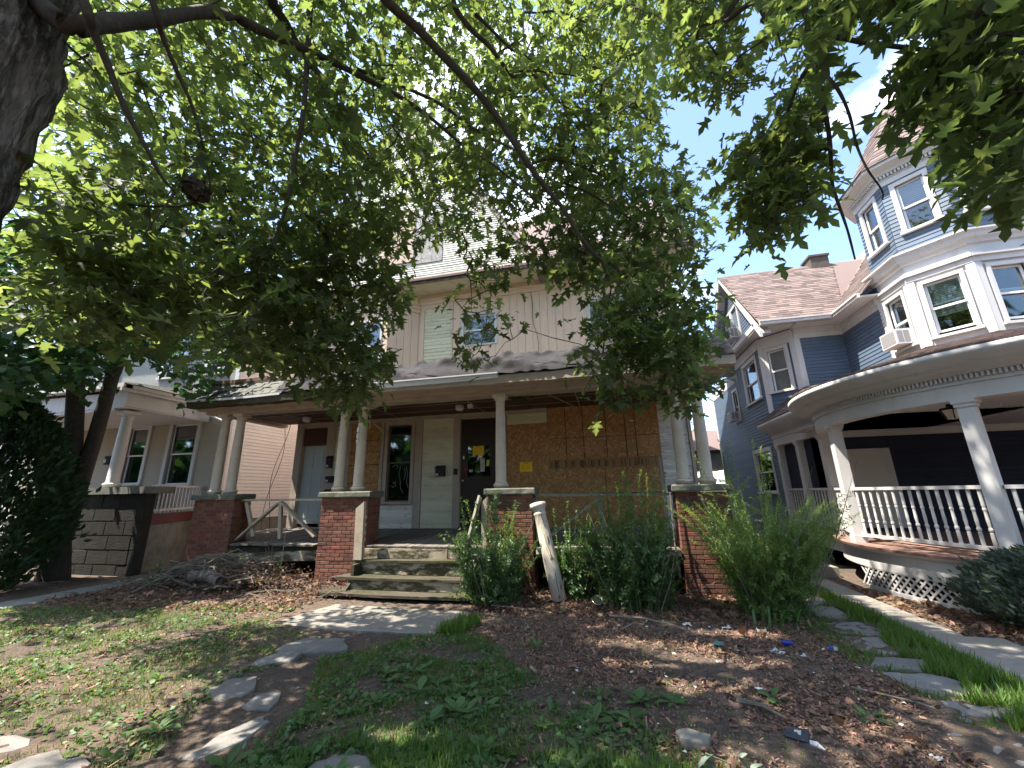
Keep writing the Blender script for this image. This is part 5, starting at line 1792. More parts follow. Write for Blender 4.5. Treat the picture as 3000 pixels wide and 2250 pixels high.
# balustrade
balp = [(0.022, 0), (0.022, 0.16), (0.016, 0.17), (0.026, 0.19), (0.026, 0.21), (0.017, 0.23), (0.022, 0.30), (0.018, 0.42), (0.024, 0.44), (0.024, 0.455), (0.018, 0.47), (0.022, 0.49), (0.022, 0.70)]
bme = MB().lathe((0, 0, 0), balp, 8).mesh('baluster', M_WHITE)
rails = MB()
pp = [Vector((PC.x - 2.95 * math.cos(math.radians(33)), y, 0)) for y in (12.8, 11.6, 10.4)] + [Vector((PC.x + 2.95 * math.cos(math.radians(a)), PC.y + 2.95 * math.sin(math.radians(a)), 0)) for a in post_a] + [Vector((9.2, 5.75, 0))]
root = None
spans = []
for i in range(len(pp) - 1):
    a, b = pp[i], pp[i + 1]
    d_ = (b - a).normalized()
    spans.append((a + d_ * 0.10, b - d_ * 0.10))
for a, b in spans:
    rails.beam(a + Vector((0, 0, 1.62)), b + Vector((0, 0, 1.62)), 0.075, 0.05)
    rails.beam(a + Vector((0, 0, 0.83)), b + Vector((0, 0, 0.83)), 0.06, 0.05)
rr = rails.obj('balustrade', M_WHITE, B)
for a, b in spans:
    n = int((b - a).length / 0.128)
    for i in range(n):
        p = a.lerp(b, (i + 0.5) / n)
        place(bme, 'baluster', rr, (p.x, p.y, 0.85), None, (1, 1, 1.07))
# entablature, ceiling, cornice with dentils
mb = MB()
mb.strip([arc(2.82, 3.0, back=BK), arc(2.82, 2.80, back=BK), arc(3.06, 2.80, back=BK), arc(3.06, 3.0, back=BK), arc(3.085, 3.01, back=BK), arc(3.085, 3.06, back=BK)])
mb.obj('porch_beam', M_WHITE, B)
mb = MB()
mb.strip([arc(3.08, 3.06, back=BK), arc(3.08, 3.13, back=BK), arc(3.15, 3.135, back=BK), arc(3.17, 3.18, back=BK), arc(3.30, 3.20, back=BK), arc(3.31, 3.235, back=BK), arc(3.36, 3.25, back=BK), arc(3.40, 3.31, back=BK), arc(3.46, 3.35, back=BK), arc(3.46, 3.42, back=BK), arc(3.40, 3.425, back=BK)])
mb.obj('porch_cornice', M_WHITE, B, True)
den = MB()
for i in range(100):
    a = math.radians(180 + i * 0.95)
    n = Vector((math.cos(a), math.sin(a), 0))
    t_ = Vector((-n.y, n.x, 0)) * 0.014
    p0, p1 = PC + n * 3.075, PC + n * 3.125
    den.hexa([tuple(q + Vector((0, 0, z))) for z in (3.062, 3.128) for q in (p0 - t_, p1 - t_, p1 + t_, p0 + t_)])
tag(den.obj('porch_dentils', M_WHITE, B), kind='stuff')
mb = MB()
mb.strip([arc(2.82, 2.93, back=BK), arc(2.0, 2.93, back=BK), arc(1.0, 2.93, back=BK), arc(0.1, 2.93, back=BK)])
mb.add([(4.4, 8.6, 2.93), (12, 8.6, 2.93), (12, 11, 2.93), (4.4, 11, 2.93)], [(3, 2, 1, 0)])
mb.obj('porch_ceiling', M_WHITE, B)
# porch roof: courses from the cornice up to the turret


def lerp_rows(f):
    o_, i_ = arc(3.45, 3.43, back=BK), []
    for k, p in enumerate(o_):
        if k < 8:
            i_.append((5.35 if p[1] > 11.9 else 6.6, p[1], 4.30))
        else:
            v = Vector((p[0] - PC.x, min(p[1] - PC.y, 0.6), 0)).normalized()
            ap = AP + 0.02
            q = TC + v * (ap / max(abs(v.x), abs(v.y), (abs(v.x) + abs(v.y)) / math.sqrt(2)))
            i_.append((min(max(q.x, 6.62), 12), q.y, 4.42))
    return [tuple(Vector(a).lerp(Vector(b), f)) for a, b in zip(o_, i_)]


mb = MB()
NC = 17
R0 = [lerp_rows(k / NC) for k in range(NC + 1)]
mb.strip(R0)
prf = mb.obj('porch_roof', M_SHINGLEJ, B)
mb = MB()
for k in range(NC):
    lo, hi = R0[k], R0[k + 1]
    for i in range(len(lo) - 1):
        a, b, c, d_ = Vector(lo[i]), Vector(lo[i + 1]), Vector(hi[i + 1]), Vector(hi[i])
        if (b - a).length < 1e-3:
            continue
        n = (b - a).cross(d_ - a)
        n = n.normalized() if n.length > 1e-9 else Vector((0, 0, 1))
        if n.z < 0:
            n = -n
        b = a.lerp(b, 0.985)
        c = d_.lerp(c, 0.985)
        out = (a - d_) * 0.06
        th_ = 0.018 + rnd.uniform(0, 0.006)
        mb.add([a + out + n * 0.002, b + out + n * 0.002, a + out + n * th_, b + out + n * th_, c + n * 0.006, d_ + n * 0.006], [(0, 1, 3, 2), (2, 3, 4, 5)])
tag(mb.obj('shingles', M_SHINGLEJ, prf), kind='stuff')
# steps at the end of the porch
MB().box(3.55, 4.1, 9.5, 10.6, 0.0, 0.18).obj('side_step', M_CONC, B)
flush_boards(B)


def ac_unit(c, u, w_, h_, d_, label):
    """Window air conditioner: C centre of its inner lower edge, U along the wall."""
    u = Vector(u).normalized()
    n = Vector((u.y, -u.x, 0))
    c = Vector(c)
    t = thing('air_conditioner', label, 'air conditioner', tuple(c), 'window air conditioners on the blue house')
    P = lambda a, o, z: tuple(c + u * a + n * o + Vector((0, 0, z)))
    bx = lambda mb, a0, a1, o0, o1, z0, z1: mb.hexa([P(a, o, z) for z in (z0, z1) for a, o in ((a0, o1), (a1, o1), (a1, o0), (a0, o0))])
    b = MB()
    bx(b, -w_ / 2, w_ / 2, 0, d_, 0, h_)
    b.obj('case', M_WHITE, t)
    g = MB()
    bx(g, -w_ / 2 + 0.03, w_ / 2 - 0.03, d_, d_ + 0.004, 0.03, h_ - 0.03)
    g.obj('grille', M_GREY_AC, t)
    g = MB()
    for k in range(2):
        bx(g, w_ / 2, w_ / 2 + 0.004, d_ * (0.3 + 0.33 * k), d_ * (0.58 + 0.33 * k), 0.04, h_ - 0.04)
    for k in range(2):
        bx(g, -w_ / 2 - 0.004, -w_ / 2, d_ * (0.3 + 0.33 * k), d_ * (0.58 + 0.33 * k), 0.04, h_ - 0.04)
    g.obj('side_vent', M_GREY_AC, t)


w0, wd0 = oct_wall(0)
ac_unit(w0.pt(0.5, 4.63, 0.0), (w0.u.x, w0.u.y, 0), 0.5, 0.34, 0.36, 'white air conditioner jutting from the turret window above the round porch')
ac_unit(WGB.pt(2.70, 6.62, 0.0), (0, -1, 0), 0.52, 0.36, 0.35, 'white air conditioner in the attic gable window')
ac_unit(WFAR.pt(3.25, 4.15, 0.0), (0, -1, 0), 0.5, 0.34, 0.35, 'white air conditioner in the window farthest back along the alley')

t = thing('porch_lantern', 'black glass lantern under the round porch ceiling', 'lamp', (5.35, 7.7, 2.93))
lx, ly = 5.35, 7.7
MB().lathe((lx, ly, 2.80), [(0.17, 0), (0.16, 0.03), (0.06, 0.05), (0.06, 0.13)], 6).obj('cap', M_BLACK, t)
MB().lathe((lx, ly, 2.66), [(0.09, 0), (0.145, 0.138)], 6).obj('pane', mat('milky_glass', (0.6, 0.6, 0.55), 0.4), t)
mb = MB()
for k in range(6):
    a = math.pi * k / 3
    mb.beam((lx + 0.092 * math.cos(a), ly + 0.092 * math.sin(a), 2.655), (lx + 0.15 * math.cos(a), ly + 0.15 * math.sin(a), 2.80), 0.014, 0.014)
mb.obj('frame', M_BLACK, t)
t = thing('alarm_bell', 'tiny white round fixture at the porch ceiling edge', 'fixture', (6.2, 8.0, 2.88))
MB().lathe((6.2, 8.0, 2.87), [(0.03, 0), (0.035, 0.03), (0.03, 0.058)], 10).obj('body', M_WHITE, t)
# dark tyre-like hose reel under the side of the porch
t = thing('hose_reel', 'dark coiled hose leaning in the shade by the porch side', 'hose', (3.9, 10.0, 0.1))
for k in range(3):
    pts = [(3.85 - 0.05 * k, 9.9 + 0.26 * math.cos(a), 0.42 + 0.26 * math.sin(a)) for a in np.linspace(0, 2 * math.pi, 25)]
    MB().tube(pts, 0.035, 6, cap=False).obj('coil', M_BLACK, t, True)

# ------------------------------------------------------------------ leaves
def fan(outline, c):
    n = len(outline)
    pts = np.array(list(outline) + [c], float)
    tri = np.array([(i, (i + 1) % n, n) for i in range(n)])
    z = 0.30 * np.abs(pts[:, 0]) ** 1.2 - 0.30 * (pts[:, 1] - 0.35) ** 2
    return np.column_stack([pts, z]), tri


def mirrored(right):
    return right + [(-x, y) for x, y in reversed(right[1:-1])]


MAPLE = fan(mirrored([(0, 0), (0.30, 0.05), (0.14, 0.24), (0.50, 0.52), (0.13, 0.48), (0.19, 0.72), (0, 1.0)]), (0, 0.36))
MAPLE_FINE = fan(mirrored([(0, 0), (0.07, 0.03), (0.20, 0.01), (0.33, 0.06), (0.22, 0.13), (0.13, 0.22), (0.25, 0.29), (0.37, 0.34), (0.38, 0.43), (0.52, 0.55), (0.36, 0.54), (0.24, 0.52), (0.12, 0.47), (0.16, 0.60), (0.24, 0.71), (0.13, 0.76), (0.08, 0.86), (0, 1.0)]), (0, 0.36))
NORWAY = fan(mirrored([(0, 0), (0.40, 0.10), (0.36, 0.28), (0.55, 0.50), (0.25, 0.58), (0.20, 0.78), (0, 0.95)]), (0, 0.4))
OVAL = fan(mirrored([(0, 0), (0.22, 0.3), (0.24, 0.55), (0, 1.0)]), (0, 0.45))
SLIM = fan(mirrored([(0, 0), (0.16, 0.4), (0, 1.0)]), (0, 0.45))
BLADE = (np.array([(-0.03, 0, 0), (0.03, 0, 0), (-0.022, 0.5, 0.03), (0.022, 0.5, 0.03), (0, 1.0, 0.16)]), np.array([(0, 1, 3), (0, 3, 2), (2, 3, 4)]))


def inside(poly, u, v):
    poly = np.array(poly, float)
    x0, y0 = poly[:, 0], poly[:, 1]
    x1, y1 = np.roll(x0, -1), np.roll(y0, -1)
    c = (y0[None] > v[:, None]) != (y1[None] > v[:, None])
    xi = x0[None] + (v[:, None] - y0[None]) * (x1 - x0)[None] / np.where(np.abs(y1 - y0) < 1e-9, 1e-9, y1 - y0)[None]
    return (np.sum(c & (u[:, None] < xi), 1) % 2) == 1


RMn = np.array(RM)


def px_many(u, v, hd):
    c = np.stack([(u - 1500) / 1178.0, -(v - 1125) / 1178.0, -np.ones_like(u)], 1)
    d = c @ RMn.T
    h = np.hypot(d[:, 0], d[:, 1])
    return d * (hd / h)[:, None] + np.array([0, 0, EYE])


def project(P):
    c = (P - np.array([0, 0, EYE])) @ RMn
    w = -c[:, 2]
    u = 1500 + 1178.0 * c[:, 0] / np.where(w > 0.05, w, 1)
    v = 1125 - 1178.0 * c[:, 1] / np.where(w > 0.05, w, 1)
    return np.where(w > 0.05, u, -9999), np.where(w > 0.05, v, -9999), w


# patches of ground and wall that the sun reaches through gaps in the crowns: centre, half sizes, height
GAPS = [(-5.0, 3.40, 1.25, 0.42, 0), (-6.6, 4.0, 0.7, 0.22, 0), (-3.9, 3.05, 0.35, 0.14, 0), (0.35, 5.3, 0.85, 0.22, 0), (0.95, 5.0, 0.75, 0.20, 0), (1.4, 5.8, 0.6, 0.22, 0), (0.2, 4.72, 0.5, 0.10, 0), (-3.2, 5.90, 0.28, 0.09, 0), (-2.75, 5.65, 0.2, 0.06, 0), (-3.9, 5.52, 0.40, 0.08, 0),
        (-3.4, 4.20, 0.32, 0.11, 0), (-2.75, 2.85, 0.20, 0.14, 0), (-4.2, 2.45, 0.35, 0.13, 0), (3.75, 7.2, 0.33, 1.0, 0), (3.75, 5.75, 0.35, 0.08, 0), (3.9, 5.45, 0.4, 0.05, 0), (0.55, 4.3, 0.32, 0.18, 0), (1.1, 4.55, 0.22, 0.08, 0), (-5.6, 4.6, 0.5, 0.10, 0),
        (1.35, 7.45, 0.40, 0.30, 0.8), (-1.15, 7.2, 0.2, 0.25, 0.7), (-2.25, 7.3, 0.12, 0.12, 1.2), (-2.9, 6.85, 0.45, 0.10, 0.1), (1.75, 6.7, 0.45, 0.35, 0.9), (-1.55, 3.1, 0.3, 0.16, 0), (-0.35, 7.0, 0.3, 0.10, 0.0), (-0.2, 5.85, 0.4, 0.07, 0), (-1.1, 5.3, 0.12, 0.08, 0),
        (-3.6, 7.2, 1.5, 0.10, 3.9), (-0.6, 7.3, 0.5, 0.3, 4.1), (-4.3, 7.3, 0.7, 0.25, 4.1), (-2.6, 7.35, 0.6, 0.2, 4.2), (-1.5, 9.9, 4.0, 0.8, 6.0), (-5.3, 9.2, 3.0, 1.0, 8.5), (2.9, 4.5, 0.35, 0.2, 0)]


def keep_sun(P, soft=0.997):
    """False for leaves whose shadow would fall in one of the gaps."""
    k = np.ones(len(P), bool)
    for cx, cy, rx, ry, z in GAPS:
        t = (P[:, 2] - z) / SUN[2]
        q = P - SUN[None] * t[:, None]
        e = ((q[:, 0] - cx) / rx) ** 2 + ((q[:, 1] - cy) / ry) ** 2
        e += 0.35 * np.sin(q[:, 0] * 11 + 2 * np.sin(q[:, 1] * 7)) * np.cos(q[:, 1] * 13 + q[:, 0] * 3)
        hit = (e < 1.0) & (P[:, 2] > z + 0.5) & (rng.random(len(P)) < soft)
        k &= ~hit
    return k


def grow_network(roots, tips, rad0=0.003, k=0.0011, sag=0.07, maxr=0.013):
    """Join every tip to the nearest point of what has already grown; returns the tubes as one MB."""
    nodes = [np.array(p) for p in roots]
    parent = [-1] * len(nodes)
    T = np.array(tips)
    R0 = np.array(roots)
    order = np.argsort(np.min(np.linalg.norm(T[:, None, :] - R0[None, ::max(1, len(R0) // 200)], axis=2), 1))
    A = np.zeros((len(R0) + 3 * len(T), 3))
    A[:len(R0)] = R0
    n = len(R0)
    edges = []
    for i in order:
        t = T[i]
        d = np.linalg.norm(A[:n] - t, axis=1)
        j = int(np.argmin(d))
        L_ = d[j]
        prev = j
        if L_ > 0.25:
            m = A[j] * 0.5 + t * 0.5 + rng.normal(0, 0.04 * L_, 3) - np.array([0, 0, sag * L_])
            A[n] = m
            parent.append(prev)
            prev = n
            n += 1
        A[n] = t
        parent.append(prev)
        n += 1
    cnt = np.ones(n)
    for i in range(n - 1, -1, -1):
        if parent[i] >= 0:
            cnt[parent[i]] += cnt[i]
    mb = MB()
    for i in range(n):
        p = parent[i]
        if p >= 0:
            r1 = min(maxr, rad0 + k * math.sqrt(cnt[i] - 1))
            r0 = min(maxr, rad0 + k * math.sqrt(max(cnt[p] - 1, 0))) if p >= len(R0) else r1 * 1.15
            mb.tube([A[p], A[i]], [min(r0, r1 * 1.6), r1], 3, cap=False)
    return mb


def leaf_cloud(C, per, spread, size, up_bias=1.0, droop=0.35, out=None):
    """Twig-like sprays of leaves round every centre in C: positions, tip directions, normals, sizes."""
    n = len(C)
    ax = rng.normal(0, 1, (n, 3))
    ax[:, 2] = ax[:, 2] * 0.35 - droop
    if out is not None:
        ax[:, :2] += out
    ax = norm(ax)
    t = (np.tile(np.linspace(-0.5, 0.55, per), (n, 1)) + rng.normal(0, 0.06, (n, per)))
    side = norm(np.cross(ax, np.array([0, 0, 1.0]) + rng.normal(0, 0.15, (n, 3))))
    sg = np.where(np.arange(per) % 2 == 0, 1.0, -1.0)[None, :] * np.ones((n, 1))
    pet = rng.uniform(0.03, 0.11, (n, per))
    P = C[:, None] + ax[:, None] * (t * spread)[..., None] + side[:, None] * (sg * pet)[..., None] + rng.normal(0, 0.045, (n, per, 3))
    T = ax[:, None] * 0.55 + side[:, None] * (sg * rng.uniform(0.4, 1.1, (n, per)))[..., None] + np.array([0, 0, -1.0]) * rng.uniform(0.15, 0.75, (n, per, 1)) + rng.normal(0, 0.25, (n, per, 3))
    N = np.array([0, 0, up_bias]) + rng.normal(0, 0.36, (n, per, 3))
    s = size * rng.uniform(0.5, 1.28, (n, per))
    return P.reshape(-1, 3), T.reshape(-1, 3), N.reshape(-1, 3), s.ravel(), ax


def make_tree(root, trunk_tubes, branches, regions, boxes, leaf, leaf_mat, size, per, fine_n=0, fine_mat=None, spread=0.46, carve=True, extra_pts=()):
    roots = []
    for pts, rad in branches:
        pts = [Vector(p) for p in pts]
        sm = []
        for i in range(len(pts) - 1):
            p0, p1, p2, p3 = pts[max(i - 1, 0)], pts[i], pts[i + 1], pts[min(i + 2, len(pts) - 1)]
            for q in range(4):
                t = q / 4
                sm.append(0.5 * ((2 * p1) + (p2 - p0) * t + (2 * p0 - 5 * p1 + 4 * p2 - p3) * t * t + (3 * p1 - p0 - 3 * p2 + p3) * t ** 3))
        sm.append(pts[-1])
        n = len(sm)
        rr_ = [rad[0] + (rad[1] - rad[0]) * (i / (n - 1)) ** 0.8 for i in range(n)]
        rr_ = [r * (1 + 0.06 * math.sin(i * 1.7)) for i, r in enumerate(rr_)]
        mb = MB().tube(sm, rr_, 9)
        mb.obj('limb' if rad[0] > 0.04 else 'branch', M_TWIG, root, True)
        roots += [np.array(p) for p in sm]
    C = []
    for poly, n, h0, h1 in regions:
        poly_ = np.array(poly, float)
        lo, hi = poly_.min(0), poly_.max(0)
        got = np.zeros((0, 2))
        while len(got) < n:
            q = rng.uniform(lo, hi, (n * 3, 2))
            got = np.concatenate([got, q[inside(poly, q[:, 0], q[:, 1])]])
        got = got[:n]
        hd = h0 + (h1 - h0) * rng.random(n) ** 0.8
        P = px_many(got[:, 0], got[:, 1], hd)
        C.append(P[P[:, 2] < 11])
    for lo, hi, n in boxes:
        P = rng.uniform(lo, hi, (n, 3))
        u, v, w = project(P)
        out = (u < -120) | (u > 3120) | (v < -140) | (w < 0.05)
        C.append(P[out])
    C = np.concatenate(C)
    P, T, N, s, ax = leaf_cloud(C, per, spread, size)
    if carve:
        k = keep_sun(P)
        P, T, N, s = P[k], T[k], N[k], s[k]
    keepd = np.linalg.norm(P - np.array([0, 0, EYE]), axis=1) > 2.0
    P, T, N, s = P[keepd], T[keepd], N[keepd], s[keepd]
    net = grow_network(roots + list(extra_pts), C + ax * 0.18 * spread)
    net.obj('twigs', M_TWIG, root)['kind'] = 'stuff'
    if fine_n:
        u, v, w = project(P)
        vis = (u > 20) & (u < 2980) & (v > 20) & (v < 2200)
        score = np.where(vis, s / np.linalg.norm(P - np.array([0, 0, EYE]), axis=1), 0)
        top = np.argsort(-score)[:fine_n]
        mask = np.ones(len(P), bool)
        mask[top] = False
        me = mesh_np('leaf', MAPLE_FINE[0], MAPLE_FINE[1], fine_mat, True)
        Tt = norm(T[top])
        Xx = norm(np.cross(Tt, N[top]))
        Nn = np.cross(Xx, Tt)
        for i, q in enumerate(top):
            m = Matrix((Vector(Xx[i]), Vector(Tt[i]), Vector(Nn[i]))).transposed()
            place(me, 'leaf', root, P[q], m.to_euler(), (s[q],) * 3)
        P, T, N, s = P[mask], T[mask], N[mask], s[mask]
    V, F = scatter(P, T, N, s, leaf[0], leaf[1])
    tag(place(mesh_np('crown', V, F, leaf_mat), 'crown', root), kind='stuff')
    return len(P)


# ------------------------------------------------------------------ the big street maple at the left edge
T1 = thing('maple_tree', 'large maple with furrowed grey trunk at the left edge, limbs spreading over the yard', 'tree', (-3.51, 0.93, 0))
nth, nzz = 84, 130
rows = []
ph = rng.uniform(0, 6.28, 8)
for j in range(nzz + 1):
    z = -0.2 + 9.2 * j / nzz
    cx = -3.51 - 0.03 * z + 0.03 * math.sin(z * 1.1)
    cy = 0.93 + 0.02 * math.sin(z * 0.9 + 1)
    base = 0.50 + 0.22 * math.exp(-max(z, 0) / 0.35) - 0.012 * z + 0.05 * math.exp(-((z - 4.35) / 0.35) ** 2)
    row = []
    for i in range(nth + 1):
        a = 2 * math.pi * (i % nth) / nth
        aa = a + 0.10 * math.sin(z * 1.3) + 0.05 * math.sin(z * 3.7 + 1)
        rdg = 0
        for q, (fa, fz, am) in enumerate(((13, 0.9, 0.026), (21, 2.1, 0.022), (34, 4.3, 0.014), (9, 6.1, 0.010), (27, 9.0, 0.009))):
            rdg += am * (1 - 2 * abs(math.sin(fa * aa / 2 + 1.6 * math.sin(fz * z + ph[q]) + ph[q])))
        rdg += 0.03 * math.sin(3 * a + 0.8 * z + ph[6]) + 0.02 * math.sin(2 * a - 1.7 * z)
        r = base + rdg
        row.append((cx + r * math.cos(a), cy + r * math.sin(a), z))
    rows.append(row)
MB().strip(rows).obj('trunk', M_BARK, T1, True)
jn_ = Vector((-3.5, 1.1, 4.9))
B_ = lambda pts, h0, h1: [px(u, v, h0 + (h1 - h0) * i / max(1, len(pts) - 1)) for i, (u, v) in enumerate(pts)]
br1 = [
    ([jn_] + B_([(194, 70), (316, 66), (452, 57), (633, 36), (769, 90), (904, 149), (1000, 194), (1090, 240), (1181, 289), (1271, 353), (1362, 430), (1452, 488), (1588, 601)], 3.25, 4.1), (0.068, 0.010)),
    ([Vector((-3.6, 0.9, 6.0))] + B_([(240, -10), (271, 86), (316, 190), (362, 307), (429, 434), (475, 520), (515, 565)], 3.0, 3.5), (0.032, 0.008)),
    ([Vector((-3.6, 0.9, 7.0))] + B_([(439, -20), (470, 90), (520, 212), (565, 316), (597, 443), (615, 533), (610, 588)], 3.2, 4.0), (0.026, 0.005)),
    ([Vector((-3.6, 0.9, 7.6))] + B_([(760, -60), (791, 0), (836, 68), (882, 149), (949, 235)], 3.6, 4.1), (0.06, 0.035)),
    ([Vector((-3.6, 0.9, 7.8))] + B_([(915, -80), (909, 0), (900, 181), (890, 316), (859, 497), (836, 610), (805, 700), (768, 750)], 3.5, 3.9), (0.042, 0.008)),
    (B_([(836, 640), (855, 800), (862, 900), (880, 1000)], 4.55, 4.9), (0.014, 0.005)),
    ([Vector((-3.6, 0.9, 8.2))] + B_([(900, -330), (1020, -150), (1131, 0), (1226, 86), (1316, 181), (1384, 253), (1452, 335), (1520, 438), (1565, 506), (1601, 551), (1655, 619), (1692, 683), (1740, 742), (1767, 775), (1780, 823)], 2.85, 4.1), (0.058, 0.014)),
    (B_([(1780, 823), (1791, 834), (1780, 908), (1772, 960), (1769, 1003)], 4.5, 4.6), (0.012, 0.005)),
    (B_([(1740, 742), (1805, 785), (1840, 845), (1875, 900), (1894, 989), (1910, 1032), (1948, 1081)], 4.4, 4.7), (0.016, 0.006)),
    (B_([(1045, 203), (1271, 294), (1407, 389), (1511, 438)], 4.3, 4.0), (0.026, 0.016)),
    ([Vector((-3.6, 0.9, 8.6))] + B_([(1130, -400), (1240, -190), (1310, -60), (1334, 23), (1384, 90), (1429, 131), (1475, 190), (1502, 226)], 2.9, 3.5), (0.045, 0.02)),
    (B_([(1393, 40), (1452, 100), (1502, 149)], 3.3, 3.5), (0.02, 0.014)),
    (B_([(1502, 226), (1565, 221), (1633, 294), (1678, 330), (1723, 389), (1760, 434)], 3.5, 3.9), (0.018, 0.006)),
    (B_([(1502, 210), (1574, 208), (1696, 226), (1760, 270)], 3.5, 3.8), (0.014, 0.006)),
    (B_([(1560, 479), (1610, 466), (1678, 479), (1746, 506), (1814, 538), (1859, 601), (1949, 678), (1995, 723)], 4.1, 4.7), (0.018, 0.006)),
    (B_([(1601, 538), (1655, 538), (1723, 565), (1805, 615), (1850, 650), (1870, 740), (1890, 820), (1895, 900), (1890, 980)], 4.3, 4.8), (0.016, 0.005)),
    (B_([(960, 300), (1050, 420), (1130, 500), (1240, 560), (1300, 690)], 4.2, 4.9), (0.016, 0.006)),
    (B_([(770, 748), (690, 800), (640, 850)], 4.6, 4.8), (0.010, 0.004)),
    (B_([(1090, 240), (1110, 350), (1170, 450), (1230, 540), (1300, 690)], 4.3, 4.8), (0.014, 0.005)),
]
reg1 = [
    ([(185, -260), (560, -260), (620, 300), (640, 700), (640, 960), (300, 960), (40, 900), (30, 780), (140, 520), (185, 150)], 740, 3.9, 8.6),
    ([(560, -260), (900, -260), (900, 330), (860, 700), (880, 1050), (700, 1060), (620, 960), (600, 300)], 540, 3.4, 8.0),
    ([(880, -260), (1250, -260), (1320, 420), (1000, 430), (890, 330)], 430, 3.2, 7.2),
    ([(1250, -260), (2050, -260), (1990, 60), (1930, 250), (1920, 420), (1500, 470), (1320, 430)], 900, 3.3, 6.6),
    ([(1330, 450), (1930, 420), (2050, 590), (2070, 900), (2050, 1000), (1760, 980), (1700, 740), (1500, 640), (1330, 560)], 520, 4.0, 6.0),
    ([(860, 420), (1400, 430), (1400, 700), (1250, 680), (1170, 720), (1000, 720), (870, 700)], 300, 3.6, 6.6),
    ([(680, 700), (1170, 700), (1180, 760), (1160, 880), (1125, 1010), (1080, 1150), (1050, 1215), (1000, 1150), (930, 1120), (860, 1060), (680, 1060)], 260, 4.0, 5.6),
    ([(1345, 740), (1470, 760), (1450, 900), (1530, 960), (1510, 1010), (1440, 990), (1400, 1060), (1370, 1120), (1345, 900)], 70, 4.4, 5.0),
    ([(1700, 950), (2040, 970), (2050, 1100), (2040, 1190), (1960, 1130), (1890, 1060), (1840, 1100), (1740, 1090), (1690, 1040)], 100, 4.2, 5.2),
    ([(1690, 1040), (1840, 1060), (1845, 1170), (1800, 1215), (1745, 1190), (1710, 1120)], 42, 4.2, 4.6),
    ([(1460, 660), (1720, 730), (1710, 920), (1660, 830), (1560, 760), (1460, 740)], 60, 4.0, 5.4),
    ([(120, 560), (400, 560), (640, 900), (420, 1000), (120, 960)], 90, 3.7, 4.6),
]
box1 = [((-10, -3.5, 6.0), (-1.0, 5.5, 9.5), 380), ((-9.0, -4.0, 4.5), (-4.0, 1.0, 7.5), 170), ((-4.0, -2.0, 4.6), (0.5, 2.5, 7.5), 150), ((-5.0, -1.5, 7.5), (0.5, 4.0, 10.5), 420)]
make_tree(T1, None, br1, reg1, box1, MAPLE, M_LEAF, 0.150, 9, 300, M_LEAF1)
# a ball of dead leaves caught in the twigs and a splintered stub
nc = px(572, 556, 3.95)
NEST = thing('leaf_nest', 'dark ball of dead leaves caught among the left branches', 'nest', tuple(nc))
n = 260
dv = norm(rng.normal(0, 1, (n, 3)))
V, F = scatter(np.array(nc) + dv * rng.uniform(0.03, 0.09, (n, 1)), np.cross(dv, rng.normal(0, 1, (n, 3))), dv, rng.uniform(0.05, 0.10, n), OVAL[0], OVAL[1], rng.uniform(0.8, 1.5, n))
tag(place(mesh_np('dead_leaves', V, F, mat('nest_leaf', (0.055, 0.042, 0.032), 0.95, island=0.4)), 'dead_leaves', NEST), kind='stuff')
b = MB().tube(B_([(882, 149), (915, 180), (949, 237)], 4.0, 4.05), [0.035, 0.03, 0.004], 7)
b.obj('broken_stub', M_DEADW, T1)

T2 = thing('maple_tree', 'second maple whose branches hang in from the top right in front of the turret', 'tree', (6.4, -1.6, 0))
MB().tube([(6.4, -1.6, -0.1), (6.3, -1.5, 2.5), (6.1, -1.3, 5.0), (5.8, -1.0, 7.5)], [0.42, 0.33, 0.28, 0.18], 16).obj('trunk', M_BARK, T2, True)
hub = Vector((4.2, 0.4, 6.6))
br2 = [
    ([Vector((6.1, -1.3, 5.0)), hub] + B_([(2470, -60), (2452, 0), (2425, 68), (2398, 127), (2384, 172), (2371, 190), (2335, 253), (2307, 335)], 2.9, 3.4), (0.05, 0.010)),
    ([hub] + B_([(2330, -60), (2348, 0), (2375, 77), (2384, 149), (2393, 212), (2407, 289), (2425, 371), (2434, 452), (2439, 542), (2461, 610), (2484, 678), (2505, 760)], 2.9, 3.5), (0.032, 0.006)),
    (B_([(2393, 190), (2452, 258), (2488, 335), (2511, 429), (2542, 497), (2583, 556), (2586, 585)], 3.1, 3.4), (0.013, 0.004)),
    (B_([(2405, 122), (2443, 108), (2520, 122), (2655, 140), (2778, 154), (2827, 181)], 3.0, 3.2), (0.020, 0.010)),
    ([hub] + B_([(2930, -60), (2895, 0), (2836, 90), (2778, 154), (2678, 280), (2600, 380)], 2.6, 3.3), (0.03, 0.005)),
    (B_([(2690, -40), (2700, 0), (2723, 68), (2778, 150)], 2.8, 3.1), (0.018, 0.012)),
    (B_([(2850, 100), (2870, 122), (2930, 122), (3010, 108)], 3.0, 3.0), (0.014, 0.010)),
    ([hub] + B_([(2205, -60), (2217, 0), (2235, 40), (2246, 63), (2271, 81), (2289, 136), (2307, 190)], 2.9, 3.1), (0.026, 0.004)),
    (B_([(2246, 63), (2250, 110), (2265, 150), (2245, 200), (2242, 240), (2265, 262)], 3.0, 3.1), (0.005, 0.002)),
]
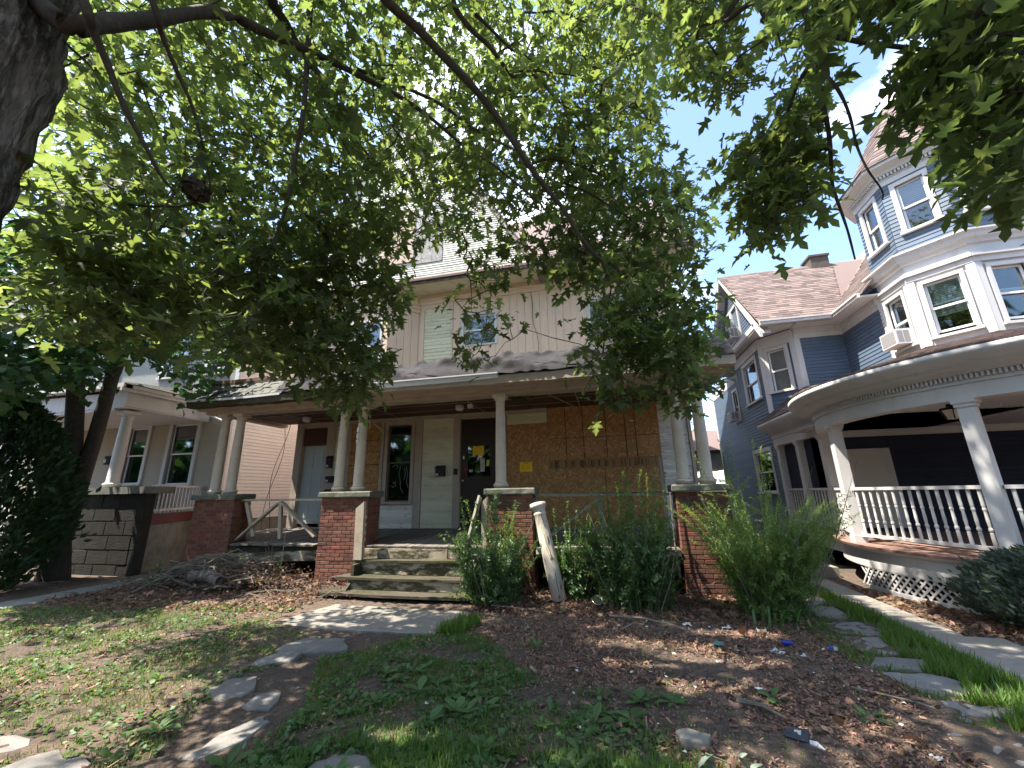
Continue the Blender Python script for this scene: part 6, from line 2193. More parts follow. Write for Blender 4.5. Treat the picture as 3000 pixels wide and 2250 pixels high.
reg2 = [
    ([(2080, -260), (3150, -260), (3150, 40), (2840, 90), (2780, 60), (2480, 50), (2440, 120), (2330, 170), (2325, 120), (2305, -20), (2080, -20)], 300, 2.3, 4.2),
    ([(1985, -60), (2130, -60), (2130, 100), (2225, 150), (2150, 300), (2090, 240), (1990, 220)], 70, 2.8, 3.8),
    ([(2310, 230), (2400, 220), (2420, 300), (2350, 380), (2385, 450), (2400, 520), (2340, 630), (2280, 690), (2220, 705), (2150, 560), (2120, 480), (2200, 410), (2290, 340)], 125, 3.0, 3.8),
    ([(2700, 120), (2840, 100), (2820, 230), (2770, 310), (2700, 350), (2680, 270)], 34, 2.8, 3.6),
    ([(2810, 110), (3100, 60), (3100, 560), (2960, 520), (2850, 430), (2800, 330)], 120, 2.4, 3.6),
]
make_tree(T2, None, br2, reg2, [((2.5, -3.5, 5.5), (8.5, 1.2, 9.0), 170), ((-2.0, -1.5, 6.6), (3.5, 3.0, 9.0), 620)], MAPLE, M_LEAF, 0.122, 9, spread=0.30)

# ------------------------------------------------------------------ two-stemmed Norway maple and arborvitae by the stucco house
T3 = thing('maple_tree', 'dark two stemmed maple in front of the stucco house porch', 'tree', (-12.3, 6.9, 0))
ta = B_([(150, 1720), (170, 1600), (185, 1450), (215, 1300), (222, 1150), (222, 1000), (230, 820)], 14.0, 13.6)
tb = B_([(185, 1580), (235, 1420), (285, 1260), (330, 1100), (375, 1000), (410, 900), (450, 790)], 13.9, 13.2)
MB().tube(ta, [0.30, 0.21, 0.18, 0.165, 0.16, 0.15, 0.12], 14).obj('trunk', M_TWIG, T3, True)
MB().tube(tb, [0.17, 0.155, 0.145, 0.135, 0.125, 0.11, 0.08], 12).obj('trunk', M_TWIG, T3, True)
br3 = [(B_([(222, 1130), (160, 1040), (80, 1000)], 13.7, 13.4), (0.10, 0.03)), (B_([(375, 1010), (430, 980), (520, 930)], 13.4, 13.0), (0.07, 0.02)), (B_([(230, 830), (260, 700), (300, 560)], 13.6, 13.4), (0.15, 0.05)), (B_([(450, 790), (500, 680), (520, 560)], 13.2, 13.0), (0.10, 0.04))]
reg3 = [([(-120, 640), (420, 700), (640, 950), (690, 1080), (560, 1190), (480, 1090), (400, 1030), (300, 1060), (240, 1130), (0, 1170), (-120, 1150)], 620, 10.5, 14.5)]
make_tree(T3, None, br3, reg3, [((-18, 2.5, 6.5), (-8.5, 8, 10), 130)], NORWAY, M_LEAFN, 0.19, 9, spread=0.8, carve=False)


def scaly(root, c, rx, ry, h, n, m, size=0.16, z0=0.0):
    """Dense evergreen: upright sprays over a lumpy cone."""
    f = rng.random(n) ** 0.8
    a = rng.uniform(0, 2 * math.pi, n)
    prof = np.sin(np.pi * np.clip(0.16 + 0.84 * f, 0, 1)) ** 0.7
    lump = 1 + 0.16 * np.sin(5 * a + 9 * f) + 0.10 * np.sin(11 * a - 14 * f)
    rr_ = prof * lump * (0.55 + 0.5 * rng.random(n) ** 0.4) * np.where(rng.random(n) < 0.07, rng.uniform(1.05, 1.3, n), 1.0)
    P = np.stack([c[0] + rx * rr_ * np.cos(a), c[1] + ry * rr_ * np.sin(a), z0 + h * f], 1)
    T = np.stack([np.cos(a) * 0.9, np.sin(a) * 0.9, 0.9 + 0 * a], 1) + rng.normal(0, 0.4, (n, 3))
    N = np.stack([-np.sin(a), np.cos(a), 0 * a], 1) + rng.normal(0, 0.6, (n, 3))
    V, F = scatter(P, T, N, size * rng.uniform(0.6, 1.3, n), SLIM[0], SLIM[1], np.full(n, 1.5))
    tag(place(mesh_np('foliage', V, F, m), 'foliage', root), kind='stuff')


A1 = thing('arborvitae', 'dark bushy arborvitae at the far left edge beside the two stemmed maple', 'shrub', (-11.9, 5.6, 0))
MB().tube([(-11.9, 5.6, 0), (-11.9, 5.6, 2.8)], [0.08, 0.03], 7).obj('stem', M_TWIG, A1)
scaly(A1, (-11.9, 5.55), 1.15, 1.05, 3.75, 15000, M_CEDAR, 0.15)

# trees far behind, seen in the gaps between the houses
BT = []
for (x, y, r, h, lab) in ((3.2, 31.0, 3.6, 9.0, 'sunny green tree far behind the alley between the brown and blue houses'), (-15.5, 34.0, 5.0, 11.0, 'pale green tree far behind the alley left of the brown house'), (1.5, 24.0, 1.3, 3.2, 'low green bush at the back end of the right alley'), (-26, 31, 5, 13, 'tall tree behind the houses at far left')):
    t = thing('background_shrub' if 'bush' in lab else 'background_tree', lab, 'shrub' if 'bush' in lab else 'tree', (x, y, 0))
    MB().tube([(x, y, 0), (x + 0.1, y, h * 0.5), (x, y, h * 0.8)], [0.2, 0.14, 0.05], 8).obj('trunk', M_TWIG, t)
    n = 5200
    cc = rng.normal(0, 1, (60, 3))
    cc = norm(cc) * rng.uniform(0.3, 1.0, (60, 1)) * np.array([r, r, h * 0.42]) + np.array([x, y, h * 0.56])
    P = cc[rng.integers(0, 60, n)] + rng.normal(0, r * 0.17, (n, 3))
    V, F = scatter(P, rng.normal(0, 1, (n, 3)) - np.array([0, 0, 0.4]), rng.normal(0, 0.6, (n, 3)) + np.array([0, 0, 1]), rng.uniform(0.2, 0.38, n), OVAL[0], OVAL[1], np.full(n, 1.4))
    tag(place(mesh_np('crown', V, F, M_LEAFB), 'crown', t), kind='stuff')


# unseen leaf band added behind the viewer: it fills the window reflections and closes off the low sky
n = 9000
a = rng.uniform(math.radians(163), math.radians(352), n)
r = rng.uniform(19, 26, n) + np.where(a < math.radians(205), 11.0, 0.0)
hh = 0.3 + 9.5 * rng.random(n) * (0.75 + 0.25 * np.sin(a * 23))
P = np.stack([r * np.cos(a), r * np.sin(a), hh], 1)
V, F = scatter(P, rng.normal(0, 1, (n, 3)) - np.array([0, 0, 0.5]), rng.normal(0, 0.6, (n, 3)) + np.array([0, 0, 0.7]), rng.uniform(0.9, 1.7, n), OVAL[0], OVAL[1], np.full(n, 1.5))
tag(place(mesh_np('added_treeline', V, F, M_LEAFN), 'added_treeline'), 'unseen row of trees added to darken reflections and block low sky', None, None, 'stuff')


# ------------------------------------------------------------------ shrubs in front of the porch
def shrub(name, label, c, nst, h, lean, leaf_m, lsize, gap, width, tpl=OVAL, spread=0.22, cat='shrub', low=0.12, side=3, tall=0):
    root = thing(name, label, cat, (c[0], c[1], 0))
    st = MB()
    P, T, N, s = [], [], [], []

    def dress(pts, f0, sc):
        pts = np.array(pts)
        seg = np.linalg.norm(np.diff(pts, axis=0), axis=1)
        L_ = seg.sum()
        k = max(3, int(L_ * (1 - f0) / gap))
        cum = np.concatenate([[0], np.cumsum(seg)])
        for i in range(k):
            q = L_ * (f0 + (1 - f0) * (i + rng.random() * 0.6) / k)
            j = min(np.searchsorted(cum, q), len(pts) - 1)
            j = max(j, 1)
            f = (q - cum[j - 1]) / max(seg[j - 1], 1e-6)
            p = pts[j - 1] * (1 - f) + pts[j] * f
            d = norm(pts[j] - pts[j - 1])
            a = rng.uniform(0, 6.28)
            o = np.cross(d, [math.cos(a), math.sin(a), 0.3])
            o = o / max(np.linalg.norm(o), 1e-6)
            for sg in (1, -1):
                P.append(p)
                T.append(o * sg + d * 0.55 + rng.normal(0, 0.12, 3))
                N.append(d + rng.normal(0, 0.35, 3) + np.array([0, 0, 0.4]))
                s.append(lsize * sc * rng.uniform(0.65, 1.2))
    for i in range(nst):
        a = rng.uniform(0, 6.28)
        r0 = spread * math.sqrt(rng.random())
        hh = h * rng.uniform(0.45, 1.0)
        ln = lean * rng.uniform(0.25, 1.0) * hh
        if i < tall:
            hh = h * rng.uniform(1.15, 1.62)
            ln *= 0.7
        b = np.array([c[0] + r0 * math.cos(a) * width, c[1] + r0 * math.sin(a), 0.0])
        dx = np.array([math.cos(a) * width, math.sin(a), 0])
        pts = [b + dx * ln * (t ** 1.7) + np.array([0, 0, hh * (t - 0.12 * t ** 3)]) + rng.normal(0, 0.012, 3) * (t > 0) for t in np.linspace(0, 1, 7)]
        st.tube(pts, np.linspace(0.007, 0.0016, 7), 3, cap=False)
        dress(pts, low if i >= tall else 0.3, 1.0)
        for q in range(side):
            t0 = rng.uniform(0.12, 0.8)
            p = pts[int(t0 * 6)]
            a2 = rng.uniform(0, 6.28)
            l = hh * rng.uniform(0.12, 0.32) * (1.15 - t0)
            d2 = np.array([math.cos(a2), math.sin(a2), rng.uniform(0.1, 0.8)]) * l
            pp_ = [p, p + d2 * 0.5 + np.array([0, 0, 0.01]), p + d2]
            st.tube(pp_, [0.003, 0.002, 0.001], 3, cap=False)
            dress(pp_, 0.1, 0.9)
    st.obj('stems', M_STEM, root)['kind'] = 'stuff'
    if nst > 60:
        ds = MB()
        for i in range(14):
            a = rng.uniform(0, 6.28)
            r0 = spread * rng.random()
            l = h * rng.uniform(0.5, 1.1)
            b = Vector((c[0] + r0 * math.cos(a), c[1] + r0 * math.sin(a) - 0.05, 0))
            d2 = Vector((math.cos(a) * 0.45, math.sin(a) * 0.45, 1)) * l
            ds.tube([b, b + d2 * 0.5 + Vector((rng.normal(0, 0.03), rng.normal(0, 0.03), 0)), b + d2], [0.009, 0.006, 0.002], 5, cap=False)
        tag(ds.obj('dead_stems', M_DEADW, root), kind='stuff')
    V, F = scatter(np.array(P), np.array(T), np.array(N), np.array(s), tpl[0], tpl[1])
    tag(place(mesh_np('foliage', V, F, leaf_m), 'foliage', root), kind='stuff')
    return root


shrub('privet_shrub', 'glossy green privet covering the brick pier right of the steps', (-1.98, 6.95), 140, 1.20, 0.50, M_PRIVET, 0.055, 0.027, 1.0, spread=0.42, low=0.0, side=8, tall=15)
shrub('privet_shrub', 'smaller privet between the leaning column and the black porch gap', (-0.70, 7.3), 85, 1.1, 0.36, M_PRIVET, 0.052, 0.027, 0.9, spread=0.26, low=0.0, side=8, tall=8)
shrub('privet_shrub', 'tall privet with long shoots rising before the chipboard sheets', (0.28, 6.9), 150, 1.42, 0.42, M_PRIVET, 0.055, 0.027, 1.0, spread=0.44, low=0.0, side=8, tall=22)
shrub('fine_leaved_shrub', 'big feathery bright green bush at the corner beside the alley', (2.02, 6.75), 260, 1.8, 0.66, M_FINE, 0.050, 0.023, 1.0, SLIM, 0.36, low=0.0, side=8, tall=10)
shrub('young_sapling', 'single slim leafy shoot standing before the dark front door', (-2.47, 6.75), 2, 1.35, 0.06, M_PRIVET, 0.055, 0.05, 1.0, spread=0.05, side=1)
JB = thing('juniper_bush', 'grey green spreading bush in front of the white lattice', 'shrub', (5.1, 6.5, 0))
scaly(JB, (5.12, 6.5), 0.86, 0.75, 0.90, 12000, M_JUNI, 0.085)
MB().tube([(5.1, 6.5, 0), (5.12, 6.5, 0.6)], [0.03, 0.015], 6).obj('stem', M_TWIG, JB)
t = shrub('leafy_sapling', 'low broad leaved sapling climbing the left brick pier', (-7.75, 7.35), 14, 0.75, 0.35, M_PRIVET, 0.09, 0.07, 1.0, side=2)
shrub('leafy_sapling', 'small weedy sapling rising out of the brush pile', (-8.6, 6.75), 10, 0.8, 0.25, M_PRIVET, 0.06, 0.05, 1.0, side=2)
shrub('leafy_sapling', 'thin weed growing in front of the skirt board left of the steps', (-6.45, 7.1), 5, 0.75, 0.2, M_PRIVET, 0.055, 0.05, 1.0, side=2)

# ------------------------------------------------------------------ grass, ground cover, weeds
def field(x, y):
    return 0.5 + 0.25 * np.sin(1.7 * x + 0.6 * np.sin(2.3 * y)) + 0.25 * np.sin(2.9 * y + 1.1 * np.sin(1.9 * x + 1))


def in_flags(x, y):
    k = np.zeros(len(x), bool)
    for o in ALLFLAGS:
        k |= inside(o, x, y)
    return k


ALLFLAGS = []
for pth in (front_path, side_path, walk, left_walk):
    for ch in pth.children:
        vs = np.array([v.co[:2] for v in ch.data.vertices])
        n = (len(vs) - 1) // 3
        ALLFLAGS.append([tuple(p) for p in vs[:n]])

LAWN_L = [(-10.0, 3.2), (-4.6, 1.9), (-2.9, 2.2), (-3.6, 3.6), (-3.3, 4.9), (-4.9, 5.4), (-5.0, 6.2), (-8.5, 5.6), (-10, 4.8)]
LAWN_C = [(-2.6, 2.0), (0.9, 2.6), (0.5, 3.2), (-0.2, 3.9), (-1.0, 4.4), (-1.7, 5.4), (-2.5, 5.35), (-3.2, 4.3), (-2.5, 3.3)]
LAWN_B = [(-2.4, 2.0), (0.4, 2.6), (0.3, 3.1), (-1.2, 3.1), (-2.4, 2.9)]
STRIP = [(2.98, 8.8), (2.62, 4.6), (2.60, 2.4), (3.25, 2.4), (3.26, 8.8)]
STRIPB = [(2.2, 6.6), (2.1, 5.6), (2.4, 3.6), (1.9, 3.0), (2.9, 3.0), (3.0, 6.8)]


def grass(poly, n, h, m, name, label, patch=0.45, dry=0):
    poly_ = np.array(poly)
    q = rng.uniform(poly_.min(0), poly_.max(0), (n * 3, 2))
    q = q[inside(poly, q[:, 0], q[:, 1])]
    q = q[~in_flags(q[:, 0], q[:, 1])]
    w = field(q[:, 0] * 2.2, q[:, 1] * 2.2) * 0.6 + field(q[:, 0] * 5 + 3, q[:, 1] * 5) * 0.4
    q = q[w > patch + rng.normal(0, 0.10, len(q))][:n]
    k = len(q)
    P = np.column_stack([q, -0.10 * np.exp(-((q[:, 0] + 3.4) / 2.2) ** 2 - ((q[:, 1] - 5.7) / 1.6) ** 2) - 0.005])
    a = rng.uniform(0, 6.28, k)
    T = np.column_stack([np.cos(a) * 0.75, np.sin(a) * 0.75, 0.5 + rng.random(k) * 0.9])
    N = np.column_stack([np.cos(a), np.sin(a), -0.6 + 0 * a]) + rng.normal(0, 0.2, (k, 3))
    V, F = scatter(P, T, -N, h * rng.uniform(0.4, 1.25, k), BLADE[0], BLADE[1], rng.uniform(0.9, 2.2, k))
    o = place(mesh_np(name, V, F, m), name)
    tag(o, label, None, None, 'stuff')


grass(LAWN_L, 21000, 0.062, M_GRASS, 'grass', 'thin patchy grass on the left half of the front yard', 0.40)
grass(LAWN_L, 6500, 0.055, M_DRYGRASS, 'grass', 'straw coloured dead grass among the left lawn', 0.5)
grass(LAWN_C, 15000, 0.075, M_GRASS, 'grass', 'green grass running up the middle of the yard', 0.45)
grass(LAWN_B, 9000, 0.105, M_GRASS, 'grass', 'taller grass in the near foreground', 0.38)
grass(STRIP, 15000, 0.12, M_GRASS, 'grass', 'long green grass strip along the alley walkway', 0.25)
grass(STRIPB, 4200, 0.085, M_GRASS, 'grass', 'grass growing between the sunken flagstones', 0.5)
grass([(0.3, 3.0), (2.2, 3.2), (2.3, 6.2), (-0.9, 6.4), (-1.6, 5.2)], 1600, 0.07, M_GRASS, 'grass', 'stray grass blades in the mulch', 0.6)
grass([(-2.45, 5.45), (-2.0, 5.35), (-1.85, 5.9), (-2.2, 6.0)], 900, 0.16, M_GRASS, 'grass', 'grass tuft at the corner of the concrete slab', 0.0)


def cover(poly, n, size, label, patch=0.5):
    poly_ = np.array(poly)
    q = rng.uniform(poly_.min(0), poly_.max(0), (n * 3, 2))
    q = q[inside(poly, q[:, 0], q[:, 1])]
    q = q[~in_flags(q[:, 0], q[:, 1])]
    w = field(q[:, 0] * 3.1 + 1, q[:, 1] * 2.7 + 4) * 0.6 + field(q[:, 0] * 7, q[:, 1] * 6 + 2) * 0.4
    q = q[w > patch][:n]
    k = len(q)
    z = -0.10 * np.exp(-((q[:, 0] + 3.4) / 2.2) ** 2 - ((q[:, 1] - 5.7) / 1.6) ** 2)
    P = np.column_stack([q, z + rng.uniform(0.0, 0.035, k)])
    a = rng.uniform(0, 6.28, k)
    T = np.column_stack([np.cos(a), np.sin(a), rng.uniform(-0.1, 0.75, k)])
    N = np.column_stack([0 * a, 0 * a, 1 + 0 * a]) + rng.normal(0, 0.4, (k, 3))
    V, F = scatter(P, T, N, size * rng.uniform(0.5, 1.3, k), OVAL[0], OVAL[1], rng.uniform(1.0, 1.9, k))
    tag(place(mesh_np('ground_cover', V, F, MATS['weed_cover']), 'ground_cover'), label, None, None, 'stuff')


mat('weed_cover', (0.085, 0.150, 0.050), 0.5, island=0.3, trans=(0.35, (2.0, 2.1, 0.8)), spec=0.4)
cover(LAWN_L, 6500, 0.042, 'low broadleaf weeds spread through the left lawn', 0.46)
cover(LAWN_C, 4200, 0.046, 'low broadleaf weeds spread through the middle of the yard', 0.44)
cover(LAWN_B, 1900, 0.06, 'larger broadleaf weeds in the near foreground', 0.4)

# leaf litter and mulch
MULCH = [(-2.25, 6.6), (-2.0, 5.6), (-1.2, 4.6), (0.1, 3.6), (0.3, 2.9), (1.9, 3.0), (2.35, 4.4), (2.35, 5.4), (2.5, 7.4), (1.2, 7.6), (-2.2, 7.5)]
LITTER = [(-10, 5.6), (-8.0, 5.2), (-5.0, 5.9), (-4.9, 6.9), (-6.0, 7.3), (-10, 7.3)]


def chips(poly, n, size, m, label, tpl, name='mulch', patch=0.0, hz=0.02):
    poly_ = np.array(poly)
    q = rng.uniform(poly_.min(0), poly_.max(0), (n * 3, 2))
    q = q[inside(poly, q[:, 0], q[:, 1])]
    q = q[~in_flags(q[:, 0], q[:, 1])]
    w = field(q[:, 0] * 1.6 + 2, q[:, 1] * 1.9 + 1)
    q = q[w > patch + rng.normal(0, 0.15, len(q))][:n]
    k = len(q)
    z = -0.10 * np.exp(-((q[:, 0] + 3.4) / 2.2) ** 2 - ((q[:, 1] - 5.7) / 1.6) ** 2)
    P = np.column_stack([q, z + rng.uniform(0.0, hz, k)])
    T = rng.normal(0, 1, (k, 3)) * np.array([1, 1, 0.35])
    N = rng.normal(0, 0.45, (k, 3)) + np.array([0, 0, 1])
    V, F = scatter(P, T, N, size * rng.lognormal(0, 0.45, k), tpl[0], tpl[1], rng.uniform(0.5, 1.6, k))
    tag(place(mesh_np(name, V, F, m), name), label, None, None, 'stuff')


CHIP = (np.array([(-0.16, 0, 0), (0.16, 0.06, 0), (0.13, 1.0, 0.03), (-0.12, 0.9, 0.05), (-0.13, 0.05, -0.12), (0.14, 0.1, -0.12)]), np.array([(0, 1, 2), (0, 2, 3), (4, 1, 0), (4, 5, 1)]))
chips(MULCH, 34000, 0.022, M_CHIP, 'brown wood mulch lying in drifts on the right half of the yard', CHIP, patch=0.42)
chips(MULCH, 20000, 0.016, M_CHIP, 'fine mulch crumbs on the right half of the yard', CHIP)
chips(MULCH, 3000, 0.045, M_DRYLEAF, 'dead leaves lying on the mulch', OVAL, 'fallen_leaves', 0.4, 0.03)
chips([(-2.2, 6.3), (2.4, 6.2), (2.4, 7.5), (-2.2, 7.5)], 2600, 0.06, M_DRYLEAF, 'dead leaves gathered under the privets', OVAL, 'fallen_leaves', 0.2, 0.04)
chips(LITTER, 5000, 0.045, M_DRYLEAF, 'reddish dead leaves in front of the brush pile', OVAL, 'fallen_leaves', 0.15, 0.05)
chips(LAWN_L, 5200, 0.032, M_CHIP, 'bark crumbs in the left lawn', CHIP, 'mulch', 0.45)
chips(LAWN_C, 3500, 0.030, M_CHIP, 'bark crumbs in the middle of the yard', CHIP, 'mulch', 0.4)
chips([(3.75, 5.2), (5.2, 5.4), (5.0, 7.2), (4.2, 7.7), (3.9, 8.6), (3.75, 8.6)], 2600, 0.05, M_DRYLEAF, 'dead leaves along the lattice', OVAL, 'fallen_leaves', 0.1, 0.03)

WL_ = fan(mirrored([(0, 0), (0.07, 0.12), (0.13, 0.35), (0.20, 0.55), (0.15, 0.85), (0, 1.0)]), (0, 0.5))
WL_V = WL_[0].copy()
WL_V[:, 2] = 0.10 * np.abs(WL_V[:, 0]) + 0.30 * WL_V[:, 1] - 0.42 * WL_V[:, 1] ** 2
wme = mesh_np('leaf', WL_V, WL_[1], M_WEED, True)


def weed(x, y, r, label, group=None, n=9, steep=0.5):
    t = thing('weed', label, 'weed', (x, y, gz(x, y)), group)
    for i in range(n):
        a = 2 * math.pi * (i + rnd.uniform(-0.3, 0.3)) / n
        s = r * rnd.uniform(0.6, 1.15)
        place(wme, 'leaf', t, (x + 0.01 * math.cos(a), y + 0.01 * math.sin(a), gz(x, y) + 0.004), Euler((rnd.uniform(0.1, steep), rnd.uniform(-0.2, 0.2), a - math.pi / 2), 'XYZ'), (s * rnd.uniform(0.8, 1.3), s, s))
    return t


weed(0.02, 3.66, 0.15, 'wide flat weed rosette at the edge of the mulch', steep=0.35)
weed(-0.25, 3.55, 0.16, 'upright weed with tall leaves beside the flat rosette', n=7, steep=1.1)
weed(0.12, 3.95, 0.12, 'narrow leaved weed standing just behind the rosette', n=7, steep=1.0)
weed(0.36, 3.98, 0.16, 'small weed at the left of the sunlit mulch', n=7)
weed(-3.40, 2.83, 0.16, 'bright weed beside the bare path stones', n=7)
weed(-0.95, 5.0, 0.15, 'tall ragged weed alone in the brown mulch', n=6, steep=1.2)
weed(1.15, 4.2, 0.14, 'green weed by the white litter scraps', n=6)
weed(1.72, 4.02, 0.12, 'wide weed close to the sunken flagstones', n=6)
weed(-4.35, 3.55, 0.14, 'pale broad weed in the sunny patch of lawn', n=5, steep=0.9)
PW, TW_, NW, SW = [], [], [], []
for i in range(60):
    x, y = (rnd.uniform(-2.5, 0.1), rnd.uniform(2.5, 4.4)) if i < 58 else (rnd.uniform(-6.4, -3.9), rnd.uniform(2.7, 4.8))
    r = rnd.uniform(0.07, 0.16)
    for k in range(7):
        a = 2 * math.pi * (k + rnd.uniform(-0.3, 0.3)) / 7
        PW.append((x, y, gz(x, y) + 0.004))
        TW_.append((math.cos(a), math.sin(a), rnd.uniform(0.1, 0.8)))
        NW.append((-0.4 * math.cos(a), -0.4 * math.sin(a), 1))
        SW.append(r * rnd.uniform(0.6, 1.15))
V, F = scatter(np.array(PW), np.array(TW_, float), np.array(NW, float), np.array(SW), WL_V, WL_[1], rng.uniform(0.8, 1.3, len(SW)))
tag(place(mesh_np('weeds', V, F, MATS['weed_cover']), 'weeds'), 'dandelion like rosettes scattered over the lawn', None, None, 'stuff')
# pale, wilted broad leaves at the front
t = thing('wilted_weed', 'silvery wilted leaves drooping over the grass at the bottom right', 'weed', (0.55, 3.02, 0))
wme2 = wme.copy()
wme2.materials.clear()
wme2.materials.append(M_PALEWEED)
for i in range(6):
    x = 0.40 + 0.065 * i
    place(wme2, 'leaf', t, (x, 3.05 + rnd.uniform(-0.05, 0.05), 0.13 + rnd.uniform(0, 0.03)), Euler((rnd.uniform(-1.1, -0.2), rnd.uniform(-0.7, 0.7), rnd.uniform(0, 6.28)), 'XYZ'), (0.11, 0.12, 0.12))
MB().tube([(0.55, 3.05, 0), (0.55, 3.03, 0.12), (0.42, 3.02, 0.16)], 0.006, 5).obj('stem', M_STEM, t)
# iris-like blades under the feathery bush
t = thing('iris_clump', 'wide strap leaves at the foot of the feathery bush', 'plant', (1.95, 6.2, 0))
for i in range(16):
    a = rnd.uniform(0, 6.28)
    x, y = 1.95 + rnd.uniform(-0.4, 0.45), 6.25 + rnd.uniform(-0.2, 0.25)
    l = rnd.uniform(0.2, 0.38)
    p0, p1, p2 = Vector((x, y, 0)), Vector((x + 0.35 * l * math.cos(a), y + 0.35 * l * math.sin(a), l * 0.8)), Vector((x + 0.95 * l * math.cos(a), y + 0.95 * l * math.sin(a), l * rnd.uniform(0.5, 0.95)))
    s_ = Vector((-math.sin(a), math.cos(a), 0)) * 0.016
    MB().strip([[p0 - s_, p0 + s_], [p1 - s_, p1 + s_], [p2 - s_ * 0.1, p2 + s_ * 0.1]]).obj('blade', M_WEED, t)

# ------------------------------------------------------------------ fallen column, brush pile, litter
LC = thing('fallen_column', 'peeling broken porch column leaning among the privets', 'column', (-0.93, 7.0, 0))
ax0, ax1 = Vector((-0.92, 6.98, 0.0)), Vector((-1.27, 7.22, 1.50))
mb = MB()
tmp = MB().lathe((0, 0, 0), [(0.118, 0), (0.118, 0.5), (0.11, 1.0), (0.10, 1.32), (0.108, 1.335), (0.108, 1.36), (0.100, 1.38), (0.104, 1.41), (0.128, 1.45), (0.14, 1.47), (0.14, 1.53), (0.12, 1.535)], 22)
R_ = (ax1 - ax0).to_track_quat('Z', 'Y')
tmp.v = [tuple(ax0 + R_ @ Vector(p)) for p in tmp.v]
M_PEELCOL = mat('peeling_column', (0.62, 0.54, 0.44), 0.85, [(5, (0.40, 0.35, 0.28), 0.52, 0.62), (9, (0.13, 0.10, 0.07), 0.60, 0.66)], bump=(40, 0.4, 0.006), stretch=(1, 1, 0.3))
tmp.obj('shaft', M_PEELCOL, LC, True)
mb = MB()
for i in range(9):
    f = 0.1 + 0.09 * i
    p = ax0.lerp(ax1, f) + Vector((0.045 + 0.01 * math.sin(3 * i), -0.112 + 0.02 * f, 0))
    mb.tube([p, p + (ax1 - ax0) * 0.09 + Vector((rnd.uniform(-0.012, 0.012), 0, 0))], 0.006, 4)
mb.obj('split', M_BLACK, LC)

CAN = thing('paint_can_lid', 'round silver can lid lying in the leaves under the privets', 'lid', (-0.32, 6.75, 0))
tl = MB().lathe((0, 0, 0), [(0.085, 0), (0.088, 0.008), (0.080, 0.012), (0.077, 0.008), (0.04, 0.009), (0.001, 0.010)], 22)
place(tl.mesh('disc', M_METAL, True), 'disc', CAN, (-0.32, 6.75, 0.09), (0.62, 0.1, 0))
MB().lathe((-0.32, 6.79, 0), [(0.075, 0), (0.078, 0.05), (0.07, 0.06)], 14).obj('can', mat('rusty_tin', (0.10, 0.07, 0.05), 0.7), CAN)


def scrap(x, y, s, m, name, label, cat, z=0.02, n=7, crumple=0.35, group=None):
    mb = MB()
    k = 4
    P = [[(x + s * (i / k - 0.5) + rnd.uniform(-0.08, 0.08) * s, y + s * 0.7 * (j / k - 0.5) + rnd.uniform(-0.08, 0.08) * s, gz(x, y) + z + abs(rnd.gauss(0, crumple * s * 0.4))) for i in range(k + 1)] for j in range(k + 1)]
    mb.strip(P)
    return tag(mb.obj(name, m), label, cat, group)


k_ = 0
for x, y, s, lab in ((1.10, 4.35, 0.11, 'crumpled white paper in front of the sunlit mulch'), (0.80, 6.05, 0.13, 'torn white wrapper under the feathery bush'), (0.35, 6.15, 0.10, 'white paper scrap in the leaves left of the feathery bush'), (1.25, 6.0, 0.14, 'pale folded wrapper on the mulch by the bush'),
                     (1.62, 5.95, 0.13, 'greyish plastic scrap below the feathery bush'), (1.75, 5.2, 0.12, 'white scrap beside the alley flagstones'), (1.55, 5.25, 0.16, 'clear plastic wrapper on the mulch'), (-4.0, 6.2, 0.10, 'white paper scrap at the left of the lowest step'), (0.9, 4.9, 0.06, 'small bright white fleck in the dark mulch'),
                     (-0.05, 5.9, 0.08, 'white torn scrap behind the fallen stick'), (1.85, 3.55, 0.08, 'little white scrap near the sunken flagstones'), (1.42, 3.35, 0.06, 'tiny white scrap right of the dark card')):
    scrap(x, y, s * 0.75, M_PAPER, 'paper_scrap', lab, 'litter', 0.008)
fl = MB()
for i in range(34):
    x, y = rnd.uniform(-1.6, 2.2), rnd.uniform(3.1, 6.4)
    q = rnd.uniform(0.012, 0.028)
    a = rnd.uniform(0, 6.28)
    c, s_ = math.cos(a) * q, math.sin(a) * q
    z = gz(x, y) + 0.025
    fl.add([(x - c, y - s_, z), (x + s_ * 0.6, y - c * 0.6, z + rnd.uniform(0, 0.012)), (x + c, y + s_, z + 0.004), (x - s_ * 0.6, y + c * 0.6, z + rnd.uniform(0, 0.012))], [(0, 1, 2), (0, 2, 3)])
tag(fl.obj('litter', M_PAPER), 'tiny white litter flecks scattered over the mulch', None, None, 'stuff')
t = thing('blue_can', 'dark blue crushed can on the mulch edge', 'can', (1.72, 5.42, 0))
c_ = MB().lathe((0, 0, 0), [(0.024, 0), (0.026, 0.01), (0.024, 0.05), (0.020, 0.06), (0.026, 0.085), (0.018, 0.095)], 12)
place(c_.mesh('body', mat('blue_can_paint', (0.01, 0.03, 0.30), 0.35, spec=0.6), True), 'body', t, (1.68, 5.46, 0.045), (1.45, 0.2, 0.9))
t = thing('blue_carton', 'small blue and white carton beside the flagstone', 'carton', (2.12, 5.42, 0))
MB().hexa([(2.10, 5.39, 0.01), (2.155, 5.40, 0.01), (2.15, 5.45, 0.01), (2.09, 5.43, 0.01), (2.10, 5.40, 0.045), (2.15, 5.41, 0.03), (2.14, 5.44, 0.04), (2.10, 5.43, 0.05)]).obj('box', mat('blue_card', (0.03, 0.10, 0.45), 0.6), t)
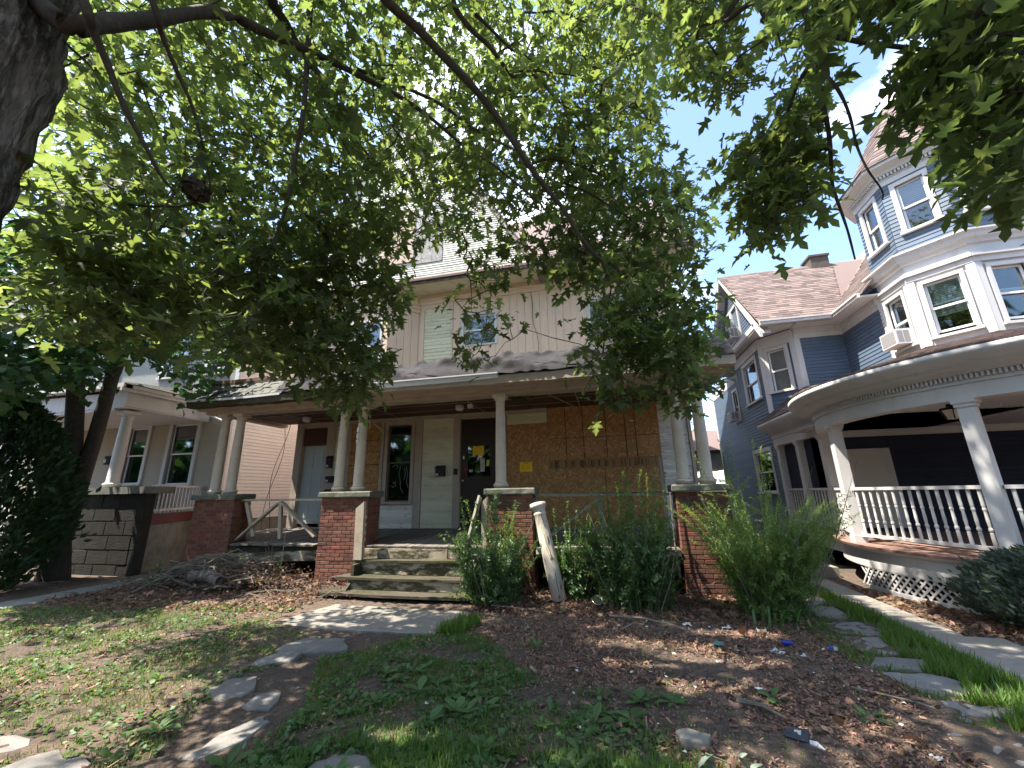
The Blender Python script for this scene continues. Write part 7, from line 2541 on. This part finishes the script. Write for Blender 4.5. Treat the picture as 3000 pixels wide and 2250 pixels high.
MB().hexa([(2.12, 5.378, 0.02), (2.16, 5.385, 0.02), (2.162, 5.392, 0.02), (2.12, 5.386, 0.02), (2.125, 5.38, 0.055), (2.16, 5.388, 0.05), (2.16, 5.394, 0.05), (2.125, 5.387, 0.055)]).obj('flap', M_PAPER, t)
t = thing('teal_lid', 'flat teal plastic lid lying on the mulch', 'lid', (1.02, 5.38, 0))
MB().lathe((1.02, 5.38, 0.018), [(0.06, 0), (0.064, 0.006), (0.056, 0.012), (0.001, 0.012)], 18).obj('disc', mat('teal_plastic', (0.08, 0.22, 0.20), 0.5), t)
t = thing('dark_card', 'dark folded card with a white square and torn white corner', 'litter', (1.12, 3.62, 0))
MB().hexa([(1.02, 3.63, 0.012), (1.15, 3.57, 0.010), (1.19, 3.65, 0.012), (1.08, 3.72, 0.016), (1.02, 3.63, 0.018), (1.15, 3.57, 0.016), (1.19, 3.65, 0.055), (1.08, 3.72, 0.034)]).obj('card', mat('dark_slate_card', (0.045, 0.05, 0.06), 0.5), t)
MB().hexa([(1.09, 3.635, 0.026), (1.125, 3.618, 0.028), (1.14, 3.645, 0.042), (1.105, 3.665, 0.036), (1.09, 3.635, 0.030), (1.125, 3.618, 0.032), (1.14, 3.645, 0.047), (1.105, 3.665, 0.041)]).obj('square', M_PAPER, t)
MB().hexa([(1.15, 3.55, 0.012), (1.22, 3.50, 0.012), (1.20, 3.56, 0.012), (1.16, 3.575, 0.012), (1.15, 3.55, 0.02), (1.22, 3.50, 0.016), (1.20, 3.56, 0.03), (1.16, 3.575, 0.03)]).obj('corner', M_PAPER, t)
t = thing('flat_rock', 'flat pinkish grey rock in the foreground soil', 'rock', (0.42, 3.45, 0))
stone([(0.32, 3.40), (0.50, 3.38), (0.54, 3.48), (0.40, 3.54), (0.31, 3.49)], -0.02, 0.045, t, 'slab', 0.015, M_CONC)


def stick(pts, r, label, group=None, name='stick'):
    return tag(MB().tube(pts, np.linspace(r, r * 0.4, len(pts)), 6).obj(name, M_DEADW), label, 'stick', group)


stick([(-0.15, 6.2, 0.03), (0.25, 6.1, 0.05), (0.6, 5.95, 0.03), (0.8, 5.75, 0.02)], 0.018, 'long grey stick lying on the leaves in front of the privets')
stick([(0.0, 5.7, 0.02), (0.2, 5.95, 0.05)], 0.012, 'short stick forking towards the long grey stick')
stick([(-0.78, 6.4, 0.0), (-0.80, 6.55, 0.35), (-0.78, 6.6, 0.42)], 0.014, 'dead upright twig beside the leaning column')
stick([(-1.9, 6.5, 0.02), (-1.4, 6.35, 0.03), (-1.0, 6.3, 0.02)], 0.010, 'thin curved twig under the privet by the steps')
stick([(0.85, 4.05, 0.03), (1.0, 3.95, 0.05), (1.1, 3.85, 0.03)], 0.022, 'stub of branch beside the dark card')
stick([(1.0, 4.15, 0.02), (1.02, 4.0, 0.06)], 0.016, 'curled piece of bark near the branch stub')
stick([(1.85, 4.5, 0.02), (2.15, 4.3, 0.03), (2.3, 4.2, 0.02)], 0.008, 'thin straight twig by the sunken flagstone')
stick([(-5.4, 4.6, 0.02), (-5.0, 4.7, 0.03), (-4.9, 4.55, 0.02)], 0.007, 'bent straw twig lying on the left lawn')
stick([(-4.8, 4.85, 0.02), (-4.3, 5.05, 0.02)], 0.007, 'pale straight twig across the left lawn')
stick([(-3.5, 6.45, 0.0), (-3.2, 6.3, 0.0), (-2.9, 6.27, -0.02)], 0.009, 'curved twig on the concrete below the steps')
stick([(0.9, 7.3, 0.05), (1.25, 7.25, 0.2), (1.5, 7.2, 0.32)], 0.01, 'pale bent twig in front of the right brick pier')
stick([(0.95, 7.3, 0.32), (0.95, 7.45, 0.8), (0.97, 7.48, 1.62)], 0.02, 'white peeling stick standing against the right brick pier')

BP = thing('brush_pile', 'heap of cut branches and dead leaves left of the front steps', 'brush pile', (-7.4, 6.9, 0))
MB().tube([(-7.75, 6.55, 0.26), (-7.3, 6.5, 0.30), (-6.95, 6.45, 0.22)], [0.10, 0.095, 0.085], 12).obj('log', M_BARK, BP, True)
tw = MB()
for i in range(420):
    c = Vector((rnd.gauss(-7.4, 1.0), rnd.gauss(6.95, 0.25), 0))
    hgt = 0.52 * math.exp(-((c.x + 7.6) / 1.3) ** 2) * rnd.random() + 0.03
    a = rnd.gauss(0, 0.6) + (math.pi if rnd.random() < 0.5 else 0)
    l = rnd.uniform(0.3, 1.2)
    d_ = Vector((math.cos(a), math.sin(a) * 0.5, rnd.gauss(0.0, 0.22))) * l / 2
    k = Vector((rnd.gauss(0, 0.05), rnd.gauss(0, 0.05), rnd.uniform(0.02, 0.1)))
    r = rnd.choice((0.006, 0.008, 0.010, 0.014))
    p0, p1, p2 = c - d_ + Vector((0, 0, hgt)), c + k + Vector((0, 0, hgt)), c + d_ + Vector((0, 0, hgt))
    for p in (p0, p1, p2):
        p.z = max(p.z, 0.01)
    if i < 40:
        MB().tube([p0, p1, p2], [r * 1.3, r, r * 0.5], 5).obj('twig', M_DEADW, BP)
    else:
        tw.tube([p0, p1, p2], [r, r * 0.8, r * 0.4], 4, cap=False)
tag(tw.obj('twigs', M_DEADW, BP), kind='stuff')
n = 1900
P = np.column_stack([rng.normal(-6.5, 0.8, n), rng.normal(6.95, 0.28, n), np.zeros(n)])
P[:, 2] = 0.02 + 0.42 * np.exp(-((P[:, 0] + 6.7) / 1.2) ** 2) * rng.random(n)
V, F = scatter(P, rng.normal(0, 1, (n, 3)), rng.normal(0, 0.7, (n, 3)) + np.array([0, 0, 0.6]), rng.uniform(0.03, 0.075, n), OVAL[0], OVAL[1], rng.uniform(1, 1.6, n))
tag(place(mesh_np('dead_leaves', V, F, M_DRYLEAF), 'dead_leaves', BP), kind='stuff')
t = thing('dead_weed', 'dry brown weed stalk standing in front of the porch skirt', 'weed', (-6.3, 6.9, 0))
for i in range(5):
    a = rnd.uniform(-0.4, 0.4)
    MB().tube([(-6.3 + 0.03 * i, 6.9, 0), (-6.3 + 0.03 * i + a * 0.3, 6.9, 0.45), (-6.3 + a * 0.8, 6.88, 0.8 + 0.1 * i)], [0.007, 0.005, 0.002], 5).obj('stalk', M_DEADW, t)
